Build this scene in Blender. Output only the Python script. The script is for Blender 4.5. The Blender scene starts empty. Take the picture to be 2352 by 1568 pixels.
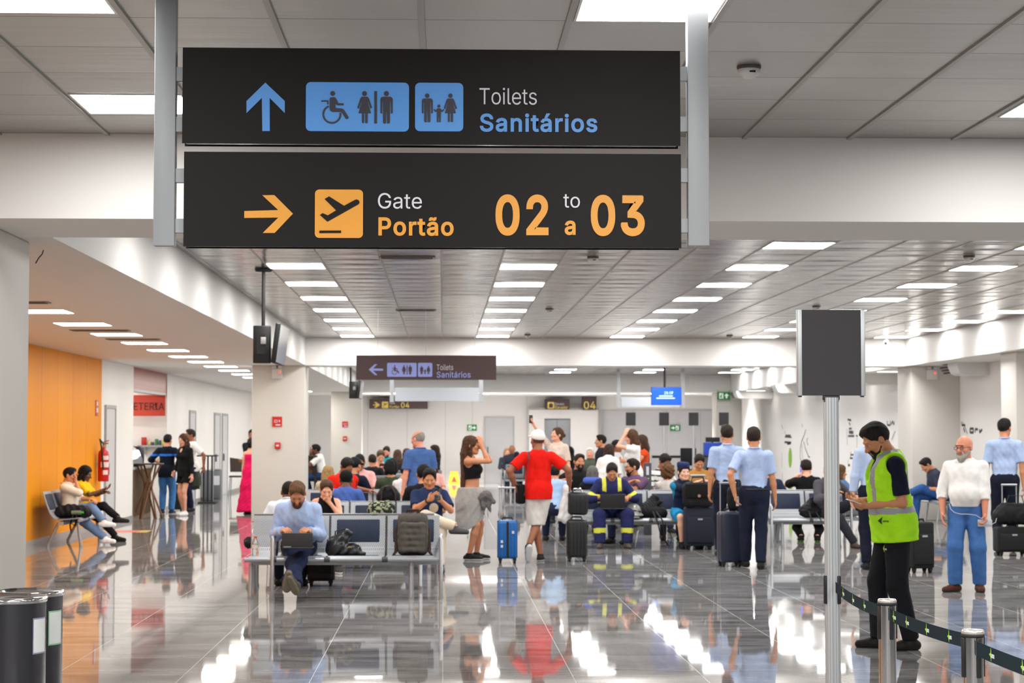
import bpy, bmesh, math, random
import numpy as np
from mathutils import Vector, Matrix, Euler
random.seed(7)
SC = bpy.context.scene
COL = SC.collection
# ---------------------------------------------------------------- camera, world, exposure
F = 4388.0; EYE = 1.67; PITCH = math.atan(214 / F); YAW = math.atan(158 / F)
cd = bpy.data.cameras.new('camera'); cam = bpy.data.objects.new('camera', cd); COL.objects.link(cam)
cd.sensor_width = 36.0; cd.lens = F * 36 / 2352; cd.clip_end = 300
cam.location = (0, 0, EYE); cam.rotation_euler = (math.pi / 2 + PITCH, 0, -YAW)
cd.dof.use_dof = True; cd.dof.focus_distance = 8.3; cd.dof.aperture_fstop = 8.0
SC.camera = cam
w = bpy.data.worlds.new('world'); SC.world = w; w.use_nodes = True
w.node_tree.nodes['Background'].inputs[0].default_value = (1, 1, 1, 1)
w.node_tree.nodes['Background'].inputs[1].default_value = 0.15
SC.view_settings.view_transform = 'Standard'; SC.view_settings.look = 'None'
SC.view_settings.gamma = 1.0; SC.view_settings.use_curve_mapping = False
SC.view_settings.exposure = 2.3
PANEL = 7.4          # emission of the ceiling light panels
SC.cycles.max_bounces = 8; SC.cycles.diffuse_bounces = 4; SC.cycles.glossy_bounces = 4
SC.cycles.transmission_bounces = 4; SC.cycles.caustics_reflective = False; SC.cycles.caustics_refractive = False
SC.cycles.sample_clamp_indirect = 6.0
RCAM = Euler((math.pi / 2 + PITCH, 0, -YAW)).to_matrix()
def W(px, py, Y):
    """the point at depth Y that the photograph shows at pixel (px, py)"""
    d = RCAM @ Vector(((px - 1176) / F, -(py - 784) / F, -1.0))
    t = Y / d.y
    return Vector((d.x * t, Y, EYE + d.z * t))
def H(px, py, z):
    """the point at height z under that pixel"""
    d = RCAM @ Vector(((px - 1176) / F, -(py - 784) / F, -1.0))
    t = (z - EYE) / d.z
    return Vector((d.x * t, d.y * t, z))
def WX(px, Y, py=1100): return W(px, py, Y).x
# ---------------------------------------------------------------- materials
def srgb(r, g=None, b=None):
    if g is None: r, g, b = (r >> 16) & 255, (r >> 8) & 255, r & 255
    return tuple((c / 255 / 12.92 if c / 255 <= .04045 else ((c / 255 + .055) / 1.055) ** 2.4) for c in (r, g, b)) + (1,)
_M = {}
def mat(name, col, rough=.5, metal=0., emit=0., spec=None, coat=0., alpha=None, trans=0.):
    key = (name, col, rough, metal, emit)
    if key in _M: return _M[key]
    m = bpy.data.materials.new(name); m.use_nodes = True
    p = m.node_tree.nodes['Principled BSDF']
    c = srgb(col) if isinstance(col, int) else col
    p.inputs['Base Color'].default_value = c; p.inputs['Roughness'].default_value = rough
    p.inputs['Metallic'].default_value = metal
    if spec is not None: p.inputs['Specular IOR Level'].default_value = spec
    if coat: p.inputs['Coat Weight'].default_value = coat
    if trans: p.inputs['Transmission Weight'].default_value = trans
    if emit:
        p.inputs['Emission Color'].default_value = c; p.inputs['Emission Strength'].default_value = emit
    _M[key] = m
    return m
class NT:
    """small helper to wire shader nodes"""
    def __init__(s, m): s.t = m.node_tree; s.p = s.t.nodes['Principled BSDF']
    def n(s, ty, **kw):
        nd = s.t.nodes.new(ty)
        for k, v in kw.items():
            if hasattr(nd, k) and not k.startswith('i_'): setattr(nd, k, v)
        return nd
    def l(s, a, b): s.t.links.new(a, b)
    def val(s, sock, v):
        if isinstance(v, (int, float)): sock.default_value = v
        elif isinstance(v, tuple): sock.default_value = v
        else: s.l(v, sock)
    def math(s, op, a, b=0., c=None):
        nd = s.n('ShaderNodeMath', operation=op); s.val(nd.inputs[0], a); s.val(nd.inputs[1], b)
        if c is not None: s.val(nd.inputs[2], c)
        return nd.outputs[0]
    def vm(s, op, a, b=(0, 0, 0), sc=None):
        nd = s.n('ShaderNodeVectorMath', operation=op); s.val(nd.inputs[0], a); s.val(nd.inputs[1], b)
        if sc is not None: s.val(nd.inputs['Scale'], sc)
        return nd.outputs[0]
    def pos(s): return s.n('ShaderNodeNewGeometry').outputs['Position']
    def sep(s, v):
        nd = s.n('ShaderNodeSeparateXYZ'); s.l(v, nd.inputs[0]); return nd.outputs
    def comb(s, x, y, z):
        nd = s.n('ShaderNodeCombineXYZ')
        for i, v in enumerate((x, y, z)): s.val(nd.inputs[i], v)
        return nd.outputs[0]
    def noise(s, vec, scale, detail=3., rough=.5, out='Fac'):
        nd = s.n('ShaderNodeTexNoise'); s.l(vec, nd.inputs['Vector']); nd.inputs['Scale'].default_value = scale
        nd.inputs['Detail'].default_value = detail; nd.inputs['Roughness'].default_value = rough
        return nd.outputs[out]
    def mix(s, f, a, b):
        nd = s.n('ShaderNodeMix', data_type='RGBA'); s.val(nd.inputs[0], f); s.val(nd.inputs[6], a); s.val(nd.inputs[7], b)
        return nd.outputs[2]
    def ramp(s, f, lo, hi):
        nd = s.n('ShaderNodeMapRange'); s.val(nd.inputs[0], f); nd.inputs[1].default_value = lo; nd.inputs[2].default_value = hi
        return nd.outputs[0]
    def bump(s, h, strength=.3, dist=.01):
        nd = s.n('ShaderNodeBump'); nd.inputs['Strength'].default_value = strength; nd.inputs['Distance'].default_value = dist
        s.l(h, nd.inputs['Height']); return nd.outputs[0]
def cloth(name, col, var=.1, scale=9., rough=.9):
    key = ('cloth', name, col, var)
    if key in _M: return _M[key]
    m = bpy.data.materials.new(name); m.use_nodes = True; t = NT(m); _M[key] = m
    c = srgb(col); tc = t.n('ShaderNodeTexCoord').outputs['Object']
    f = t.noise(tc, scale, 4., .65)
    dk = tuple(x * (1 - var) for x in c[:3]) + (1,); lt = tuple(min(1, x * (1 + var) + .004) for x in c[:3]) + (1,)
    t.l(t.mix(t.ramp(f, .3, .7), dk, lt), t.p.inputs['Base Color'])
    t.p.inputs['Roughness'].default_value = rough; t.p.inputs['Specular IOR Level'].default_value = .2
    t.l(t.bump(t.noise(tc, 22., 3.), .25, .01), t.p.inputs['Normal'])
    return m
def skin(col):
    key = ('skin', col)
    if key in _M: return _M[key]
    m = bpy.data.materials.new('skin'); m.use_nodes = True; t = NT(m); _M[key] = m
    c = srgb(col); tc = t.n('ShaderNodeTexCoord').outputs['Object']
    red = (min(1, c[0] * 1.08), c[1] * .86, c[2] * .8, 1)
    t.l(t.mix(t.noise(tc, 14., 3.), c, red), t.p.inputs['Base Color'])
    t.p.inputs['Roughness'].default_value = .5; t.p.inputs['Specular IOR Level'].default_value = .35
    return m
def hairmat(col):
    key = ('hair', col)
    if key in _M: return _M[key]
    m = bpy.data.materials.new('hair'); m.use_nodes = True; t = NT(m); _M[key] = m
    c = srgb(col); tc = t.n('ShaderNodeTexCoord').outputs['Object']
    mp = t.vm('MULTIPLY', tc, (90., 90., 14.)); f = t.noise(mp, 1., 4., .7)
    t.l(t.mix(t.ramp(f, .3, .72), tuple(x * .55 for x in c[:3]) + (1,), tuple(min(1, x * 1.6 + .006) for x in c[:3]) + (1,)), t.p.inputs['Base Color'])
    t.p.inputs['Roughness'].default_value = .7; t.p.inputs['Specular IOR Level'].default_value = .2
    t.l(t.bump(f, .5, .01), t.p.inputs['Normal'])
    return m
# ---------------------------------------------------------------- object helpers
def tag(o, label=None, cat=None, group=None, kind=None):
    if label: o['label'] = label
    if cat: o['category'] = cat
    if group: o['group'] = group
    if kind: o['kind'] = kind
    return o
def thing(name, label, cat, loc=(0, 0, 0), rz=0., group=None, parent=None):
    o = bpy.data.objects.new(name, None); COL.objects.link(o); o.empty_display_size = .1
    o.location = loc; o.rotation_euler = (0, 0, rz)
    if parent: o.parent = parent
    return tag(o, label, cat, group)
def copy_tree(o, parent=None):
    c = o.copy(); COL.objects.link(c)
    if parent: c.parent = parent
    for ch in list(o.children): copy_tree(ch, c)
    return c
def rotz(a): return Matrix.Rotation(a, 3, 'Z')
I3 = Matrix.Identity(3)
def basis(d, up=Vector((0, 0, 1))):
    """matrix whose Z column runs along d"""
    z = Vector(d).normalized(); u = Vector(up)
    if abs(z.dot(u)) > .98: u = Vector((1, 0, 0))
    x = u.cross(z).normalized(); y = z.cross(x)
    return Matrix((x, y, z)).transposed()
class MB:
    """collects shapes; build() links them as ONE mesh object"""
    def __init__(s): s.v = []; s.f = []; s.m = []; s.sm = []
    def add(s, vs, fs, mi=0, smooth=False):
        o = len(s.v); s.v += [tuple(v) for v in vs]
        for f in fs: s.f.append(tuple(i + o for i in f)); s.m.append(mi); s.sm.append(smooth)
    def box(s, c, d, R=I3, mi=0, bev=0., seg=2):
        bm = bmesh.new(); bmesh.ops.create_cube(bm, size=1.0)
        for v in bm.verts: v.co = Vector((v.co.x * d[0], v.co.y * d[1], v.co.z * d[2]))
        if bev: bmesh.ops.bevel(bm, geom=bm.edges[:], offset=min(bev, min(d) * .49), segments=seg, profile=.5, affect='EDGES')
        bm.verts.index_update()
        c = Vector(c)
        s.add([c + R @ v.co for v in bm.verts], [[v.index for v in f.verts] for f in bm.faces], mi, bool(bev)); bm.free()
        return s
    def b2(s, lo, hi, **k):
        return s.box([(a + b) / 2 for a, b in zip(lo, hi)], [abs(b - a) for a, b in zip(lo, hi)], **k)
    def cone(s, a, b, ra, rb, n=16, mi=0, cap=True):
        a, b = Vector(a), Vector(b); R = basis(b - a); vs = []
        for c, r in ((a, ra), (b, rb)):
            vs += [c + R @ Vector((r * math.cos(2 * math.pi * i / n), r * math.sin(2 * math.pi * i / n), 0)) for i in range(n)]
        s.add(vs, [(i, (i + 1) % n, n + (i + 1) % n, n + i) for i in range(n)], mi, True)
        if cap: s.add(vs, [tuple(range(n - 1, -1, -1)), tuple(range(n, 2 * n))], mi)
        return s
    def cyl(s, a, b, r, n=16, mi=0): return s.cone(a, b, r, r, n, mi)
    def tube(s, pts, r, n=10, mi=0, flat=1.):
        pts = [Vector(p) for p in pts]; rings = []; up = Vector((0, 0, 1))
        for i, p in enumerate(pts):
            d = (pts[min(i + 1, len(pts) - 1)] - pts[max(i - 1, 0)]); R = basis(d, up)
            rr = r[i] if isinstance(r, (list, tuple)) else r
            rings.append([p + R @ Vector((rr * math.cos(2 * math.pi * k / n), rr * flat * math.sin(2 * math.pi * k / n), 0)) for k in range(n)])
        vs = [v for ring in rings for v in ring]; fs = []
        for i in range(len(pts) - 1):
            fs += [(i * n + k, i * n + (k + 1) % n, (i + 1) * n + (k + 1) % n, (i + 1) * n + k) for k in range(n)]
        s.add(vs, fs, mi, True); s.add(vs, [tuple(range(n - 1, -1, -1)), tuple(range(len(vs) - n, len(vs)))], mi)
        return s
    def lathe(s, prof, c=(0, 0, 0), n=28, mi=0):
        c = Vector(c); vs = []
        for r, z in prof: vs += [c + Vector((r * math.cos(2 * math.pi * k / n), r * math.sin(2 * math.pi * k / n), z)) for k in range(n)]
        fs = []
        for i in range(len(prof) - 1):
            fs += [(i * n + k, i * n + (k + 1) % n, (i + 1) * n + (k + 1) % n, (i + 1) * n + k) for k in range(n)]
        s.add(vs, fs, mi, True); return s
    def prism(s, poly, o, ux, uy, depth, mi=0, smooth=False):
        """2-D outline (list of (u, v)) in the plane o + u*ux + v*uy, extruded by depth along -(ux x uy)"""
        o, ux, uy = Vector(o), Vector(ux), Vector(uy); nrm = ux.cross(uy).normalized()
        n = len(poly); a = [o + ux * u + uy * v for u, v in poly]; b = [p - nrm * depth for p in a]
        ar = sum(poly[i][0] * poly[(i + 1) % n][1] - poly[(i + 1) % n][0] * poly[i][1] for i in range(n))
        fs = [tuple(range(n)), tuple(range(2 * n - 1, n - 1, -1))] + [(i, n + i, n + (i + 1) % n, (i + 1) % n) for i in range(n)]
        if ar < 0: fs = [f[::-1] for f in fs]
        s.add(a + b, fs, mi, smooth); return s
    def sphere(s, c, r, n=12, mi=0, R=I3):
        c = Vector(c); r = (r, r, r) if isinstance(r, (int, float)) else r; vs = []; fs = []; m = n // 2
        for i in range(m + 1):
            th = math.pi * i / m
            vs += [c + R @ Vector((r[0] * math.sin(th) * math.cos(2 * math.pi * k / n), r[1] * math.sin(th) * math.sin(2 * math.pi * k / n), r[2] * math.cos(th))) for k in range(n)]
        for i in range(m): fs += [(i * n + k, (i + 1) * n + k, (i + 1) * n + (k + 1) % n, i * n + (k + 1) % n) for k in range(n)]
        s.add(vs, fs, mi, True); return s
    def text(s, body, o, ux, uy, size, bold=0., sx=1., depth=.002, mi=0, align='LEFT', width=None, sp=1.):
        vs, fs = text_mesh(body, bold, depth / size, sp)
        x0 = min(v[0] for v in vs); x1 = max(v[0] for v in vs)
        if width: sx = width / ((x1 - x0) * size)
        off = {'LEFT': x0, 'CENTER': (x0 + x1) / 2, 'RIGHT': x1}[align]
        o, ux, uy = Vector(o), Vector(ux), Vector(uy); nz = ux.cross(uy).normalized()
        s.add([o + ux * ((v[0] - off) * size * sx) + uy * (v[1] * size) + nz * (v[2] * size) for v in vs], fs, mi); return s
    def build(s, name, mats, parent=None, label=None, cat=None, group=None, kind=None, loc=None, rz=0.):
        me = bpy.data.meshes.new(name); me.from_pydata(s.v, [], s.f)
        for m in (mats if isinstance(mats, (list, tuple)) else [mats]): me.materials.append(m)
        me.polygons.foreach_set('material_index', s.m); me.polygons.foreach_set('use_smooth', s.sm); me.update()
        o = bpy.data.objects.new(name, me); COL.objects.link(o)
        if parent: o.parent = parent
        if loc is not None: o.location = loc
        if rz: o.rotation_euler = (0, 0, rz)
        return tag(o, label, cat, group, kind)
_TX = {}
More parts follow.
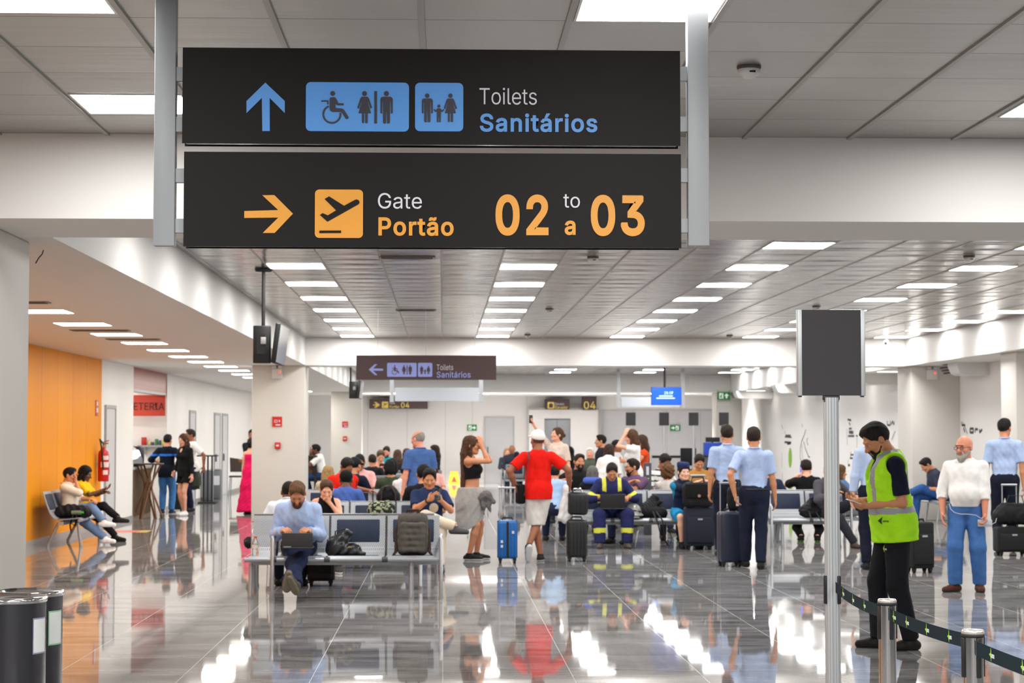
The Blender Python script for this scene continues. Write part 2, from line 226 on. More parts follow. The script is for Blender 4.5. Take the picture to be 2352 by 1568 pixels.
# letter outlines (advance, contours) in thousandths of the type size
GL = {'T':(448,[[(193,0),(256,0),(257,1),(257,451),(416,452),(417,453),(416,509),(256,509),(33,509),(32,508),(33,452),(193,451)]]),'o':(415,[[(206,-8),(241,-5),(271,3),(300,16),(325,37),(344,59),(359,85),(367,104),(378,142),(381,180),(378,231),(373,254),(367,273),(359,291),(341,320),(323,341),(300,359),(272,374),(239,382),(209,384),(176,382),(144,374),(114,358),(93,341),(72,319),(56,290),(48,273),(43,255),(35,215),(34,189),(35,166),(38,143),(47,106),(57,84),(71,60),(76,54),(93,35),(110,21),(117,16),(136,7),(144,3),(175,-5)],[(207,46),(185,49),(163,55),(145,66),(130,80),(118,97),(108,119),(102,139),(98,163),(96,187),(98,212),(101,233),(108,257),(118,278),(130,296),(145,310),(164,321),(186,328),(208,330),(230,328),(252,321),(270,310),(286,295),(298,277),(307,258),(314,237),(318,208),(319,179),(318,162),(314,141),(307,118),(298,97),(286,81),(271,67),(252,55),(231,49)]]),'i':(166,[[(53,0),(113,0),(114,1),(113,379),(54,379),(53,378)],[(83,443),(95,444),(106,448),(113,454),(122,465),(125,472),(126,480),(124,496),(121,504),(115,511),(105,518),(95,522),(84,524),(72,522),(63,518),(54,512),(47,504),(43,494),(41,483),(43,472),(46,464),(54,455),(64,447),(73,444)]]),'l':(189,[[(138,-2),(162,-1),(179,2),(181,4),(170,53),(146,52),(135,53),(127,56),(120,62),(114,83),(114,508),(113,509),(98,509),(54,509),(53,508),(53,84),(55,60),(59,46),(62,37),(74,20),(91,8),(111,0)]]),'e':(404,[[(211,-8),(237,-7),(261,-3),(282,3),(301,13),(321,27),(336,41),(348,55),(357,71),(365,91),(307,105),(294,83),(282,70),(267,59),(254,53),(241,49),(212,46),(191,48),(169,53),(151,61),(135,73),(121,88),(118,94),(110,106),(102,127),(98,151),(97,168),(370,169),(371,205),(369,232),(365,255),(357,282),(347,305),(334,324),(318,342),(301,356),(284,367),(266,374),(247,380),(213,384),(174,382),(143,373),(112,357),(91,340),(71,317),(55,290),(49,273),(42,252),(35,210),(34,189),(35,164),(42,124),(49,101),(57,84),(72,58),(92,35),(116,17),(145,3),(178,-5)],[(97,221),(97,231),(102,251),(109,270),(118,285),(133,303),(146,313),(165,323),(185,328),(202,330),(228,328),(246,323),(263,314),(278,300),(289,284),(298,269),(304,247),(308,224),(308,221)]]),'t':(227,[[(167,-4),(192,-3),(211,1),(213,3),(202,54),(170,50),(156,51),(142,56),(136,61),(130,70),(127,83),(126,98),(126,326),(127,327),(203,327),(204,378),(203,379),(126,379),(126,463),(126,470),(125,471),(65,470),(65,380),(6,379),(6,328),(7,327),(65,326),(65,93),(68,64),(77,42),(92,21),(113,7),(139,-1)]]),'s':(365,[[(180,-8),(210,-7),(236,-2),(262,7),(280,17),(294,28),(311,46),(323,66),(329,87),(331,109),(328,130),(320,153),(306,171),(287,187),(261,200),(170,223),(139,234),(124,243),(115,253),(110,264),(109,277),(111,292),(119,305),(131,317),(144,324),(168,331),(184,333),(209,331),(229,325),(243,316),(251,307),(262,292),(268,277),(324,290),(318,308),(299,339),(286,352),(271,363),(254,372),(233,379),(209,383),(175,383),(160,383),(142,379),(117,371),(95,360),(72,340),(65,332),(56,315),(49,295),(47,274),(50,249),(58,227),(70,210),(92,192),(118,180),(149,170),(229,150),(243,144),(253,137),(262,126),(266,114),(268,103),(264,87),(256,72),(245,62),(234,56),(227,53),(206,47),(181,45),(161,47),(145,51),(124,60),(111,72),(102,86),(94,107),(39,95),(36,93),(41,73),(50,54),(62,38),(76,24),(85,17),(94,11),(112,3),(131,-3),(157,-7)]]),'S':(446,[[(223,-9),(268,-6),(288,-2),(321,10),(350,26),(371,44),(386,64),(399,87),(406,115),(408,146),(407,162),(403,178),(395,198),(381,216),(358,239),(345,248),(312,264),(264,279),(214,292),(169,308),(155,315),(142,324),(131,334),(122,345),(117,359),(115,376),(117,391),(121,404),(129,418),(139,430),(152,440),(161,445),(186,454),(206,457),(228,459),(253,456),(280,449),(302,437),(320,421),(332,403),(338,378),(401,378),(398,404),(390,428),(375,452),(359,469),(341,483),(316,498),(289,508),(257,514),(233,516),(210,515),(197,514),(166,508),(140,499),(113,484),(89,465),(75,448),(63,426),(54,400),(52,372),(56,341),(67,313),(86,289),(101,277),(118,266),(159,247),(186,238),(245,222),(296,205),(322,189),(332,179),(339,169),(344,155),(346,141),(345,132),(344,121),(338,107),(328,91),(316,78),(302,68),(286,60),(267,54),(246,50),(224,49),(204,50),(185,53),(166,59),(150,66),(136,76),(123,88),(114,102),(108,118),(104,137),(40,137),(38,136),(42,109),(52,81),(63,62),(69,54),(81,40),(100,25),(127,9),(156,-1),(189,-7)]]),'a':(389,[[(159,-9),(199,-4),(215,1),(227,7),(243,16),(249,22),(271,51),(273,52),(277,51),(277,0),(337,0),(337,255),(335,279),(329,303),(322,321),(311,338),(300,350),(284,361),(271,369),(255,375),(238,379),(197,384),(176,383),(154,380),(120,370),(96,359),(79,346),(65,332),(51,313),(47,305),(42,291),(99,274),(110,292),(118,301),(138,316),(158,325),(177,330),(210,330),(228,327),(240,322),(251,315),(261,306),(267,297),(271,287),(275,270),(276,254),(271,241),(264,234),(257,231),(247,229),(179,220),(126,211),(94,201),(64,184),(54,175),(43,161),(36,146),(32,128),(30,108),(32,84),(38,62),(48,45),(60,29),(76,15),(99,3),(118,-4),(138,-7)],[(169,45),(143,48),(130,52),(119,57),(109,64),(105,69),(96,82),(93,93),(92,105),(93,118),(97,130),(103,139),(112,147),(135,159),(176,168),(215,173),(259,182),(276,189),(276,136),(274,124),(270,109),(263,93),(254,81),(242,68),(230,60),(211,51),(192,47)]]),'n':(410,[[(53,0),(114,1),(114,229),(115,248),(119,266),(126,282),(136,297),(147,308),(160,316),(175,324),(191,328),(204,329),(236,326),(258,317),(273,304),(286,286),(293,261),(296,237),(296,0),(357,1),(357,122),(357,245),(355,268),(351,294),(341,321),(328,340),(313,356),(295,369),(275,377),(254,383),(223,384),(201,382),(176,374),(152,362),(132,344),(112,312),(112,378),(54,379)]]),'á':(389,[[(159,-9),(199,-4),(215,1),(227,7),(243,16),(249,22),(271,51),(273,52),(277,51),(277,0),(337,0),(337,255),(335,279),(329,303),(322,321),(311,338),(300,350),(284,361),(271,369),(255,375),(238,379),(197,384),(176,383),(154,380),(120,370),(96,359),(79,346),(65,332),(51,313),(47,305),(42,291),(99,274),(110,292),(118,301),(138,316),(158,325),(177,330),(210,330),(228,327),(240,322),(251,315),(261,306),(267,297),(271,287),(275,270),(276,254),(271,241),(264,234),(257,231),(247,229),(179,220),(126,211),(94,201),(64,184),(54,175),(43,161),(36,146),(32,128),(30,108),(32,84),(38,62),(48,45),(60,29),(76,15),(99,3),(118,-4),(138,-7)],[(169,45),(143,48),(130,52),(119,57),(109,64),(105,69),(96,82),(93,93),(92,105),(93,118),(97,130),(103,139),(112,147),(135,159),(176,168),(215,173),(259,182),(276,189),(276,136),(274,124),(270,109),(263,93),(254,81),(242,68),(230,60),(211,51),(192,47)],[(163,429),(212,429),(277,528),(210,529)]]),'r':(259,[[(53,0),(114,1),(114,238),(117,260),(119,269),(126,284),(135,296),(146,306),(160,315),(175,321),(205,326),(243,323),(243,383),(210,385),(190,383),(172,377),(152,367),(137,354),(124,340),(115,322),(114,321),(112,322),(111,379),(53,378)]]),'G':(520,[[(267,-7),(292,-6),(331,0),(337,2),(374,17),(396,30),(413,44),(427,58),(438,72),(451,91),(461,111),(474,154),(478,192),(478,255),(283,256),(284,199),(415,198),(413,172),(407,148),(396,123),(382,102),(364,84),(349,73),(322,61),(296,55),(269,53),(239,56),(210,63),(184,76),(161,95),(141,117),(124,146),(117,163),(111,184),(104,229),(103,252),(104,279),(110,320),(117,345),(125,363),(141,393),(160,414),(182,432),(210,445),(238,453),(272,456),(301,453),(330,443),(343,437),(368,417),(379,405),(389,390),(402,366),(408,349),(473,349),(474,350),(468,372),(459,398),(449,417),(436,436),(419,455),(387,481),(363,494),(340,504),(317,510),(290,514),(261,516),(241,514),(216,510),(191,504),(172,496),(150,485),(129,470),(112,454),(96,436),(71,397),(59,369),(51,341),(45,315),(41,289),(40,257),(41,224),(45,194),(52,164),(58,145),(69,116),(81,95),(99,70),(112,55),(127,42),(149,25),(192,5),(215,-2),(242,-6)]]),'P':(444,[[(60,0),(125,1),(125,186),(235,186),(272,188),(305,195),(333,207),(356,223),(373,241),(390,265),(400,292),(407,317),(409,344),(407,375),(401,402),(390,430),(376,451),(363,464),(355,472),(332,487),(305,499),(271,506),(239,509),(60,508)],[(126,242),(125,452),(242,452),(258,451),(279,446),(297,439),(316,424),(328,410),(333,402),(336,393),(343,368),(344,342),(343,327),(339,311),(333,295),(325,280),(312,266),(298,256),(279,248),(257,244),(233,242)]]),'ã':(389,[[(159,-9),(199,-4),(215,1),(227,7),(243,16),(249,22),(271,51),(273,52),(277,51),(277,0),(337,0),(337,255),(335,279),(329,303),(322,321),(311,338),(300,350),(284,361),(271,369),(255,375),(238,379),(197,384),(176,383),(154,380),(120,370),(96,359),(79,346),(65,332),(51,313),(47,305),(42,291),(99,274),(110,292),(118,301),(138,316),(158,325),(177,330),(210,330),(228,327),(240,322),(251,315),(261,306),(267,297),(271,287),(275,270),(276,254),(271,241),(264,234),(257,231),(247,229),(179,220),(126,211),(94,201),(64,184),(54,175),(43,161),(36,146),(32,128),(30,108),(32,84),(38,62),(48,45),(60,29),(76,15),(99,3),(118,-4),(138,-7)],[(169,45),(143,48),(130,52),(119,57),(109,64),(105,69),(96,82),(93,93),(92,105),(93,118),(97,130),(103,139),(112,147),(135,159),(176,168),(215,173),(259,182),(276,189),(276,136),(274,124),(270,109),(263,93),(254,81),(242,68),(230,60),(211,51),(192,47)],[(234,446),(250,448),(262,455),(272,465),(281,480),(283,486),(286,499),(287,517),(247,517),(240,496),(234,490),(228,490),(210,494),(171,514),(145,518),(128,516),(115,509),(104,498),(97,484),(93,469),(90,448),(133,448),(138,466),(141,471),(146,474),(151,475),(166,470),(209,450)]]),'0':(453,[[(225,-7),(249,-6),(269,-2),(290,4),(306,12),(324,25),(341,40),(353,54),(364,71),(375,92),(384,114),(392,139),(398,166),(402,190),(405,243),(402,313),(398,345),(392,371),(384,395),(375,418),(364,437),(351,457),(339,470),(322,485),(306,496),(270,511),(228,516),(185,511),(150,497),(130,484),(119,474),(101,455),(89,437),(78,417),(69,395),(61,370),(55,344),(51,316),(48,257),(51,192),(55,164),(62,136),(78,91),(90,70),(101,54),(130,24),(147,13),(164,4),(184,-2),(203,-6)],[(227,50),(203,52),(182,60),(163,74),(146,95),(134,117),(124,143),(118,163),(111,205),(109,252),(111,303),(118,346),(124,367),(134,393),(139,402),(147,416),(163,435),(182,449),(204,457),(226,460),(251,457),(274,447),(291,434),(306,416),(320,394),(331,363),(338,329),(342,299),(344,262),(342,209),(339,185),(330,145),(319,115),(305,91),(289,74),(272,60),(250,52)]]),'2':(453,[[(64,0),(389,1),(388,57),(153,58),(154,61),(265,178),(335,258),(363,300),(377,337),(381,367),(379,396),(372,424),(360,446),(346,465),(332,478),(307,497),(281,507),(260,512),(228,516),(198,513),(169,507),(143,496),(121,482),(102,465),(86,442),(75,418),(68,391),(66,362),(126,362),(128,381),(132,398),(139,413),(148,427),(159,438),(172,447),(187,454),(206,458),(227,460),(257,455),(274,449),(287,441),(298,431),(308,419),(315,406),(319,390),(320,367),(316,342),(311,327),(296,301),(281,281),(64,47)]]),'3':(453,[[(217,-7),(251,-5),(281,2),(311,13),(334,28),(355,46),(370,66),(383,91),(390,118),(393,143),(391,174),(383,198),(372,221),(354,244),(333,262),(308,276),(278,286),(249,290),(222,290),(371,460),(372,508),(371,509),(71,509),(70,452),(184,452),(287,452),(288,449),(157,299),(157,249),(206,248),(231,246),(254,241),(275,234),(294,221),(306,211),(316,196),(323,180),(328,164),(329,151),(328,129),(323,109),(315,93),(305,82),(292,69),(276,61),(258,55),(239,51),(219,50),(201,51),(182,54),(165,59),(150,66),(137,76),(126,87),(118,100),(112,115),(109,132),(46,132),(44,129),(48,104),(60,75),(71,56),(88,38),(106,24),(133,10),(159,1),(189,-5)]]),'4':(453,[[(282,0),(343,0),(343,104),(412,105),(413,162),(412,163),(343,164),(343,317),(342,318),(282,317),(281,163),(109,163),(111,170),(230,372),(310,508),(247,508),(40,158),(40,106),(41,105),(281,105)]]),'1':(453,[[(76,0),(391,1),(390,55),(276,56),(276,508),(199,509),(185,500),(86,427),(86,360),(88,359),(207,447),(210,448),(212,447),(212,56),(77,55)]]),'7':(453,[[(98,0),(165,1),(391,450),(390,509),(130,509),(62,509),(63,452),(322,452),(323,449)]]),'5':(453,[[(220,-7),(253,-4),(282,3),(305,13),(331,31),(352,53),(369,76),(381,103),(388,134),(391,161),(390,189),(386,211),(379,231),(370,251),(357,270),(346,284),(330,299),(313,311),(294,321),(274,328),(251,332),(233,334),(214,333),(195,330),(177,325),(148,311),(137,301),(134,301),(151,451),(365,452),(366,508),(365,509),(125,509),(96,508),(67,253),(128,246),(139,255),(153,262),(185,273),(203,276),(221,277),(237,275),(257,270),(278,260),(290,251),(304,236),(315,218),(321,202),(326,181),(328,165),(326,143),(322,123),(314,104),(303,88),(296,80),(278,65),(259,56),(241,51),(221,50),(205,51),(189,54),(173,60),(162,67),(148,78),(136,92),(127,110),(122,130),(60,130),(63,105),(71,82),(83,60),(100,40),(118,25),(139,11),(164,1),(193,-5)]]),':':(188,[[(94,-4),(107,-3),(113,-1),(119,1),(127,8),(136,20),(140,29),(141,38),(140,54),(135,64),(128,73),(118,81),(108,85),(97,87),(84,85),(75,82),(63,73),(54,62),(51,53),(50,41),(51,30),(55,19),(62,10),(74,0),(83,-3)],[(94,271),(107,272),(119,277),(127,283),(135,294),(139,303),(141,313),(140,329),(135,339),(128,349),(118,356),(108,360),(97,362),(82,360),(73,356),(63,349),(54,337),(51,328),(50,316),(51,304),(55,295),(63,284),(83,272)]]),'C':(510,[[(265,-7),(293,-6),(317,-2),(341,5),(368,15),(382,23),(403,39),(422,55),(435,70),(448,91),(459,113),(467,136),(473,159),(408,160),(404,145),(397,129),(389,114),(379,101),(368,89),(356,80),(343,71),(330,65),(300,56),(267,53),(238,56),(209,63),(184,76),(161,94),(140,119),(125,144),(117,163),(111,184),(107,206),(104,229),(103,252),(104,279),(111,325),(117,345),(125,363),(141,392),(161,414),(168,420),(185,433),(210,445),(239,453),(264,456),(299,453),(330,444),(345,437),(359,426),(380,407),(389,395),(404,366),(408,348),(473,349),(467,374),(459,397),(448,419),(435,438),(420,455),(404,469),(383,485),(363,496),(316,511),(272,516),(240,514),(218,510),(195,504),(173,496),(150,484),(131,470),(117,458),(97,437),(82,415),(69,392),(59,369),(50,337),(45,315),(41,285),(40,236),(44,200),(52,164),(59,140),(69,116),(82,93),(97,73),(114,54),(131,39),(149,26),(170,13),(218,-2),(242,-6)]]),'A':(479,[[(17,0),(85,1),(133,137),(136,142),(344,142),(395,0),(462,0),(364,269),(276,508),(201,508)],[(156,199),(192,306),(238,454),(240,451),(259,390),(289,296),(323,199)]]),'F':(410,[[(60,0),(125,1),(125,221),(346,222),(345,278),(125,278),(125,451),(205,452),(369,453),(369,508),(368,509),(60,508)]]),'E':(418,[[(60,0),(375,1),(374,57),(126,57),(125,58),(125,229),(354,229),(355,285),(135,286),(126,286),(125,287),(125,452),(372,453),(372,508),(371,509),(60,508)]]),'R':(449,[[(60,0),(125,1),(125,197),(239,198),(246,198),(247,197),(353,0),(427,0),(314,209),(316,210),(335,218),(357,233),(366,241),(376,251),(390,271),(401,297),(407,326),(409,356),(407,382),(401,407),(396,419),(390,434),(376,455),(359,471),(333,489),(305,500),(272,506),(240,509),(60,509)],[(126,255),(125,452),(256,451),(279,446),(298,440),(318,426),(325,419),(334,406),(339,393),(344,372),(345,346),(342,325),(334,301),(325,288),(315,277),(299,267),(280,260),(258,256)]]),'I':(300,[[(31,0),(269,1),(268,57),(184,57),(183,58),(183,451),(268,452),(269,508),(268,509),(31,508),(31,452),(117,452),(118,451),(118,58),(31,57)]]),'v':(389,[[(163,0),(226,1),(371,378),(306,379),(304,378),(225,158),(202,84),(196,62),(195,61),(165,155),(84,378),(18,378)]]),'d':(424,[[(194,-8),(217,-7),(236,-3),(265,11),(287,31),(306,57),(308,59),(312,59),(313,58),(313,0),(372,1),(372,508),(371,509),(311,508),(311,404),(310,319),(306,319),(288,345),(277,356),(253,373),(237,379),(216,383),(191,384),(167,382),(138,374),(127,369),(112,361),(89,342),(70,320),(55,293),(47,273),(37,234),(34,202),(34,175),(37,143),(47,105),(55,83),(70,57),(88,35),(111,16),(137,3),(165,-6)],[(205,47),(183,49),(162,55),(145,66),(130,80),(117,99),(109,117),(103,137),(98,163),(96,189),(98,215),(102,239),(108,260),(118,281),(129,297),(145,311),(163,322),(184,328),(203,330),(226,328),(246,322),(263,312),(279,298),(290,282),(301,261),(307,237),(312,193),(310,165),(306,137),(299,116),(291,97),(280,81),(264,66),(246,55),(226,49)]]),'H':(517,[[(60,0),(125,1),(125,231),(126,232),(391,232),(392,1),(457,0),(457,497),(457,508),(456,509),(392,508),(391,289),(126,289),(125,290),(125,508),(60,508)]])}
def text_mesh(body, bold, depth, sp):
    key = (body, bold, round(depth, 5), sp)
    if key not in _TX:
        cu = bpy.data.curves.new('t', 'CURVE'); cu.dimensions = '2D'; cu.fill_mode = 'BOTH'; cu.offset = bold; cu.extrude = depth; x = 0
        for ch in body:
            if ch == ' ': x += .2; continue
            adv, loops = GL[ch]
            for lp in loops:
                if len(lp) < 4: continue
                s = cu.splines.new('POLY'); s.points.add(len(lp) - 1); s.use_cyclic_u = True
                for p, (a, b) in zip(s.points, lp): p.co = (x + a / 1000, b / 1000, 0, 1)
            x += adv / 1000 * sp + 2 * bold
        ob = bpy.data.objects.new('t', cu); COL.objects.link(ob)
        dg = bpy.context.evaluated_depsgraph_get(); dg.update()
        me = bpy.data.meshes.new_from_object(ob.evaluated_get(dg))
        _TX[key] = ([tuple(v.co) for v in me.vertices], [tuple(p.vertices) for p in me.polygons])
        bpy.data.objects.remove(ob); bpy.data.curves.remove(cu); bpy.data.meshes.remove(me)
    return _TX[key]
def circle(cx, cy, r, n=24, a0=0., a1=2 * math.pi):
    return [(cx + r * math.cos(a0 + (a1 - a0) * i / n), cy + r * math.sin(a0 + (a1 - a0) * i / n)) for i in range(n + (0 if abs(a1 - a0 - 2 * math.pi) < 1e-6 else 1))]
def rrect(x0, y0, x1, y1, r, n=6):
    p = []
    for cx, cy, a in ((x1 - r, y1 - r, 0), (x0 + r, y1 - r, 90), (x0 + r, y0 + r, 180), (x1 - r, y0 + r, 270)):
        p += [(cx + r * math.cos(math.radians(a + 90 * i / n)), cy + r * math.sin(math.radians(a + 90 * i / n))) for i in range(n + 1)]
    return p
# ================================================================ THE HALL
HC, HS = 3.54, 3.01                       # metal ceiling, plaster soffits
YB1, YB1b, YB2, YB2b, YB3, YFAR = 11.9, 13.05, 37.0, 38.0, 59.8, 66.8
XL, XR, XFL, XFR = -6.1, 10.1, -2.66, 9.02
def wallmat(name, col, rough=.55):
    m = bpy.data.materials.new(name); m.use_nodes = True; t = NT(m); c = srgb(col)
    f = t.noise(t.pos(), .9, 4., .6)
    t.l(t.mix(f, tuple(x * .95 for x in c[:3]) + (1,), c), t.p.inputs['Base Color']); t.p.inputs['Roughness'].default_value = rough
    t.p.inputs['Specular IOR Level'].default_value = .3
    return m
M_WHITE = wallmat('white_paint', 0xECEAE7); M_SOFFIT = wallmat('soffit_paint', 0xE4E2DE); M_COLUMN = wallmat('column_paint', 0xD6D2CB)
M_PANEL = wallmat('pale_panel', 0xC9C9CB)
def orange():
    m = bpy.data.materials.new('orange_panelling'); m.use_nodes = True; t = NT(m); s = t.sep(t.pos())
    k = t.math('FLOOR', t.math('MULTIPLY', s[1], 1 / 1.22)); wn = t.n('ShaderNodeTexWhiteNoise', noise_dimensions='1D'); t.l(k, wn.inputs['W'])
    fr = t.math('FRACT', t.math('MULTIPLY', s[1], 1 / 1.22)); seam = t.math('LESS_THAN', fr, .012)
    g = t.noise(t.vm('MULTIPLY', t.pos(), (8., 8., .5)), 1., 4.)
    c = t.mix(t.math('ADD', t.math('MULTIPLY', wn.outputs[0], .5), t.math('MULTIPLY', g, .5)), srgb(0xE08C00), srgb(0xF29D08))
    t.l(t.mix(seam, c, srgb(0xA87110)), t.p.inputs['Base Color']); t.p.inputs['Roughness'].default_value = .5; t.p.inputs['Specular IOR Level'].default_value = .12
    return m
def granite():
    m = bpy.data.materials.new('polished_granite'); m.use_nodes = True; t = NT(m); P = t.pos(); s = t.sep(P); T = .9
    u = t.math('MULTIPLY', s[0], 1 / T); v = t.math('MULTIPLY', t.math('ADD', s[1], -.1), 1 / T)
    iu, iv = t.math('FLOOR', u), t.math('FLOOR', v); fu, fv = t.math('FRACT', u), t.math('FRACT', v)
    wn = t.n('ShaderNodeTexWhiteNoise', noise_dimensions='3D'); t.l(t.comb(iu, iv, 3.), wn.inputs['Vector'])
    off = t.vm('SCALE', wn.outputs['Color'], sc=40.)
    streak = t.noise(t.vm('ADD', t.vm('MULTIPLY', P, (1.4, 4., 1.)), off), 1., 7., .66)
    grain = t.noise(P, 95., 3., .7); cloud = t.noise(t.vm('ADD', P, off), 2.2, 3.)
    f = t.math('ADD', t.math('MULTIPLY', streak, .6), t.math('ADD', t.math('MULTIPLY', grain, .3), t.math('MULTIPLY', cloud, .16)))
    base = t.mix(t.ramp(f, .38, .62), srgb(0x4A4949), srgb(0xA9A7A5))
    base = t.mix(t.math('MULTIPLY', wn.outputs['Value'], .28), base, srgb(0x77757A))
    gu = t.math('LESS_THAN', t.math('MINIMUM', fu, t.math('SUBTRACT', 1., fu)), .0021)
    gv = t.math('LESS_THAN', t.math('MINIMUM', fv, t.math('SUBTRACT', 1., fv)), .0018)
    base = t.mix(t.math('MULTIPLY', gv, .6), base, srgb(0xB5B2AE)); base = t.mix(t.math('MULTIPLY', gu, .8), base, srgb(0xC4C1BC))
    t.l(base, t.p.inputs['Base Color'])
    t.l(t.math('ADD', .035, t.math('MULTIPLY', t.math('MAXIMUM', gu, gv), .35)), t.p.inputs['Roughness'])
    t.p.inputs['IOR'].default_value = 1.46; t.p.inputs['Specular IOR Level'].default_value = .36
    tilt = t.vm('SCALE', t.vm('SUBTRACT', wn.outputs['Color'], (.5, .5, .5)), sc=.0021)
    wav = t.n('ShaderNodeTexNoise'); t.l(t.vm('MULTIPLY', P, (.7, 3.2, 1.)), wav.inputs['Vector']); wav.inputs['Scale'].default_value = 1.; wav.inputs['Detail'].default_value = 1.
    wv = t.vm('SCALE', t.vm('SUBTRACT', wav.outputs['Color'], (.5, .5, .5)), sc=.0022)
    t.l(t.vm('NORMALIZE', t.vm('ADD', (0., 0., 1.), t.vm('ADD', tilt, wv))), t.p.inputs['Normal'])
    return m
def metal_ceiling(name, mod, x0, y0, dots, col=0x9A9894, rough=.34):
    """perforated metal tiles, each sagging a little, thin dark joints across"""
    m = bpy.data.materials.new(name); m.use_nodes = True; t = NT(m); P = t.pos(); s = t.sep(P)
    u = t.math('MULTIPLY', t.math('SUBTRACT', s[0], x0), 1 / mod); v = t.math('MULTIPLY', t.math('SUBTRACT', s[1], y0), 1 / mod)
    iu, iv = t.math('FLOOR', u), t.math('FLOOR', v); fu, fv = t.math('FRACT', u), t.math('FRACT', v)
    wn = t.n('ShaderNodeTexWhiteNoise', noise_dimensions='2D'); t.l(t.comb(iu, iv, 0.), wn.inputs['Vector'])
    joint = t.math('LESS_THAN', t.math('MINIMUM', fv, t.math('SUBTRACT', 1., fv)), .006)
    c = t.mix(wn.outputs['Value'], srgb(col), tuple(x * .86 for x in srgb(col)[:3]) + (1,))
    if dots:
        k = 2 * math.pi / .0125
        d = t.math('MULTIPLY', t.math('SINE', t.math('MULTIPLY', s[0], k)), t.math('SINE', t.math('MULTIPLY', s[1], k)))
        c = t.mix(t.math('MULTIPLY', t.ramp(d, .25, .6), .5), c, srgb(0x4A4948))
    t.l(t.mix(joint, c, srgb(0x353433)), t.p.inputs['Base Color'])
    t.p.inputs['Metallic'].default_value = .8; t.p.inputs['Roughness'].default_value = rough
    sag = t.math('MULTIPLY', t.math('SINE', t.math('MULTIPLY', fu, math.pi)), t.math('SINE', t.math('MULTIPLY', fv, math.pi)))
    wob = t.noise(t.vm('ADD', t.vm('MULTIPLY', P, (.8, 5.5, 1.)), t.vm('SCALE', wn.outputs['Color'], sc=9.)), 1., 2.)
    h = t.math('ADD', t.math('MULTIPLY', sag, t.math('ADD', .5, wn.outputs['Value'])), t.math('MULTIPLY', wob, 1.7))
    t.l(t.bump(h, 1., .0055 if dots else .014), t.p.inputs['Normal'])
    return m
M_ORANGE = orange()
def struct(name, mb, m, kind='structure', **k): return mb.build(name, m, kind=kind, **k)
struct('floor', MB().b2((-14, -9, -.2), (16, 70, 0)), granite())
# ceilings (slabs above the soffits) and the beams that cross the hall
struct('ceiling_near', MB().b2((-14, -9, HC), (16, YB1 + .2, HC + .15)), metal_ceiling('metal_tiles_near', .664, -.1, YB1 - .03, True, 0xC2C0BC, .4))
struct('ceiling_middle', MB().b2((XFL - .2, YB1b - .2, HC), (XFR + .2, YB2 + .2, HC + .15)), metal_ceiling('metal_tiles', .6425, -1.951, 21.18 - .321 + .005, False, 0x86837F, .2))
struct('ceiling_far', MB().b2((XFL - .2, YB2b - .2, HC), (XFR + .2, YB3 + .2, HC + .15)), bpy.data.materials['metal_tiles'])
struct('trim_1', MB().b2((-14, YB1, HS), (16, YB1b, HC + .1)), M_WHITE)                    # first beam
struct('trim_2', MB().b2((XL - .1, YB1b, HS), (XFL, YFAR, HC + .2)), M_SOFFIT)             # lowered ceiling over the left walkway
struct('trim_3', MB().b2((XFR, YB1b, HS), (16, YFAR, HC + .2)), M_SOFFIT)                  # lowered ceiling on the right
struct('trim_4', MB().b2((XFL, YB2, HS), (XFR, YB2b, HC + .2)), M_WHITE)                   # second beam
struct('trim_5', MB().b2((XFL, YB3, HS), (XFR, 62.2, HC + .2)).b2((XFL, 62.6, HS), (XFR, YFAR, HC + .2)).b2((XFL, 62.2, HS + .2), (XFR, 62.6, HC + .2)), M_WHITE)                   # lowered ceiling at the far wall, slot added to hide extra lamps
# the metal T bars of the grid
M_TBAR = mat('ceiling_bar', 0xA5A3A0, .45, .3)
def bars(name, xs, y0, y1, wd=.009, dp=.004):
    b = MB()
    for x in xs: b.b2((x - wd, y0, HC - dp), (x + wd, y1, HC))
    return struct(name, b, M_TBAR)
bars('trim_6', [-.1 + .664 * k for k in range(-9, 12)], -1, YB1, .014, .012)
bars('trim_7', [-1.951 + .6425 * k for k in range(-1, 17)], YB1b, YB2)
bars('trim_8', [-1.951 + .6425 * k for k in range(-1, 17)], YB2b, YB3)
# walls
CY0, CY1 = 37.9, 42.5                     # opening of the cafeteria in the left wall
wl = MB(); wl.b2((XL - .3, 34.4, 0), (XL, CY0, HS)).b2((XL - .3, CY1, 0), (XL, YFAR, HS))
struct('wall_left', wl, M_WHITE)
struct('wall_left_orange', MB().b2((XL - .3, 8, 0), (XL, 34.4, HS)), M_ORANGE)
wc = MB(); wc.b2((XL - 3.2, CY0 - 1.2, 0), (XL - 3.0, CY1 + .2, HS)).b2((XL - 3.0, CY1, 0), (XL - .3, CY1 + .2, HS)).b2((XL - 3.0, CY0 - .2, 0), (XL - .3, CY0, HS)).b2((XL - 3.2, CY0 - .2, HS), (XL - .1, CY1 + .2, HS + .15))
struct('wall_cafeteria', wc, M_WHITE)
struct('baseboard_left', MB().b2((XL, 8, 0), (XL + .015, 34.4, .11)).b2((XL, 34.4, 0), (XL + .012, CY0, .09)).b2((XL, CY1, 0), (XL + .012, YFAR, .09)), mat('grey_granite_skirting', 0x9B9995, .3))
struct('wall_far', MB().b2((XL - .3, YFAR, 0), (XR + .4, YFAR + .3, HS)), M_WHITE)
struct('wall_right', MB().b2((XR, 12, 0), (XR + .3, YFAR, HS)), M_WHITE)
struct('wall_back', MB().b2((-14, -9.2, 0), (16, -9, HC)), M_WHITE)
struct('wall_entry_left', MB().b2((-14, -9, 0), (-13.8, YB1, HC)).b2((-13.8, YB1, 0), (XL - .3, YB1 + .2, HS)), M_WHITE)
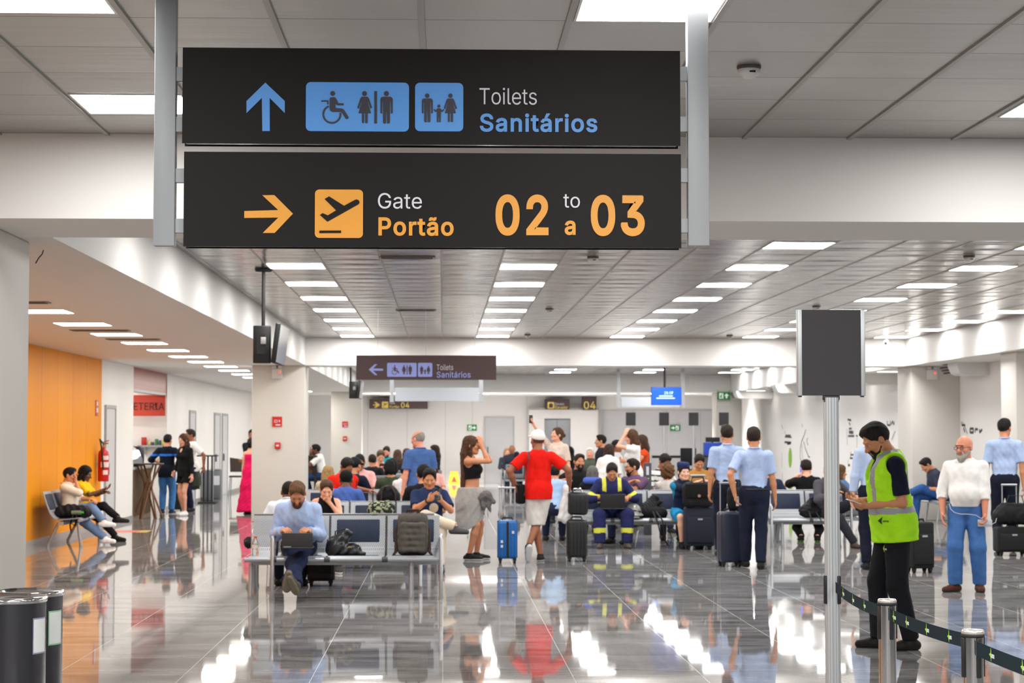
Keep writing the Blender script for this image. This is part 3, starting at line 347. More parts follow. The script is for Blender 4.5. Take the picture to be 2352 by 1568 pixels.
struct('wall_entry_right', MB().b2((15.8, -9, 0), (16, YB1, HC)).b2((XR + .3, YB1, 0), (16, YB1 + .2, HS)), M_WHITE)
# panel joints on the far wall
j = MB()
for px in (845, 935, 1023, 1085, 1210, 1690): x = WX(px, YFAR, 980); j.b2((x - .006, YFAR - .004, 0), (x + .006, YFAR, HS))
struct('trim_9', j, mat('joint', 0xB9B6B1, .6))
# square columns that carry the beams
def column(name, x0, x1, y0, y1, side): return struct(name, MB().box(((x0 + x1) / 2, (y0 + y1) / 2, HS / 2), (x1 - x0, y1 - y0, HS), bev=.012), M_COLUMN)
column('column', -3.95, -2.885, 12.35, 13.4, 0)
column('column', -3.69, -2.67, 37.05, 38.05, 0)
column('column', -3.5, -2.56, 59.9, 60.9, 0)
column('column', 9.15, XR, 37.05, 38.2, 0)
column('column', 8.6, 9.4, 59.9, 60.9, 0)
column('column', 9.22, XR, 30.45, 31.3, 0)
# doors
def W2(px, py, Y=YFAR): p = W(px, py, Y); return p.x, p.z
def flat_door(n, x0, x1, z1, frame=.05):
    m = MB().b2((x0, YFAR - .03, 0), (x1, YFAR - .005, z1))
    d = struct('door_%d' % n, m, M_PANEL)
    f = MB().b2((x0 - frame, YFAR - .045, 0), (x0, YFAR, z1 + frame)).b2((x1, YFAR - .045, 0), (x1 + frame, YFAR, z1 + frame)).b2((x0, YFAR - .045, z1), (x1, YFAR, z1 + frame))
    f.build('door_frame', mat('door_frame_paint', 0xB4B3B2, .4), d)
    return d
x0, z1 = W2(1115, 960); x1 = W2(1178, 960)[0]
d = flat_door(1, x0, x1, z1)
MB().b2((x0 + .06, YFAR - .09, .98), (x0 + .1, YFAR - .03, 1.25)).build('door_handle', mat('door_handle_metal', 0x77777A, .3, .8), d)
x0, z1 = W2(1376, 942); x1 = W2(1686, 942)[0]
d = flat_door(2, x0, x1, z1, .02)
sp = MB()
for k in range(1, 4): x = x0 + (x1 - x0) * k / 4; sp.b2((x - .008, YFAR - .036, 0), (x + .008, YFAR - .03, z1))
sp.build('door_seam', mat('seam', 0xA9A9AA, .5), d)
# lift lobby: projecting white portal with the grey lift door
x0, z1 = W2(1214, 941); x1 = W2(1372, 941)[0]; a0, az = W2(1249, 961); a1 = W2(1309, 961)[0]
e = MB().b2((x0, YFAR - .35, 0), (a0, YFAR - .02, z1)).b2((a1, YFAR - .35, 0), (x1, YFAR - .02, z1)).b2((a0, YFAR - .35, az), (a1, YFAR - .02, z1))
struct('trim_10', e, M_WHITE)
struct('trim_11', MB().b2((x0 - .03, YFAR - .4, z1), (x1 + .03, YFAR, z1 + .06)).b2((x1, YFAR - .4, 0), (x1 + .12, YFAR, z1)), mat('portal_edge', 0xA19E9B, .4))
d = struct('door_3', MB().b2((a0, YFAR - .06, 0), (a1, YFAR - .03, az)), mat('lift_steel', 0x8F9296, .3, .75))
MB().b2(((a0 + a1) / 2 - .006, YFAR - .065, 0), ((a0 + a1) / 2 + .006, YFAR - .06, az)).build('door_seam', mat('dark_gap', 0x3A3A3C, .6), d)
# narrow doors in the left wall
def side_door(n, y0, y1, z1):
    d = struct('door_%d' % n, MB().b2((XL, y0, .01), (XL + .02, y1, z1)), M_PANEL)
    MB().b2((XL, y0 - .06, 0), (XL + .035, y0, z1 + .06)).b2((XL, y1, 0), (XL + .035, y1 + .06, z1 + .06)).b2((XL, y0, z1), (XL + .035, y1, z1 + .06)).build('door_frame', mat('door_frame_grey', 0x9FA0A1, .4), d)
    MB().b2((XL + .02, y0 + .08, .95), (XL + .07, y0 + .12, 1.15)).build('door_handle', mat('door_handle_metal', 0x77777A, .3, .8), d)
side_door(4, 34.75, 35.7, 2.15); side_door(5, 46.2, 47.2, 2.2); side_door(6, 51.2, 52.4, 2.2); side_door(7, 53.0, 54.2, 2.2)
# ================================================================ LIGHT PANELS
M_LED = mat('light_diffuser', (1., .985, .96, 1), .4, 0, PANEL); M_LEDW = mat('light_diffuser_warm', (1., .95, .88, 1), .4, 0, PANEL * .95)
M_FRAME = mat('white_metal_frame', 0xE8E8E6, .4)
def panel_proto(sx, sy, m):
    fr = .012
    r = MB().b2((-sx / 2, -sy / 2, -.008), (-sx / 2 + fr, sy / 2, 0)).b2((sx / 2 - fr, -sy / 2, -.008), (sx / 2, sy / 2, 0)).b2((-sx / 2 + fr, -sy / 2, -.008), (sx / 2 - fr, -sy / 2 + fr, 0)).b2((-sx / 2 + fr, sy / 2 - fr, -.008), (sx / 2 - fr, sy / 2, 0)).build('ceiling_light', M_FRAME)
    # one-sided diffuser facing down
    q = MB(); q.add([(-sx / 2 + fr, -sy / 2 + fr, -.006), (-sx / 2 + fr, sy / 2 - fr, -.006), (sx / 2 - fr, sy / 2 - fr, -.006), (sx / 2 - fr, -sy / 2 + fr, -.006)], [(0, 1, 2, 3)])
    q.build('diffuser', m, r)
    return r
ORD = ['nearest', 'second', 'third', 'fourth', 'fifth', 'sixth', 'seventh', 'eighth', 'ninth', 'tenth', 'eleventh', 'twelfth', 'thirteenth', 'fourteenth', 'fifteenth', 'sixteenth', 'seventeenth', 'eighteenth']
P_N = panel_proto(.63, .63, mat('light_diffuser_unseen', (1., .985, .96, 1), .4, 0, PANEL * 2.3))  # unseen panels, stronger than the visible ones to brighten the first beam
P_A = panel_proto(.63, .63, M_LED); _used = set()
def light(proto, x, y, z, label, group):
    o = proto if proto.name not in _used else copy_tree(proto)
    _used.add(proto.name); o.location = (x, y, z - .0005)
    tag(o, label, 'ceiling light', group)
COLN = [(-1.63, 'leftmost'), (.94, 'second'), (3.5, 'third'), (6.05, 'fourth'), (8.6, 'rightmost')]
for ci, (x, nm) in enumerate(COLN):
    n = 0
    for r in range(-2, 7):
        y = 21.18 + 2.507 * r
        light(P_A, x, y, HC, 'square light panel, %s from the camera in the %s row of the middle ceiling' % (ORD[n], nm), 'light panels of the middle ceiling'); n += 1
    n = 0
    for r in range(8):
        y = 39.6 + 2.507 * r
        light(P_A, x, y, HC, 'square light panel, %s from the second beam in the %s row of the far ceiling' % (ORD[n], nm), 'light panels of the far ceiling'); n += 1
NEAR = [(-1.745, 10.79, 'bright square ceiling panel left of the big hanging sign'), (.9, 8.21, 'bright square ceiling panel above the right end of the big sign'), (-1.76, 8.13, 'bright square ceiling panel in the top left corner'),
        (3.57, 10.73, 'bright square ceiling panel cut by the right edge of the photo')]
for x, y, lb in NEAR: light(P_A, x, y, HC, lb, None)
for i, (x, y) in enumerate([(.9, 5.4), (-1.75, 5.4), (3.56, 5.4), (6.2, 8.1), (-4.4, 8.1), (.9, 2.7), (-1.75, 2.7), (3.56, 2.7), (-4.4, 5.4), (6.2, 5.4), (.9, 0), (-1.75, 0), (3.56, 0), (.9, -4), (-3, -4), (4.5, -4)]):
    light(P_N, x, y, HC, 'unseen extra bright light panel of the near ceiling behind the picture', 'unseen boosted light panels of the near ceiling')
P_B = panel_proto(.62, .62, M_LEDW)
for k in range(-2, 17):
    y = 20.86 + 2.4 * k
    light(P_B, -4.36, y, HS, 'warm light panel, %s from the camera in the left walkway soffit' % (ORD[k + 2] if k + 2 < len(ORD) else 'last'), 'light panels of the left walkway')
for k in range(3): light(P_B, XL - 1.6, 38.8 + 1.5 * k, HS, '%s light panel inside the cafeteria' % ORD[k], 'cafeteria light panels')

P_C = panel_proto(1.2, .24, mat('light_diffuser_added', (1., .98, .96, 1), .4, 0, PANEL * 13.))  # added lamps, tucked into the slot to brighten the far wall
for k in range(4): light(P_C, -1.6 + 2.9 * k, 62.4, HS + .2, '%s added slim light panel hidden in the far wall soffit' % ORD[k], 'added fill lights for the far wall')
P_D = panel_proto(.6, .3, mat('light_diffuser_soft', (1., .97, .93, 1), .4, 0, PANEL * .25))
for k in range(5): light(P_D, 9.5, 40.2 + 4.4 * k, HS, '%s light panel of the right soffit beyond the right column' % ORD[k], 'right soffit lights')
# ================================================================ SIGNS
CAPH = max(v[1] for v in text_mesh('H', 0., 0., 1.)[0])
M_SIGN = mat('sign_dark_panel', 0x191716, .5, spec=.14); M_SIGNB = mat('sign_brown_panel', 0x4A3536, .5)
M_BLUE = mat('sign_blue', 0x4A8FD8, .45); M_BLUE2 = mat('sign_pale_blue', 0x9AA9EE, .45); M_AMB = mat('sign_amber', 0xDB9320, .45)
M_AMB2 = mat('sign_pale_yellow', 0xE5CF62, .5); M_LET = mat('sign_white_lettering', 0xCFCFD6, .45); M_ALU = mat('brushed_aluminium', 0xB4B7BA, .42, .55)
M_BLACK = mat('black_plastic', 0x141416, .45); M_DK = mat('dark_rubber', 0x0E0E10, .7); M_CHROME = mat('chrome', 0xD0D0D2, .12, 1.)
class Plane:
    """a vertical sign face at depth Y; poly coordinates are given as the photograph reads them"""
    def __init__(s, Y, map=lambda u, v: (u, v)): s.Y, s.map = Y, map
    def pt(s, u, v): p = W(*s.map(u, v), s.Y); return (p.x, p.z)
    def poly(s, mb, pts, depth=.003, mi=0): return mb.prism([s.pt(u, v) for u, v in pts], (0, s.Y, 0), (1, 0, 0), (0, 0, 1), depth, mi)
    def rect(s, mb, u0, v0, u1, v1, depth=.003, r=0, mi=0):
        a, b = s.pt(u0, v1), s.pt(u1, v0)
        pts = rrect(a[0], a[1], b[0], b[1], r) if r else [(a[0], a[1]), (b[0], a[1]), (b[0], b[1]), (a[0], b[1])]
        return mb.prism(pts, (0, s.Y, 0), (1, 0, 0), (0, 0, 1), depth, mi)
    def circ(s, mb, u, v, r, depth=.003, mi=0): return s.poly(mb, circle(u, v, r, 20), depth, mi)
    def text(s, mb, body, u0, base, width, cap, bold=0., mi=0, depth=.0015, sp=1.):
        a, b, c = s.pt(u0, base), s.pt(u0 + width, base), s.pt(u0, base - cap)
        return mb.text(body, (a[0], s.Y, a[1]), (1, 0, 0), (0, 0, 1), (c[1] - a[1]) / CAPH, bold, depth=depth, mi=mi, width=b[0] - a[0], sp=sp)
def tf(pts, f): return [f(u, v) for u, v in pts]
WOMAN = [(1540, 414), (1579, 414), (1590, 424), (1614, 493), (1603, 499), (1584, 446), (1580, 446), (1606, 532), (1582, 532), (1582, 599), (1578, 604), (1567, 604), (1564, 599), (1564, 532), (1556, 532), (1556, 599), (1552, 604), (1545, 604), (1541, 599), (1541, 532), (1516, 532), (1541, 446), (1537, 446), (1519, 499), (1508, 493), (1530, 424)]
MAN = [(1692, 414), (1744, 414), (1757, 419), (1762, 430), (1762, 530), (1756, 535), (1750, 532), (1748, 446), (1743, 446), (1742, 600), (1736, 606), (1724, 606), (1721, 600), (1720, 520), (1715, 520), (1714, 600), (1711, 606), (1698, 606), (1693, 600), (1692, 446), (1687, 446), (1686, 532), (1680, 535), (1674, 530), (1674, 430), (1679, 419)]
CHILD = [(2085, 497), (2105, 497), (2118, 512), (2128, 502), (2134, 507), (2119, 524), (2110, 518), (2108, 595), (2098, 597), (2097, 560), (2093, 560), (2092, 597), (2081, 595), (2080, 518), (2071, 524), (2057, 507), (2063, 502), (2073, 512)]
CHAIRP = [(1312, 420), (1342, 416), (1353, 424), (1372, 460), (1405, 461), (1411, 468), (1405, 475), (1366, 476), (1350, 466), (1350, 495), (1398, 499), (1412, 508), (1445, 563), (1440, 574), (1424, 572), (1393, 523), (1328, 523), (1312, 514), (1308, 500), (1308, 430)]
def toilet_icons(pl, name1, parent, mdark):
    m = MB(); pl.circ(m, 1330, 390, 17); pl.poly(m, CHAIRP); pl.poly(m, [(1248, 440), (1299, 440), (1299, 468), (1290, 468), (1290, 449), (1248, 449)])
    a0, a1 = math.radians(248), math.radians(-10); n = 26
    arc = [(1324 + 68 * math.cos(a0 + (a1 - a0) * i / n), 540 + 68 * math.sin(a0 + (a1 - a0) * i / n)) for i in range(n + 1)]
    arc2 = [(1324 + 56 * math.cos(a0 + (a1 - a0) * i / n), 540 + 56 * math.sin(a0 + (a1 - a0) * i / n)) for i in range(n + 1)]
    pl.poly(m, arc + arc2[::-1]); m.build('wheelchair_pictogram', mdark, parent)
    m = MB(); pl.circ(m, 1559, 391, 17.5); pl.poly(m, WOMAN); m.build('woman_pictogram', mdark, parent)
    m = MB(); pl.poly(m, [(1630, 374), (1649, 374), (1649, 606), (1630, 606)]); m.build('divider_bar', mdark, parent)
    m = MB(); pl.circ(m, 1717, 391, 17.5); pl.poly(m, MAN); m.build('man_pictogram', mdark, parent)
def family_icons(pl, parent, mdark):
    m = MB(); f = lambda u, v: ((u - 1717) * .89 + 2011, (v - 373) * .89 + 390); pl.circ(m, 2011, 406, 15.5); pl.poly(m, tf(MAN, f))
    f = lambda u, v: ((u - 1561) * .89 + 2178, (v - 373) * .89 + 390); pl.circ(m, 2178, 406, 15.5); pl.poly(m, tf(WOMAN, f))
    pl.circ(m, 2095, 481, 11); pl.poly(m, CHILD); m.build('family_pictogram', mdark, parent)
PLANE = [(1272, 1150), (1304, 1131), (1412, 1199), (1488, 1158), (1503, 1153), (1518, 1160), (1524, 1174), (1517, 1187), (1292, 1313), (1238, 1265), (1258, 1252), (1295, 1268), (1355, 1232)]
# ---- the big hanging sign
YS = 7.93
sg = thing('hanging_sign', 'big double hanging sign with Toilets above Gate 02 to 03 on grey posts', 'sign', (0, 0, 0))
pl0 = Plane(YS); plz = Plane(YS - .0035, lambda u, v: (340 + u / 3.136, 90 + v / 3.136)); plt = Plane(YS - .007, lambda u, v: (340 + u / 3.136, 90 + v / 3.136)); plp = Plane(YS - .003)
for (u0, v0, u1, v1) in ((418, 117, 1562, 328.5), (421, 354, 1564, 565.5)):
    a, b = pl0.pt(u0, v1), pl0.pt(u1, v0)
    p = MB().b2((a[0], YS, a[1]), (b[0], YS + .006, b[1])).b2((a[0], YS + .084, a[1]), (b[0], YS + .09, b[1])).build('face_panel', M_SIGN, sg)
    MB().b2((a[0] + .012, YS + .006, a[1] + .004), (b[0] - .012, YS + .084, b[1] - .012)).build('sign_body', mat('sign_core', 0x1B1A1E, .15, .6), sg)
for x0, x1 in ((350, 399), (1582, 1631)):
    a, b = pl0.pt(x0, 563), pl0.pt(x1, 563)
    q = MB().box(((a[0] + b[0]) / 2, YS + .045, (a[1] + HC) / 2), (b[0] - a[0], .06, HC - a[1]), bev=.003)
    for y0, y1 in ((150, 182), (265, 299), (384, 416), (500, 532)):
        z1 = pl0.pt(x0, y0)[1]; z0 = pl0.pt(x0, y1)[1]
        xa, xb = (b[0] - .002, pl0.pt(425, 300)[0]) if x0 < 800 else (pl0.pt(1556, 300)[0], a[0] + .002)
        q.b2((xa, YS + .03, z0), (xb, YS + .06, z1))
    q.build('post', mat('post_grey', 0x9A9DA0, .5, .2), sg)
m = MB(); plz.poly(m, [(845, 312), (985, 445), (985, 532), (876, 422), (877, 661), (823, 661), (820, 422), (709, 532), (709, 445)]); m.build('up_arrow', M_BLUE, sg)
m = MB(); plz.rect(m, 1136, 313, 1880, 661, r=.02); pn1 = m.build('pictogram_panel', M_BLUE, sg)
m = MB(); plz.rect(m, 1923, 315, 2271, 662, r=.02); pn2 = m.build('pictogram_panel', M_BLUE, sg)
M_PIC = mat('pictogram_ink', 0x211C2A, .5)
toilet_icons(plt, 'x', pn1, M_PIC); family_icons(plt, pn2, M_PIC)
m = MB(); plp.text(m, 'Toilets', 1101, 239.5, 132, 37.5, -.004); m.build('lettering', M_LET, sg)
m = MB(); plp.text(m, 'Sanitários', 1102, 300.5, 270, 38, .02); m.build('lettering', M_BLUE, sg)
m = MB(); plz.poly(m, [(1044, 1256), (912, 1395), (826, 1395), (938, 1284), (693, 1287), (693, 1237), (938, 1230), (823, 1123), (910, 1122)]); m.build('right_arrow', M_AMB, sg)
m = MB(); plz.rect(m, 1201, 1083, 1549, 1430, r=.018); pn3 = m.build('pictogram_panel', M_AMB, sg)
m = MB(); plt.poly(m, PLANE); plt.poly(m, [(1234, 1378), (1390, 1377), (1390, 1394), (1234, 1395)]); m.build('plane_pictogram', M_SIGN, pn3)
m = MB(); plp.text(m, 'Gate', 868, 478.5, 101, 35, 0.); m.build('lettering', M_LET, sg)
m = MB(); plp.text(m, 'to', 1294, 476.5, 38, 33, .0); m.build('lettering', M_LET, sg)
m = MB(); plp.text(m, 'Portão', 869, 539, 173, 38.5, .022)
m.build('lettering', M_AMB, sg); m = MB(); plp.text(m, 'a', 1297, 537.5, 25, 39, .022)
m.build('lettering', M_AMB, sg)
m = MB(); plp.text(m, '02', 1138, 535.5, 122, 84, .026); m.build('gate_number', M_AMB, sg)
m = MB(); plp.text(m, '03', 1357, 536.5, 124, 84, .026); m.build('gate_number', M_AMB, sg)
# ---- second toilets sign, brown, hung on wires
Y2 = 28.5
s2 = thing('hanging_sign', 'brown hanging sign with left arrow and Toilets Sanitários, mid hall', 'sign')
q0, q1 = Plane(Y2), Plane(Y2 - .006); a, b = q0.pt(818, 871.5), q0.pt(1140, 816)
MB().b2((a[0], Y2, a[1]), (b[0], Y2 + .12, b[1])).build('face_panel', M_SIGNB, s2)
m = MB(); 
for px in (868, 978, 1090): x = WX(px, Y2 + .06, 780); m.cyl((x, Y2 + .06, b[1]), (x, Y2 + .06, HC), .0025, 6)
m.build('hanging_wire', M_ALU, s2)
m = MB(); q1.poly(m, [(847, 848.5), (861, 836), (867, 836), (857, 846), (880, 846.5), (880, 851), (857, 851), (867, 861), (861, 861)]); m.build('left_arrow', M_BLUE2, s2)
m = MB(); q1.rect(m, 889, 833, 957, 865, r=.018); pn1 = m.build('pictogram_panel', M_BLUE2, s2)
m = MB(); q1.rect(m, 960, 833, 993, 865, r=.018); pn2 = m.build('pictogram_panel', M_BLUE2, s2)
fm = lambda u, v: (889 + (u - 1136) / 744 * 68, 833 + (v - 313) / 348 * 32)
fm2 = lambda u, v: (960 + (u - 1923) / 348 * 33, 833 + (v - 313) / 348 * 32)
toilet_icons(Plane(Y2 - .01, fm), 'x', pn1, M_SIGNB); family_icons(Plane(Y2 - .01, fm2), pn2, M_SIGNB)
m = MB(); q1.text(m, 'Toilets', 1003, 849.5, 38, 12.5, 0.); m.build('lettering', M_LET, s2)
m = MB(); q1.text(m, 'Sanitários', 1003, 866.5, 78, 13, .009); m.build('lettering', M_BLUE2, s2)
# ---- backs of double signs, grey, hung from posts
M_BACK = mat('sign_back_grey', 0xBFC4CB, .5, .1)
def sign_back(Y, x0, x1, y0, y1, px0, px1, label):
    o = thing('hanging_sign', label, 'sign'); pl = Plane(Y); a, b = pl.pt(x0, y1), pl.pt(x1, y0)
    MB().b2((a[0], Y, a[1]), (b[0], Y + .1, b[1])).build('face_panel', M_BACK, o)
    for px, nx in ((px0, a[0]), (px1, b[0])):
        x = WX(px, Y, 880); q = MB().b2((x - .05, Y + .02, a[1] - .02), (x + .05, Y + .08, HC)); q.b2((min(x, nx), Y + .03, b[1] - .1), (max(x, nx), Y + .07, b[1] - .02)); q.build('post', M_ALU, o)
    return o
sign_back(46, 907, 1100, 890, 921, 900, 1105, 'blank grey back of a sign on two posts below the brown toilets sign')
sign_back(55.6, 1427, 1562, 912, 934, 1421, 1569, 'blank grey back of a sign behind the blue screen')
# ---- far brown signs
def brown(Y, x0, y0, x1, y1, label, name='wall_sign', dep=.06):
    o = thing(name, label, 'sign'); pl = Plane(Y); a, b = pl.pt(x0, y1), pl.pt(x1, y0)
    MB().b2((a[0], Y, a[1]), (b[0], Y + dep, b[1])).build('face_panel', M_SIGNB, o); return o, Plane(Y - .01)
o, p = brown(65.9, 848, 916, 982, 938, 'brown gate sign with right arrow and number 04 on the far left wall', dep=.89)
m = MB(); p.poly(m, [(873, 929.5), (864, 938 - 2), (859, 936), (864, 931), (857, 931), (857, 928.5), (864, 928.5), (859, 923), (864, 923)]); m.build('right_arrow', M_AMB2, o)
m = MB(); p.rect(m, 877, 922, 892, 937, r=.03); pn = m.build('pictogram_panel', M_AMB2, o)
fp = lambda u, v: (878 + (u - 1201) / 348 * 13.5, 923 + (v - 1083) / 348 * 13.5); p2 = Plane(65.88, fp); m = MB(); p2.poly(m, PLANE); p2.poly(m, [(1234, 1378), (1390, 1377), (1390, 1394), (1234, 1395)]); m.build('plane_pictogram', M_SIGNB, pn)
m = MB(); p.text(m, 'Gate', 895, 928, 12, 5); m.build('lettering', M_LET, o)
m = MB(); p.text(m, 'Portão', 895, 936.5, 22, 5.5, .008); m.build('lettering', M_AMB2, o); m = MB(); p.text(m, '04', 921, 936, 19, 12, .01); m.build('lettering', M_AMB2, o)
o, p = brown(66.2, 1253, 916, 1308, 940, 'brown lift sign Elevator Elevador above the grey lift door', dep=.55)
m = MB(); p.rect(m, 1258, 923, 1273, 938, r=.03); pn = m.build('pictogram_panel', M_AMB2, o)
m = MB(); p3 = Plane(66.18); p3.poly(m, [(1261, 927), (1270, 927), (1270, 936), (1261, 936)]); p3.circ(m, 1265.5, 925.5, 1.2); m.build('lift_pictogram', M_SIGNB, pn)
m = MB(); p.text(m, 'Elevator', 1275, 930, 21, 5.5); m.build('lettering', M_LET, o)
m = MB(); p.text(m, 'Elevador', 1275, 938.5, 29, 6.5, .008); m.build('lettering', M_AMB2, o)
o, p = brown(66.2, 1339, 910, 1370, 941, 'square brown sign with gate number 04', dep=.55)
m = MB(); p.text(m, '04', 1341, 938.5, 27, 16.5, .008); m.build('gate_number', M_AMB2, o)
# ---- green exit signs
M_GRN = mat('exit_sign_green', 0x0E6B2C, .5, 0, .05)
def exit_sign(Y, x0, y0, x1, y1, label, left=False, hang=False):
    o = thing('exit_sign', label, 'exit sign'); pl = Plane(Y); a, b = pl.pt(x0, y1), pl.pt(x1, y0)
    if Y < YFAR - 1:
        MB().b2((a[0], Y, a[1]), (b[0], Y + .05, b[1])).build('face_panel', M_GRN, o)
    else: MB().b2((a[0], Y, a[1]), (b[0], YFAR - .001, b[1])).build('face_panel', M_GRN, o)
    p = Plane(Y - .008); w_, h_ = x1 - x0, y1 - y0; m = MB()
    A, B = (x0 + .14 * w_, x0 + .46 * w_) if not left else (x0 + .54 * w_, x0 + .86 * w_)
    p.rect(m, A, y0 + .14 * h_, B, y1 - .14 * h_, mi=0)
    c = x0 + .72 * w_ if not left else x0 + .28 * w_; yc = (y0 + y1) / 2; k = h_ * .32
    if hang: p.poly(m, [(c, yc - k), (c + k, yc), (c + k * .35, yc), (c + k * .35, yc + k), (c - k * .35, yc + k), (c - k * .35, yc), (c - k, yc)])
    else: p.poly(m, [(c + k, yc), (c, yc + k), (c, yc + k * .35), (c - k, yc + k * .35), (c - k, yc - k * .35), (c, yc - k * .35), (c, yc - k)])
    m.build('arrow_pictogram', mat('exit_sign_white', 0xE6F2E6, .5, 0, .06), o)
    m = MB(); p = Plane(Y - .014); g = (A + B) / 2; p.circ(m, g + .04 * w_, y0 + .3 * h_, h_ * .07); p.poly(m, [(g - .06 * w_, y0 + .42 * h_), (g + .06 * w_, y0 + .4 * h_), (g + .03 * w_, y0 + .6 * h_), (g + .09 * w_, y0 + .8 * h_), (g + .03 * w_, y0 + .82 * h_), (g - .03 * w_, y0 + .64 * h_), (g - .1 * w_, y0 + .82 * h_), (g - .13 * w_, y0 + .76 * h_)])
    m.build('runner_pictogram', M_GRN, o)
    if hang: MB().b2((a[0], Y + .01, b[1] - .02), (a[0] + .02, Y + .1, HS + .06)).b2((b[0] - .02, Y + .01, b[1] - .02), (b[0], Y + .1, HS + .06)).build('bracket', M_ALU, o)
exit_sign(66.76, 1073, 975, 1095, 989, 'small green exit sign on the far wall left of the grey door')
exit_sign(59.7, 1648, 900, 1677, 917.5, 'green exit sign with up arrow hanging at the right end of the beam', hang=True)
exit_sign(66.7, 1540, 976, 1562, 989, 'small green exit sign on the pale panels behind the gate posts', left=True)
# ---- wall plates
M_RED = mat('fire_red', 0xC81E16, .45)
def plate(x, y, z, w_, h_, label, name, face='y', lines=True, d=.02):
    o = thing(name, label, 'wall sign'); MB().box((x, y - d / 2, z), (w_, d, h_)).build('plate', M_RED, o)
    if lines:
        m = MB(); yy = y - d - .001
        m.box((x - .12 * w_, yy, z + .14 * h_), (.3 * w_, .002, .06 * h_)).box((x - .12 * w_, yy, z - .06 * h_), (.3 * w_, .002, .06 * h_)).box((x - .27 * w_, yy, z + .04 * h_), (.05 * w_, .002, .24 * h_)).box((x + .03 * w_, yy, z + .04 * h_), (.05 * w_, .002, .24 * h_))
        m.box((x + .25 * w_, yy, z + .06 * h_), (.12 * w_, .002, .2 * h_)).box((x + .1 * w_, yy, z - .32 * h_), (.5 * w_, .002, .12 * h_))
        m.build('pictogram', M_LET, o)
    return o
for (cx, cy, Y, wpx, hpx, lb) in ((636.5, 968, 37.05, 22, 23, 'red fire alarm sign plate on the big left column'), (792.5, 974, 59.9, 13, 13, 'red fire alarm sign plate on the far left column')):
    p = W(cx, cy, Y); plate(p.x, Y, p.z, wpx * Y / F, hpx * Y / F, lb, 'fire_sign')
for (cx, cy, Y, wpx, hpx, lb) in ((638, 1023, 37.05, 13, 15, 'red fire alarm button on the big left column'), (792.5, 1007, 59.9, 9, 11, 'red fire alarm button on the far left column')):
    p = W(cx, cy, Y); o = thing('fire_alarm_button', lb, 'alarm button'); MB().box((p.x, Y - .03, p.z), (wpx * Y / F, .06, hpx * Y / F), bev=.01).build('housing', M_RED, o); o = o.children[0]
    MB().box((p.x, Y - .062, p.z), (wpx * Y / F * .5, .004, hpx * Y / F * .25)).build('button', M_LET, o)
# ---- extinguisher on the orange wall with its small sign
p = H(221, 1050, 1.0); yx = 33.9
e = thing('fire_extinguisher', 'red fire extinguisher hanging on the orange wall', 'fire extinguisher', (XL + .13, yx, .85))
MB().lathe([(0, 0), (.085, 0), (.095, .02), (.095, .46), (.085, .52), (.04, .57), (.03, .6), (0, .6)]).build('cylinder', mat('extinguisher_red', 0xC01A18, .25), e)
MB().cyl((0, 0, .6), (0, 0, .66), .022).tube([(.0, 0, .66), (.09, -.03, .67)], .012).tube([(0, 0, .69), (.1, -.03, .72)], .01).build('valve', mat('brass', 0xB98A2C, .35, .7), e)
MB().tube([(0, -.02, .66), (-.05, -.1, .74), (-.02, -.16, .68), (0, -.14, .5), (.02, -.12, .2)], .014).build('hose', M_DK, e)
lb_ = MB()
for z0, z1, a in ((.12, .2, .5), (.25, .34, .9), (.38, .45, .7)):
    lb_.add([( .0965 * math.sin(t), -.0965 * math.cos(t), z) for z in (z0, z1) for t in np.linspace(-a + .6, a + .6, 9)], [(i, i + 1, i + 10, i + 9) for i in range(8)], 0, True)
lb_.build('label', mat('paper_label', 0xE8DAD6, .6), e)
MB().b2((-.13, -.03, .3), (-.09, .03, .34)).build('bracket', M_ALU, e)
o = thing('wall_plaque', 'small red and white sign above the extinguisher', 'wall sign'); MB().b2((XL, yx - .11, 2.0), (XL + .012, yx + .11, 2.28)).build('plate', mat('sign_red', 0xC2453A, .5), o)
MB().b2((XL + .012, yx - .08, 2.06), (XL + .015, yx + .08, 2.14)).b2((XL + .012, yx - .06, 2.18), (XL + .015, yx + .06, 2.25)).build('pictogram', M_LET, o)
# grey letters on the orange wall, mostly behind the near column
M_GL = mat('grey_letter', 0x9A938C, .5)
def wall_letter(name, py0, py1, pts, label):
    o = MB(); o.prism(pts, (XL + .001, 0, 0), (0, -1, 0), (0, 0, 1), -.03); return tag(o.build(name, M_GL), label, 'wall letter')
# outlines in (-Y, Z)
yl = 26.9
wall_letter('wall_symbol', 0, 0, [(-yl - .65, 1.14), (-yl + .9, 1.14), (-yl + .9, 1.02), (-yl - .3, 1.02), (-yl - .9, .5), (-yl - 1.25, .62), (-yl - 1.35, .5), (-yl - .8, .32), (-yl - .55, .4), (-yl + .05, .9), (-yl + .5, .3), (-yl + .9, .28), (-yl + .9, .4), (-yl + .6, .48), (-yl + .22, 1.0)], 'grey painted symbol low on the orange wall beside the near column')
wall_letter('wall_bar', 0, 0, [(-yl - .28, 1.4), (-yl + .7, 1.4), (-yl + .7, 1.27), (-yl - .28, 1.27)], 'grey bar above the grey symbol on the orange wall')
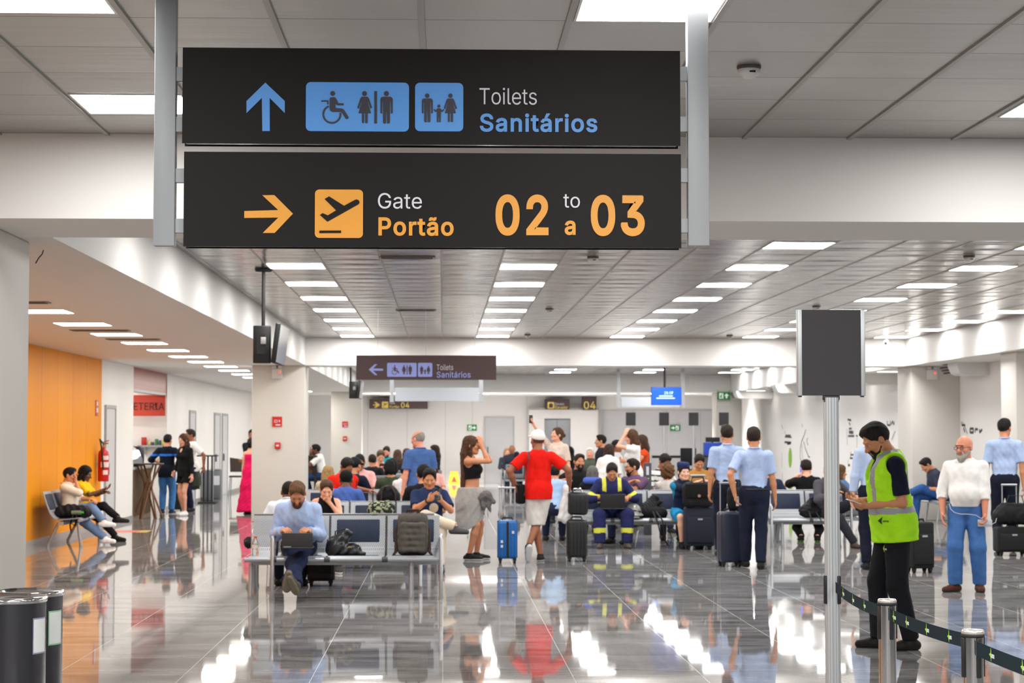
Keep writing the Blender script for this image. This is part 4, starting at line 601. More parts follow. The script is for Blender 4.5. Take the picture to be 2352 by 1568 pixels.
# ---- cafeteria: red facade over the opening, red hanging sign, counter
def facade():
    m = bpy.data.materials.new('brick_red_band'); m.use_nodes = True; t = NT(m); s = t.sep(t.pos())
    f = t.math('FRACT', t.math('MULTIPLY', s[2], 9.)); t.l(t.mix(t.math('LESS_THAN', f, .12), srgb(0x9C4A3E), srgb(0x7C3A32)), t.p.inputs['Base Color'])
    t.p.inputs['Roughness'].default_value = .3; t.p.inputs['Specular IOR Level'].default_value = .2; return m
MB().b2((XL - .2, CY0 + .02, 2.58), (XL - .02, CY1 - .02, HS)).build('trim_13', facade(), kind='structure')
MB().b2((XL - .2, CY0 + .02, 2.53), (XL - .02, CY1 - .02, 2.58)).build('trim_12', M_ALU, kind='structure')
o = thing('cafe_sign', 'red sign reading CAFETERIA inside the cafeteria opening', 'sign')
ys = CY1 - .45; xa = WX(318, ys, 930) - .75; xb = WX(379.5, ys, 930); zb, zt = W(350, 955, ys).z, W(350, 907, ys).z
MB().b2((xa, ys, zb), (xb, ys + .04, zt)).build('face_panel', mat('cafe_sign_red', 0xC23A22, .5), o)
m = MB(); pc = Plane(ys - .004); a = pc.pt(377, 941); m.text('CAFETERIA', (a[0], ys - .004, a[1]), (1, 0, 0), (0, 0, 1), .155 / CAPH, .005, align='RIGHT', width=1.05)
m.build('lettering', mat('sign_ink', 0x3A0E0A, .5), o)
# ---- screens on ceiling rods
def tv_pair(Y, rx, ry0, bx0, by0, bx1, by1, tx0, tx1, label):
    o = thing('ceiling_tv', label, 'television'); pl = Plane(Y); x = WX(rx, Y, 700)
    a, b = pl.pt(bx0, by1), pl.pt(bx1, by0); k = Y / F
    MB().cyl((x, Y, b[1] - .05), (x, Y, HC - .03), .02).lathe([(0, 0), (.09, 0), (.1, .02), (.1, .03)], (x, Y, HC - .03)).build('rod', M_DK, o)
    MB().box(((a[0] + b[0]) / 2, Y, (a[1] + b[1]) / 2), (b[0] - a[0], .12, b[1] - a[1]), bev=.01).b2((a[0] + .04, Y - .07, a[1] + .1), (b[0] - .06, Y - .06, b[1] - .1)).build('mount_box', M_BLACK, o)
    q = MB().box(((a[0] + b[0]) / 2 + .02, Y - .075, (a[1] + b[1]) / 2 + .04), (.06, .01, .08), bev=.004); q.build('cable_plate', mat('pale_plastic', 0x9A9A98, .5), o)
    # thin set seen nearly edge on, leaning outwards
    c = pl.pt((tx0 + tx1) / 2, (by0 + by1) / 2 - 1); hh = (b[1] - a[1]) * 1.06; R = Matrix.Rotation(math.radians(7), 3, 'Y') @ rotz(math.radians(-1))
    MB().box((c[0], Y + .2, c[1]), (.055, .95, hh), R, bev=.01).build('screen_back', M_BLACK, o); sb_ = o.children[-1]
    MB().box(Vector((c[0], Y + .2, c[1])) + R @ Vector((.032, 0, 0)), (.006, .92, hh * .94), R).build('screen', mat('tv_screen_grey', 0xA9ABAE, .2), sb_)
    MB().tube([(x, Y, b[1] - .05), (x, Y, a[1] + .2)], .03).build('bracket', M_DK, o)
    return o
tv_pair(21.6, 605, 612, 582, 748, 622, 834, 627, 652, 'black screen unit hanging from a ceiling rod before the left column')
tv_pair(43.5, 806, 842, 802, 876, 822, 915, 820, 833, 'small black screen unit hanging left of the brown toilets sign')
# blue flight screen
o = thing('flight_screen', 'blue information screen hanging from a ceiling rod over the gate', 'screen'); Y = 53.0; pl = Plane(Y); a, b = pl.pt(1496, 930), pl.pt(1565.5, 889); x = WX(1527, Y, 870)
MB().box(((a[0] + b[0]) / 2, Y + .05, (a[1] + b[1]) / 2), (b[0] - a[0], .08, b[1] - a[1]), bev=.008).build('bezel', M_BLACK, o)
MB().cyl((x, Y + .06, b[1] - .02), (x, Y + .06, HC), .03).build('rod', M_DK, o)
MB().b2((a[0] + .012, Y - .002, a[1] + .012), (b[0] - .012, Y + .012, b[1] - .012)).build('screen', mat('screen_blue', 0x0A48D6, .3, 0, .22), o)
m = MB(); pp = Plane(Y - .004); pp.text(m, '21:07', 1526, 905, 20, 6, .006)
for x0, x1, y in ((1514, 1545, 909), (1508, 1550, 914)): pp.rect(m, x0, y - 1, x1, y + 1.2)
m.build('lettering', mat('screen_text', 0xB9D2FF, .4, 0, .22), o)
# ---- smoke detectors, camera, emergency lights, vents, air conditioners
M_PLW = mat('white_plastic', 0xDAD9D8, .4)
def detector(px, py, z, label):
    p = H(px, py, z); o = thing('smoke_detector', label, 'smoke detector', (p.x, p.y, z))
    MB().lathe([(.062, 0), (.062, -.01), (.058, -.018)]).build('base', mat('detector_base', 0x55524F, .5), o)
    MB().lathe([(.058, -.016), (.058, -.03), (.05, -.045), (.034, -.052), (.03, -.06), (0, -.062)]).build('cover', M_PLW, o)
    MB().box((0.01, -.052, -.036), (.03, .012, .008)).build('vent_slot', M_DK, o)
detector(1720, 152, HC, 'white smoke detector on the near ceiling right of the big sign')
for px, py, lb in ((1362, 590, 'white smoke detector on the middle ceiling under the big sign'), (2226, 588, 'white smoke detector on the middle ceiling near the right edge'), (1212, 768, 'small smoke detector on the ceiling right of the brown sign'), (1676, 770, 'small smoke detector on the ceiling before the second beam'), (1262, 709, 'smoke detector in the centre of the middle ceiling'), (1875, 703, 'smoke detector on the ceiling above the pole sign')):
    detector(px, py, HC, lb)
def vent(px, py, z, w_, d_, label):
    p = H(px, py, z); o = thing('air_vent', label, 'air vent', (p.x, p.y, z - .001)); b = MB().b2((-w_ / 2, -d_ / 2, -.01), (w_ / 2, d_ / 2, 0)); b.build('vent_frame', mat('vent_grey', 0x8C8882, .5), o)
    s = MB()
    for k in range(5): s.b2((-w_ / 2 + .03, -d_ / 2 + d_ * (k + .5) / 5 - .012, -.014), (w_ / 2 - .03, -d_ / 2 + d_ * (k + .5) / 5 + .012, -.009))
    s.build('slats', mat('vent_dark', 0x4B4844, .6), o)
vent(230, 757.5, HS, .75, .2, 'dark air vent beside the third light of the left soffit')
vent(306, 778, HS, .75, .2, 'dark air vent further along the left soffit')
vent(45, 693, HS, .6, .2, 'dark air vent at the left edge of the soffit')
vent(935, 590, HC, .6, .2, 'air vent in the middle ceiling under the big sign')
vent(955, 712, HC, .6, .2, 'air vent in the middle ceiling above the brown sign')
def ac(px, py, label):
    p = H(px, py, HS); o = thing('air_conditioner', label, 'air conditioner', (p.x, p.y, HS))
    prof = [(-.62, 0), (-.62, -.06), (-.56, -.2), (-.48, -.235), (.45, -.24), (.56, -.2), (.62, -.1), (.62, 0)]
    b = MB(); b.prism(prof, (0, -.33, 0), (1, 0, 0), (0, 0, 1), -.66, smooth=False); b.build('body', M_PLW, o)
    b = MB(); R = Matrix.Rotation(math.radians(-62), 3, 'Y')
    for k in range(3): b.box((-.6 + .035 * k, 0, -.07 - .05 * k), (.02, .55, .03), Matrix.Rotation(math.radians(30), 3, 'Y'))
    b.b2((-.5, -.335, -.215), (-.2, -.329, -.165)); b.build('louvre', mat('louvre_dark', 0x35322F, .6), o)
    MB().b2((-.55, -.3, -.012), (.6, .3, -.001)).build('ceiling_gap', M_DK, o)
ac(2240, 836, 'white ceiling air conditioner at the right, nearest one')
ac(2022, 861, 'white ceiling air conditioner partly behind the pole sign and right column')
ac(1820, 884, 'white ceiling air conditioner left of the pole sign')
ac(1725, 899, 'small distant air conditioner by the green exit sign')
def emergency(x, y, z, label):
    o = thing('emergency_light', label, 'emergency light', (x, y, z)); MB().box((0, -.035, 0), (.2, .07, .2), bev=.012).build('housing', M_PLW, o); o = o.children[0]
    for s in (-1, 1): MB().box((.055 * s, -.04, .13), (.08, .06, .05), bev=.012).build('lamp_head', M_PLW, o)
    MB().cyl((.05, -.07, .03), (.05, -.076, .03), .018, 10).build('indicator', mat('red_led', 0xFF3A22, .4, 0, .5), o)
p = W(637, 858, 37.05); emergency(p.x, 37.05, p.z, 'white emergency light with red indicator at the top of the left column')
p = W(2140, 860, 37.05); emergency(p.x, 37.05, p.z, 'white emergency light with red indicator at the top of the right column')
def camera_dev(px, py, Y, label):
    p = W(px, py, Y); o = thing('security_camera', label, 'camera', (p.x, Y, p.z)); MB().cyl((0, 0, 0), (-.06, -.2, -.06), .045).build('housing', M_PLW, o)
    MB().tube([(0, .0, .0), (.03, .1, .06), (.03, .32, .06)], .02).build('bracket', M_PLW, o); MB().cyl((-.061, -.203, -.061), (-.064, -.21, -.063), .03).build('lens', M_DK, o)
camera_dev(2036, 782, 36.7, 'small white security camera on the second beam at the right')
# loose wire hanging out of the left soffit
p = H(100, 574, HS); tag(MB().tube([(p.x, p.y, HS), (p.x - .01, p.y, HS - .03), (p.x - .03, p.y - .02, HS - .06), (p.x - .05, p.y - .03, HS - .1)], .004, 6).build('loose_wire', M_DK), 'short dark wire sticking out of the left soffit', 'wire')
# ================================================================ PEOPLE: bodies grown as one smooth surface from a posed skeleton
A3 = lambda *v: np.array(v, dtype=np.float64)
def _nrm(v): return v / (np.linalg.norm(v) + 1e-9)
def rot_axis(ax, deg):
    return np.array(Matrix.Rotation(math.radians(deg), 3, Vector(ax)))
def C(a, b, ra, rb, k=.02, cut=False, cut0=False): return ('c', np.asarray(a, float), np.asarray(b, float), ra, rb, k, cut, cut0)
def E(c, r, R=None, k=.03): return ('e', np.asarray(c, float), np.asarray(r, float), np.eye(3) if R is None else R, k)
def field(prims, vox, subs=(), clips=(), noise=0., seed=0, nfreq=38.):
    lo = np.array([9e9] * 3); hi = -lo
    for p in prims:
        if p[0] == 'c': r = max(p[3], p[4]); l, h = np.minimum(p[1], p[2]) - r, np.maximum(p[1], p[2]) + r
        else: r = max(p[2]); l, h = p[1] - r, p[1] + r
        lo = np.minimum(lo, l); hi = np.maximum(hi, h)
    lo -= .02 + 2 * vox; hi += .02 + 2 * vox
    n = np.ceil((hi - lo) / vox).astype(int) + 1
    ax = [lo[i] + vox * np.arange(n[i]) for i in range(3)]
    D = np.full(n, .1, np.float32)
    def dist(p, sl):
        x, y, z = ax[0][sl[0]][:, None, None], ax[1][sl[1]][None, :, None], ax[2][sl[2]][None, None, :]
        if p[0] == 'c':
            a, b = p[1], p[2]; d = b - a; L = d @ d + 1e-12
            px, py, pz = x - a[0], y - a[1], z - a[2]
            t0 = (px * d[0] + py * d[1] + pz * d[2]) / L; t = np.clip(t0, 0, 1)
            q = np.sqrt((px - t * d[0]) ** 2 + (py - t * d[1]) ** 2 + (pz - t * d[2]) ** 2) - (p[3] + (p[4] - p[3]) * t)
            if p[6]: q = np.maximum(q, (t0 - 1) * math.sqrt(L))
            if p[7]: q = np.maximum(q, -t0 * math.sqrt(L))
            return q
        c, r, R = p[1], p[2], p[3]
        px, py, pz = x - c[0], y - c[1], z - c[2]
        k0 = 0; k1 = 0
        for i in range(3):
            u = (px * R[0, i] + py * R[1, i] + pz * R[2, i]) / r[i]; k0 = k0 + u * u; k1 = k1 + (u / r[i]) ** 2
        k0 = np.sqrt(k0); return k0 * (k0 - 1) / (np.sqrt(k1) + 1e-6)
    def region(p, m):
        if p[0] == 'c': r = max(p[3], p[4]); l, h = np.minimum(p[1], p[2]) - r, np.maximum(p[1], p[2]) + r
        else: r = max(p[2]); l, h = p[1] - r, p[1] + r
        i0 = np.clip(np.floor((l - m - lo) / vox).astype(int), 0, n - 1); i1 = np.clip(np.ceil((h + m - lo) / vox).astype(int) + 1, 1, n)
        return tuple(slice(int(a), int(b)) for a, b in zip(i0, i1))
    for p in prims:
        k = p[4] if p[0] == 'e' else p[5]; sl = region(p, .05 + k); d = dist(p, sl); o = D[sl]
        if k > 0:
            h = np.maximum(k - np.abs(o - d), 0) / k; D[sl] = np.minimum(o, d) - h * h * k * .25
        else: D[sl] = np.minimum(o, d)
    if noise:
        rg = np.random.RandomState(seed); X, Y, Z = ax[0][:, None, None], ax[1][None, :, None], ax[2][None, None, :]; N = 0
        for i in range(5):
            f = rg.randn(3) * nfreq * (.5 + .4 * i) * A3(1, 1, .7); N = N + np.sin(X * f[0] + Y * f[1] + Z * f[2] + rg.rand() * 6.3) / (1 + .35 * i)
        D += (noise * .45 * N).astype(np.float32)
    for p in subs:
        k = .012; sl = region(p, .06); d = -dist(p, sl); o = D[sl]
        h = np.maximum(k - np.abs(o - d), 0) / k; D[sl] = np.maximum(o, d) + h * h * k * .25
    X, Y, Z = ax[0][:, None, None], ax[1][None, :, None], ax[2][None, None, :]
    for p0, nn in clips: D = np.maximum(D, ((X - p0[0]) * nn[0] + (Y - p0[1]) * nn[1] + (Z - p0[2]) * nn[2]).astype(np.float32))
    D[0], D[-1] = .1, .1; D[:, 0], D[:, -1] = .1, .1; D[:, :, 0], D[:, :, -1] = .1, .1
    return D, lo
def snet(D, lo, h):
    S = D < 0; c = S.astype(np.int8); cnt = 0; sh = D.shape
    sl = lambda o: tuple(slice(o[i], sh[i] - 1 + o[i]) for i in range(3))
    offs = [(i, j, k) for i in (0, 1) for j in (0, 1) for k in (0, 1)]
    for o in offs: cnt = cnt + c[sl(o)]
    mask = (cnt > 0) & (cnt < 8); I = np.argwhere(mask); n = len(I)
    if n == 0: return np.zeros((0, 3)), np.zeros((0, 4), int)
    idx = np.full(mask.shape, -1, np.int64); idx[mask] = np.arange(n)
    acc = np.zeros((n, 3)); wt = np.zeros(n)
    for a in range(3):
        for o in offs:
            if o[a]: continue
            b = list(o); b[a] = 1
            A = D[I[:, 0] + o[0], I[:, 1] + o[1], I[:, 2] + o[2]]; B = D[I[:, 0] + b[0], I[:, 1] + b[1], I[:, 2] + b[2]]
            cr = (A < 0) != (B < 0); t = np.where(cr, A / np.where(A - B == 0, 1, A - B), 0)
            P = np.array(o, float)[None, :].repeat(n, 0); P[:, a] += t
            acc[cr] += P[cr]; wt += cr
    V = lo + h * (I + acc / wt[:, None]); Q = []
    for a in range(3):
        b, d = (a + 1) % 3, (a + 2) % 3
        s0 = [slice(1, -1)] * 3; s1 = [slice(1, -1)] * 3; s0[a] = slice(0, -1); s1[a] = slice(1, None)
        df = np.argwhere(S[tuple(s0)] != S[tuple(s1)])
        if not len(df): continue
        g = df + 1; g[:, a] -= 1; inside = S[g[:, 0], g[:, 1], g[:, 2]]
        def cell(db, dd): q = g.copy(); q[:, b] += db; q[:, d] += dd; return idx[q[:, 0], q[:, 1], q[:, 2]]
        f = np.stack([cell(-1, -1), cell(0, -1), cell(0, 0), cell(-1, 0)], 1)
        f[~inside] = f[~inside][:, ::-1]; Q.append(f)
    return V, np.concatenate(Q)
def surf(prims, vox, **k):
    D, lo = field(prims, vox, **k); return snet(D, lo, vox)
def mesh_obj(name, parts, mats, parent=None):
    """parts: list of (V, F, slot or per-face slots)"""
    Vs, Fs, Ms = [], [], []; o = 0
    for V, Fq, m in parts:
        Vs.append(V); Fs.append(Fq + o); Ms.append(np.full(len(Fq), m, np.int32) if np.isscalar(m) else m.astype(np.int32)); o += len(V)
    V = np.concatenate(Vs); Fq = np.concatenate(Fs); M = np.concatenate(Ms)
    me = bpy.data.meshes.new(name); me.vertices.add(len(V)); me.vertices.foreach_set('co', V.astype(np.float32).ravel())
    k = Fq.shape[1]; me.loops.add(len(Fq) * k); me.loops.foreach_set('vertex_index', Fq.ravel().astype(np.int32))
    me.polygons.add(len(Fq)); me.polygons.foreach_set('loop_start', np.arange(0, len(Fq) * k, k, dtype=np.int32))
    for m in mats: me.materials.append(m)
    me.polygons.foreach_set('material_index', M); me.polygons.foreach_set('use_smooth', np.ones(len(Fq), bool)); me.update(calc_edges=True)
    ob = bpy.data.objects.new(name, me); COL.objects.link(ob)
    if parent: ob.parent = parent
    return ob
def ik(a, t, l1, l2, pole):
    d = t - a; L = np.linalg.norm(d); L2 = min(L, (l1 + l2) * .999); u = d / (L + 1e-9); t = a + u * L2
    x = (l1 * l1 - l2 * l2 + L2 * L2) / (2 * L2); hh = math.sqrt(max(l1 * l1 - x * x, 1e-6))
    p = pole - u * (pole @ u); return a + u * x + _nrm(p) * hh, t
UP = A3(0, 0, 1); FW = A3(0, -1, 0); LF = A3(1, 0, 0)
def L3(l, f, u): return LF * l + FW * f + UP * u
SK = dict(light=0xE2AE92, fair=0xEABFA4, tan=0xC58E6A, brown=0x97654A, dark=0x664434, pink=0xDFA189)
def hand(w, d, n, side, vox, curl=.5, spread=.0):
    """five separate fingers rooted in the palm; d along the hand, n out of the palm"""
    d = _nrm(d); n = _nrm(n - d * (n @ d)); t = np.cross(d, n) * (1 if side < 0 else -1)
    R = np.stack([t, d, n], 1); fr = max(.0088, vox * 1.05)
    P = [C(w - d * .03, w + d * .012, .025, .026, .012), E(w + d * .048, (.04, .052, .0175), R, .012)]
    for i, (off, ln) in enumerate(((.029, .9), (.0095, 1.), (-.010, .94), (-.028, .74))):
        b = w + d * .084 + t * off - n * .002; a1, a2, a3 = curl * .75, curl * 1.7, curl * 2.2
        sp = t * (off * (1.2 + spread * 9))
        d1 = _nrm(d * math.cos(a1) + n * math.sin(a1) + sp); d2 = _nrm(d * math.cos(a2) + n * math.sin(a2) + sp * .6); d3 = _nrm(d * math.cos(a3) + n * math.sin(a3))
        p1 = b + d1 * .042 * ln; p2 = p1 + d2 * .027 * ln; p3 = p2 + d3 * .02 * ln
        P += [C(b - d1 * .02, p1, fr * 1.08, fr, .004), C(p1, p2, fr, fr * .95, .003), C(p2, p3, fr * .95, fr * .82, .003)]
    b = w + d * .022 + t * .03; d1 = _nrm(d * .62 + t * .62 + n * .5); d2 = _nrm(d * .85 + t * .2 + n * (.45 + curl * .4))
    P += [C(w + d * .015 + t * .012, b + d1 * .034, fr * 1.5, fr * 1.2, .008), C(b + d1 * .034, b + d1 * .034 + d2 * .034, fr * 1.15, fr * .9, .003)]
    return P
def head_prims(fem):
    j = .92 if fem else 1.
    return [E((0, .012, .03), (.076, .096, .088)), E((0, -.028, -.028), (.060 * j, .066, .086), k=.03), C((-.05 * j, -.005, -.058), (-.02, -.064, -.094), .021, .019, .02), C((.05 * j, -.005, -.058), (.02, -.064, -.094), .021, .019, .02),
            E((0, -.07, -.096), (.025 * j, .022, .02), k=.02), C((0, -.092, .004), (0, -.112, -.032), .008, .0135, .012), E((0, -.1, -.037), (.018, .012, .009), k=.008), C((-.036, -.083, .021), (.036, -.083, .021), .011, .011, .016),
            E((-.042, -.066, -.026), (.021, .02, .021), k=.02), E((.042, -.066, -.026), (.021, .02, .021), k=.02), E((0, -.089, -.060), (.023, .011, .006), k=.006), E((0, -.086, -.0725), (.02, .011, .0065), k=.006),
            E((-.077, .008, -.004), (.012, .02, .031), k=.006), E((.077, .008, -.004), (.012, .02, .031), k=.006), C((0, .012, -.05), (0, .03, -.15), .052, .054, .03)]
EYES = [E((-.031, -.097, -.001), (.016, .012, .0065)), E((.031, -.097, -.001), (.016, .012, .0065))]
def uvsphere(c, r, n=10):
    m = n // 2 + 1; V = []; Fq = []
    for i in range(m + 1):
        for k in range(n): th = math.pi * (i + .001) / (m + .002); V.append((c[0] + r * math.sin(th) * math.cos(2 * math.pi * k / n), c[1] + r * math.cos(th), c[2] + r * math.sin(th) * math.sin(2 * math.pi * k / n)))
    for i in range(m): Fq += [(i * n + k, (i + 1) * n + k, (i + 1) * n + (k + 1) % n, i * n + (k + 1) % n) for k in range(n)]
    return np.array(V), np.array(Fq)
PEOPLE = {}
def person(key, label, x, Y, hd=0., h=1.75, sit=False, sk='tan', hair=('short', 0x1E1712), top=None, bot=None, shoe=None, lod=1, g=1., fem=False, lean=0., tilt=0., twist=0., hp=0., hy=0., hr=0.,
           LH=None, RH=None, LE=None, RE=None, LFt=None, RFt=None, LK=None, RK=None, LHn=None, RHn=None, LHd=None, RHd=None, curl=(.5, .5), seat=.43, beard=None, glasses=None, dz=0., pel=None, extra=None, lfp=0., rfp=0., lfy=8., rfy=-8., neckf=0., belly=0., arm=1., cap=None, group=None, ty=None, probe=False):
    if ty is not None:
        kw = {k: v for k, v in locals().items() if k not in ('ty', 'probe')}; a, b = 1.4, 2.02
        fa, fb = person(**dict(kw, h=a), probe=True) - ty, person(**dict(kw, h=b), probe=True) - ty
        h = min(max(a - fa * (b - a) / (fb - fa), 1.45), 2.0)
    s = h / 1.75; vox = (.0085, .0105, .014, .018)[lod]; hv = (.0058, .0072, .0095, .013)[lod]; fv = (.0055, .0065, .0085, .012)[lod]; seed = abs(hash(key)) % 1000 if False else sum(map(ord, key)) % 997
    sw = (.155 if fem else .178) * s * (1 + .25 * (g - 1)); hw = .092 * s
    hz = (seat + .085 * g) if sit else .93 * s
    P0 = L3(0, 0, hz) if pel is None else L3(*pel) * A3(1, 1, 1)
    Rt = rot_axis((0, 0, 1), twist) @ rot_axis((1, 0, 0), lean) @ rot_axis((0, 1, 0), tilt)
    ts = .93 if sit else 1.
    T = lambda l, f, u: P0 + Rt @ L3(l, f, u * ts)
    belly_c, chest_c, neck_b = T(0, .015 + belly * .5, .17 * s), T(0, .01 + .02 * s, .36 * s), T(0, -.01, .545 * s)
    shl, shr = T(sw, -.005, .462 * s), T(-sw, -.005, .462 * s)
    # head
    Rn = Rt if neckf == 0 else Rt @ rot_axis((1, 0, 0), neckf)
    hm = rot_axis((0, 0, 1), hy + twist * .0) @ rot_axis((1, 0, 0), hp) @ rot_axis((0, 1, 0), hr)
    hc = neck_b + (Rn @ L3(0, .03, .062 * s)) + hm @ L3(0, .015, .078 * s)
    hs_ = s ** .5 * 1.06
    ch = lambda p: hc + (hm @ np.asarray(p, float)) * hs_
    if probe:
        p = rot_axis((0, 0, 1), hd) @ (hc + A3(0, 0, .127 * hs_ - .02 * (hp > 20))) + A3(x, Y, dz); q = RCAM.inverted() @ Vector((p[0], p[1], p[2] - EYE)); return 784 + F * q.y / q.z
    root = thing('person', label, 'person', (x, Y, dz), math.radians(hd), group)
    # arms
    ua, fa = .285 * s, .25 * s
    dl = L3(.26 * s, .03, .84 * s) if not sit else L3(.15 * s, .33 * s, seat + .19)
    arms = []
    for sg, S_, Ht, Ep in ((1, shl, LH, LE), (-1, shr, RH, RE)):
        t = (dl * A3(sg, 1, 1)) if Ht is None else (ch(Ht[1]) if Ht[0] == 'head' else L3(*Ht) * A3(1, 1, 1))
        pole = L3(sg * .7, -.8, -.35) if Ep is None else L3(*Ep)
        e, w_ = ik(S_, t, ua, fa, pole); arms.append((sg, S_, e, w_))
    # legs
    th, sh = .43 * s, .42 * s; legs = []
    for sg, Ft, Kp in ((1, LFt, LK), (-1, RFt, RK)):
        hp_ = P0 + L3(sg * hw, 0, -.01)
        if Ft is None: Ft = (sg * .1, .02, .085 * s) if not sit else (sg * .13, .46 * s, .085)
        pole = L3(sg * .12, 1, .3) if Kp is None else L3(*Kp)
        k_, a_ = ik(hp_, L3(*Ft), th, sh, pole); legs.append((sg, hp_, k_, a_))
    g2 = g ** .5; am = arm * (.84 if fem else 1.) * s ** .5 * (1 + .3 * (g - 1))
    lm = (.95 if fem else 1.) * s ** .5 * (1 + .35 * (g - 1))
    Rp = Rt
    hipw = 1.08 if fem else 1.
    def torso(e=0., loose=0.):
        P = [E(P0 + L3(0, -.01, .015), (.158 * s * hipw * g2 + e, .115 * g + e, .115 * s + e), k=.04), E(belly_c, ((.128 if fem else .142) * s * g + e + loose, .1 * g + e + loose + belly * .55, .15 * s + e), Rp, .06), E(chest_c, (.155 * s * g2 + e + loose * .5, .108 * g2 + e + loose * .4, .17 * s + e), Rp, .06),
             C(shl - (shl - shr) * .07, T(0, -.012, .475 * s), .05 * s * g2 + e, .062 * s * g2 + e, .05), C(shr + (shl - shr) * .07, T(0, -.012, .475 * s), .05 * s * g2 + e, .062 * s * g2 + e, .05), C(T(0, 0, .40 * s), neck_b, .09 * s + e * .5, .056 + e * .5, .06)]
        if fem: P += [E(T(.07 * s, .115, .335 * s), (.052 + e * .5, .045 + e, .055), Rp, .04), E(T(-.07 * s, .115, .335 * s), (.052 + e * .5, .045 + e, .055), Rp, .04)]
        return P
    neck = [C(neck_b - (Rt @ L3(0, 0, .03)), ch((0, .03, -.05)), .053 * (.88 if fem else 1) * s, .05 * (.88 if fem else 1), .03)]
    body = torso() + neck
    for sg, S_, e, w_ in arms:
        m1 = S_ + (e - S_) * .45
        body += [C(S_, m1, .05 * am, .046 * am, .03), C(m1, e, .046 * am, .037 * am, .02), C(e, e + (w_ - e) * .3, .038 * am, .04 * am, .015), C(e + (w_ - e) * .3, w_, .04 * am, .026 * am, .015)]
    for sg, a, k_, an in legs:
        cf = _nrm(np.cross(np.cross(an - k_, a - k_), an - k_)) if np.linalg.norm(np.cross(an - k_, a - k_)) > 1e-4 else -FW
        c1 = k_ + (an - k_) * .3 - FW * .0
        body += [C(a, k_, .08 * lm, .052 * lm, .03), C(k_, c1, .052 * lm, .054 * lm, .02), C(c1, an, .054 * lm, .034 * lm, .02), C(an, an + L3(0, 0, -.03), .034, .034, .01)]
    skm = skin(SK[sk] if isinstance(sk, str) else sk)
    V, Fq = surf(body, vox)
    parts = [(V, Fq, 0)]
    # head surface
    HV, HF = surf(head_prims(fem), fv, subs=EYES)
    fc = HV[HF].mean(1); lips = ((np.abs(fc[:, 0]) < .024) & (fc[:, 2] < -.054) & (fc[:, 2] > -.079) & (fc[:, 1] < -.084)).astype(int) * 3
    parts.append((ch(0 * A3(0, 0, 0)) + (HV @ hm.T) * hs_, HF, lips))
    for ex in (-.031, .031):
        v, f = uvsphere((ex, -.0775, -.001), .0118); ff = v[f].mean(1); m = np.where((np.hypot(ff[:, 0] - ex, ff[:, 2] + .001) < .0066) & (ff[:, 1] < -.085), 2, 1)
        parts.append((ch((0, 0, 0)) + (v @ hm.T) * hs_, f, m))
    for (sg, S_, e, w_), nn, cu, dd in zip(arms, (LHn, RHn), curl, (LHd, RHd)):
        d = _nrm(w_ - e) if dd is None else _nrm(L3(*dd)); n_ = L3(-sg, .15, 0) if nn is None else L3(*nn)
        if sit and nn is None: n_ = L3(0, 0, -1)
        hv_, hf_ = surf(hand(w_, d, n_, sg, hv, cu), hv); parts.append((hv_, hf_, 0))
    lip = mat('lips', tuple(c * f for c, f in zip(skm.node_tree.nodes['Mix'].inputs[6].default_value[:3], (.82, .55, .52))) + (1,), .45)
    mesh_obj('body', parts, [skm, mat('eye_white', 0xB8AFA8, .4), mat('iris', 0x1D120C, .3), lip], root)
    info = dict(root=root, ch=ch, hm=hm, T=T, arms=arms, legs=legs, P0=P0, neck_b=neck_b, s=s, Rt=Rt, vox=vox, torso=torso, am=am, lm=lm, hs=hs_, fv=fv, g2=g2)
    # brows
    if hair and hair[0] != 'none' and lod < 2:
        for sx in (-1, 1):
            V, Fq = surf([C((sx * .018, -.094, .0215), (sx * .046, -.085, .022), .0034, .0026, .002)], .003); mesh_obj('eyebrow', [(ch((0, 0, 0)) + (V @ hm.T) * hs_, Fq, 0)], [hairmat(hair[1] if hair[0] != 'gray' else 0x555555)], root)
    # ---------------------------------------------------------------- hair
    if hair:
        kind, hcol = hair[0], hair[1]; q = None; 
        grav = hm.T @ A3(0, 0, -1)
        inf = dict(short=.0065, buzz=.003, long=.013, bun=.008, curly=.036, pony=.01, afro=.04, mid=.014, sides=.0035).get(kind, .01)
        base = [E((0, .013, .032), (.0765 + inf, .096 + inf, .089 + inf), k=.01)] + ([E((0, .04, -.035), (.062 + inf, .066 + inf, .075), k=.03)] if kind in ('long', 'mid', 'curly', 'bun', 'pony') else [])
        if kind == 'short': base += [E((0, -.008, .07), (.069, .086, .056), k=.03), E((.012, -.05, .094), (.05, .034, .026), k=.03)]
        if kind in ('mid', 'curly', 'bun'): base += [E((0, .0, .07), (.078, .095, .065), k=.03)]
        clips = [(A3(0, -.02, -.008 if kind in ('short', 'buzz', 'sides') else -.03), _nrm(A3(0, -.6, -1.0)))]
        face = [E((0, -.118, -.02), (.084, .08, .116), None)]
        if kind == 'sides': clips += [(A3(0, 0, .05), A3(0, -.5, 1.))]
        if fem: face = [E((0, -.115, -.025), (.074, .08, .112), None)]
        nz = .004 if kind in ('short', 'long', 'mid', 'pony', 'bun') else (.016 if kind in ('curly', 'afro') else .0012)
        V, Fq = surf(base, fv * 1.05, subs=face, clips=clips, noise=nz, seed=seed, nfreq=45. if kind not in ('curly', 'afro') else 60.)
        hp_list = [(ch((0, 0, 0)) + (V @ hm.T) * hs_, Fq, 0)]
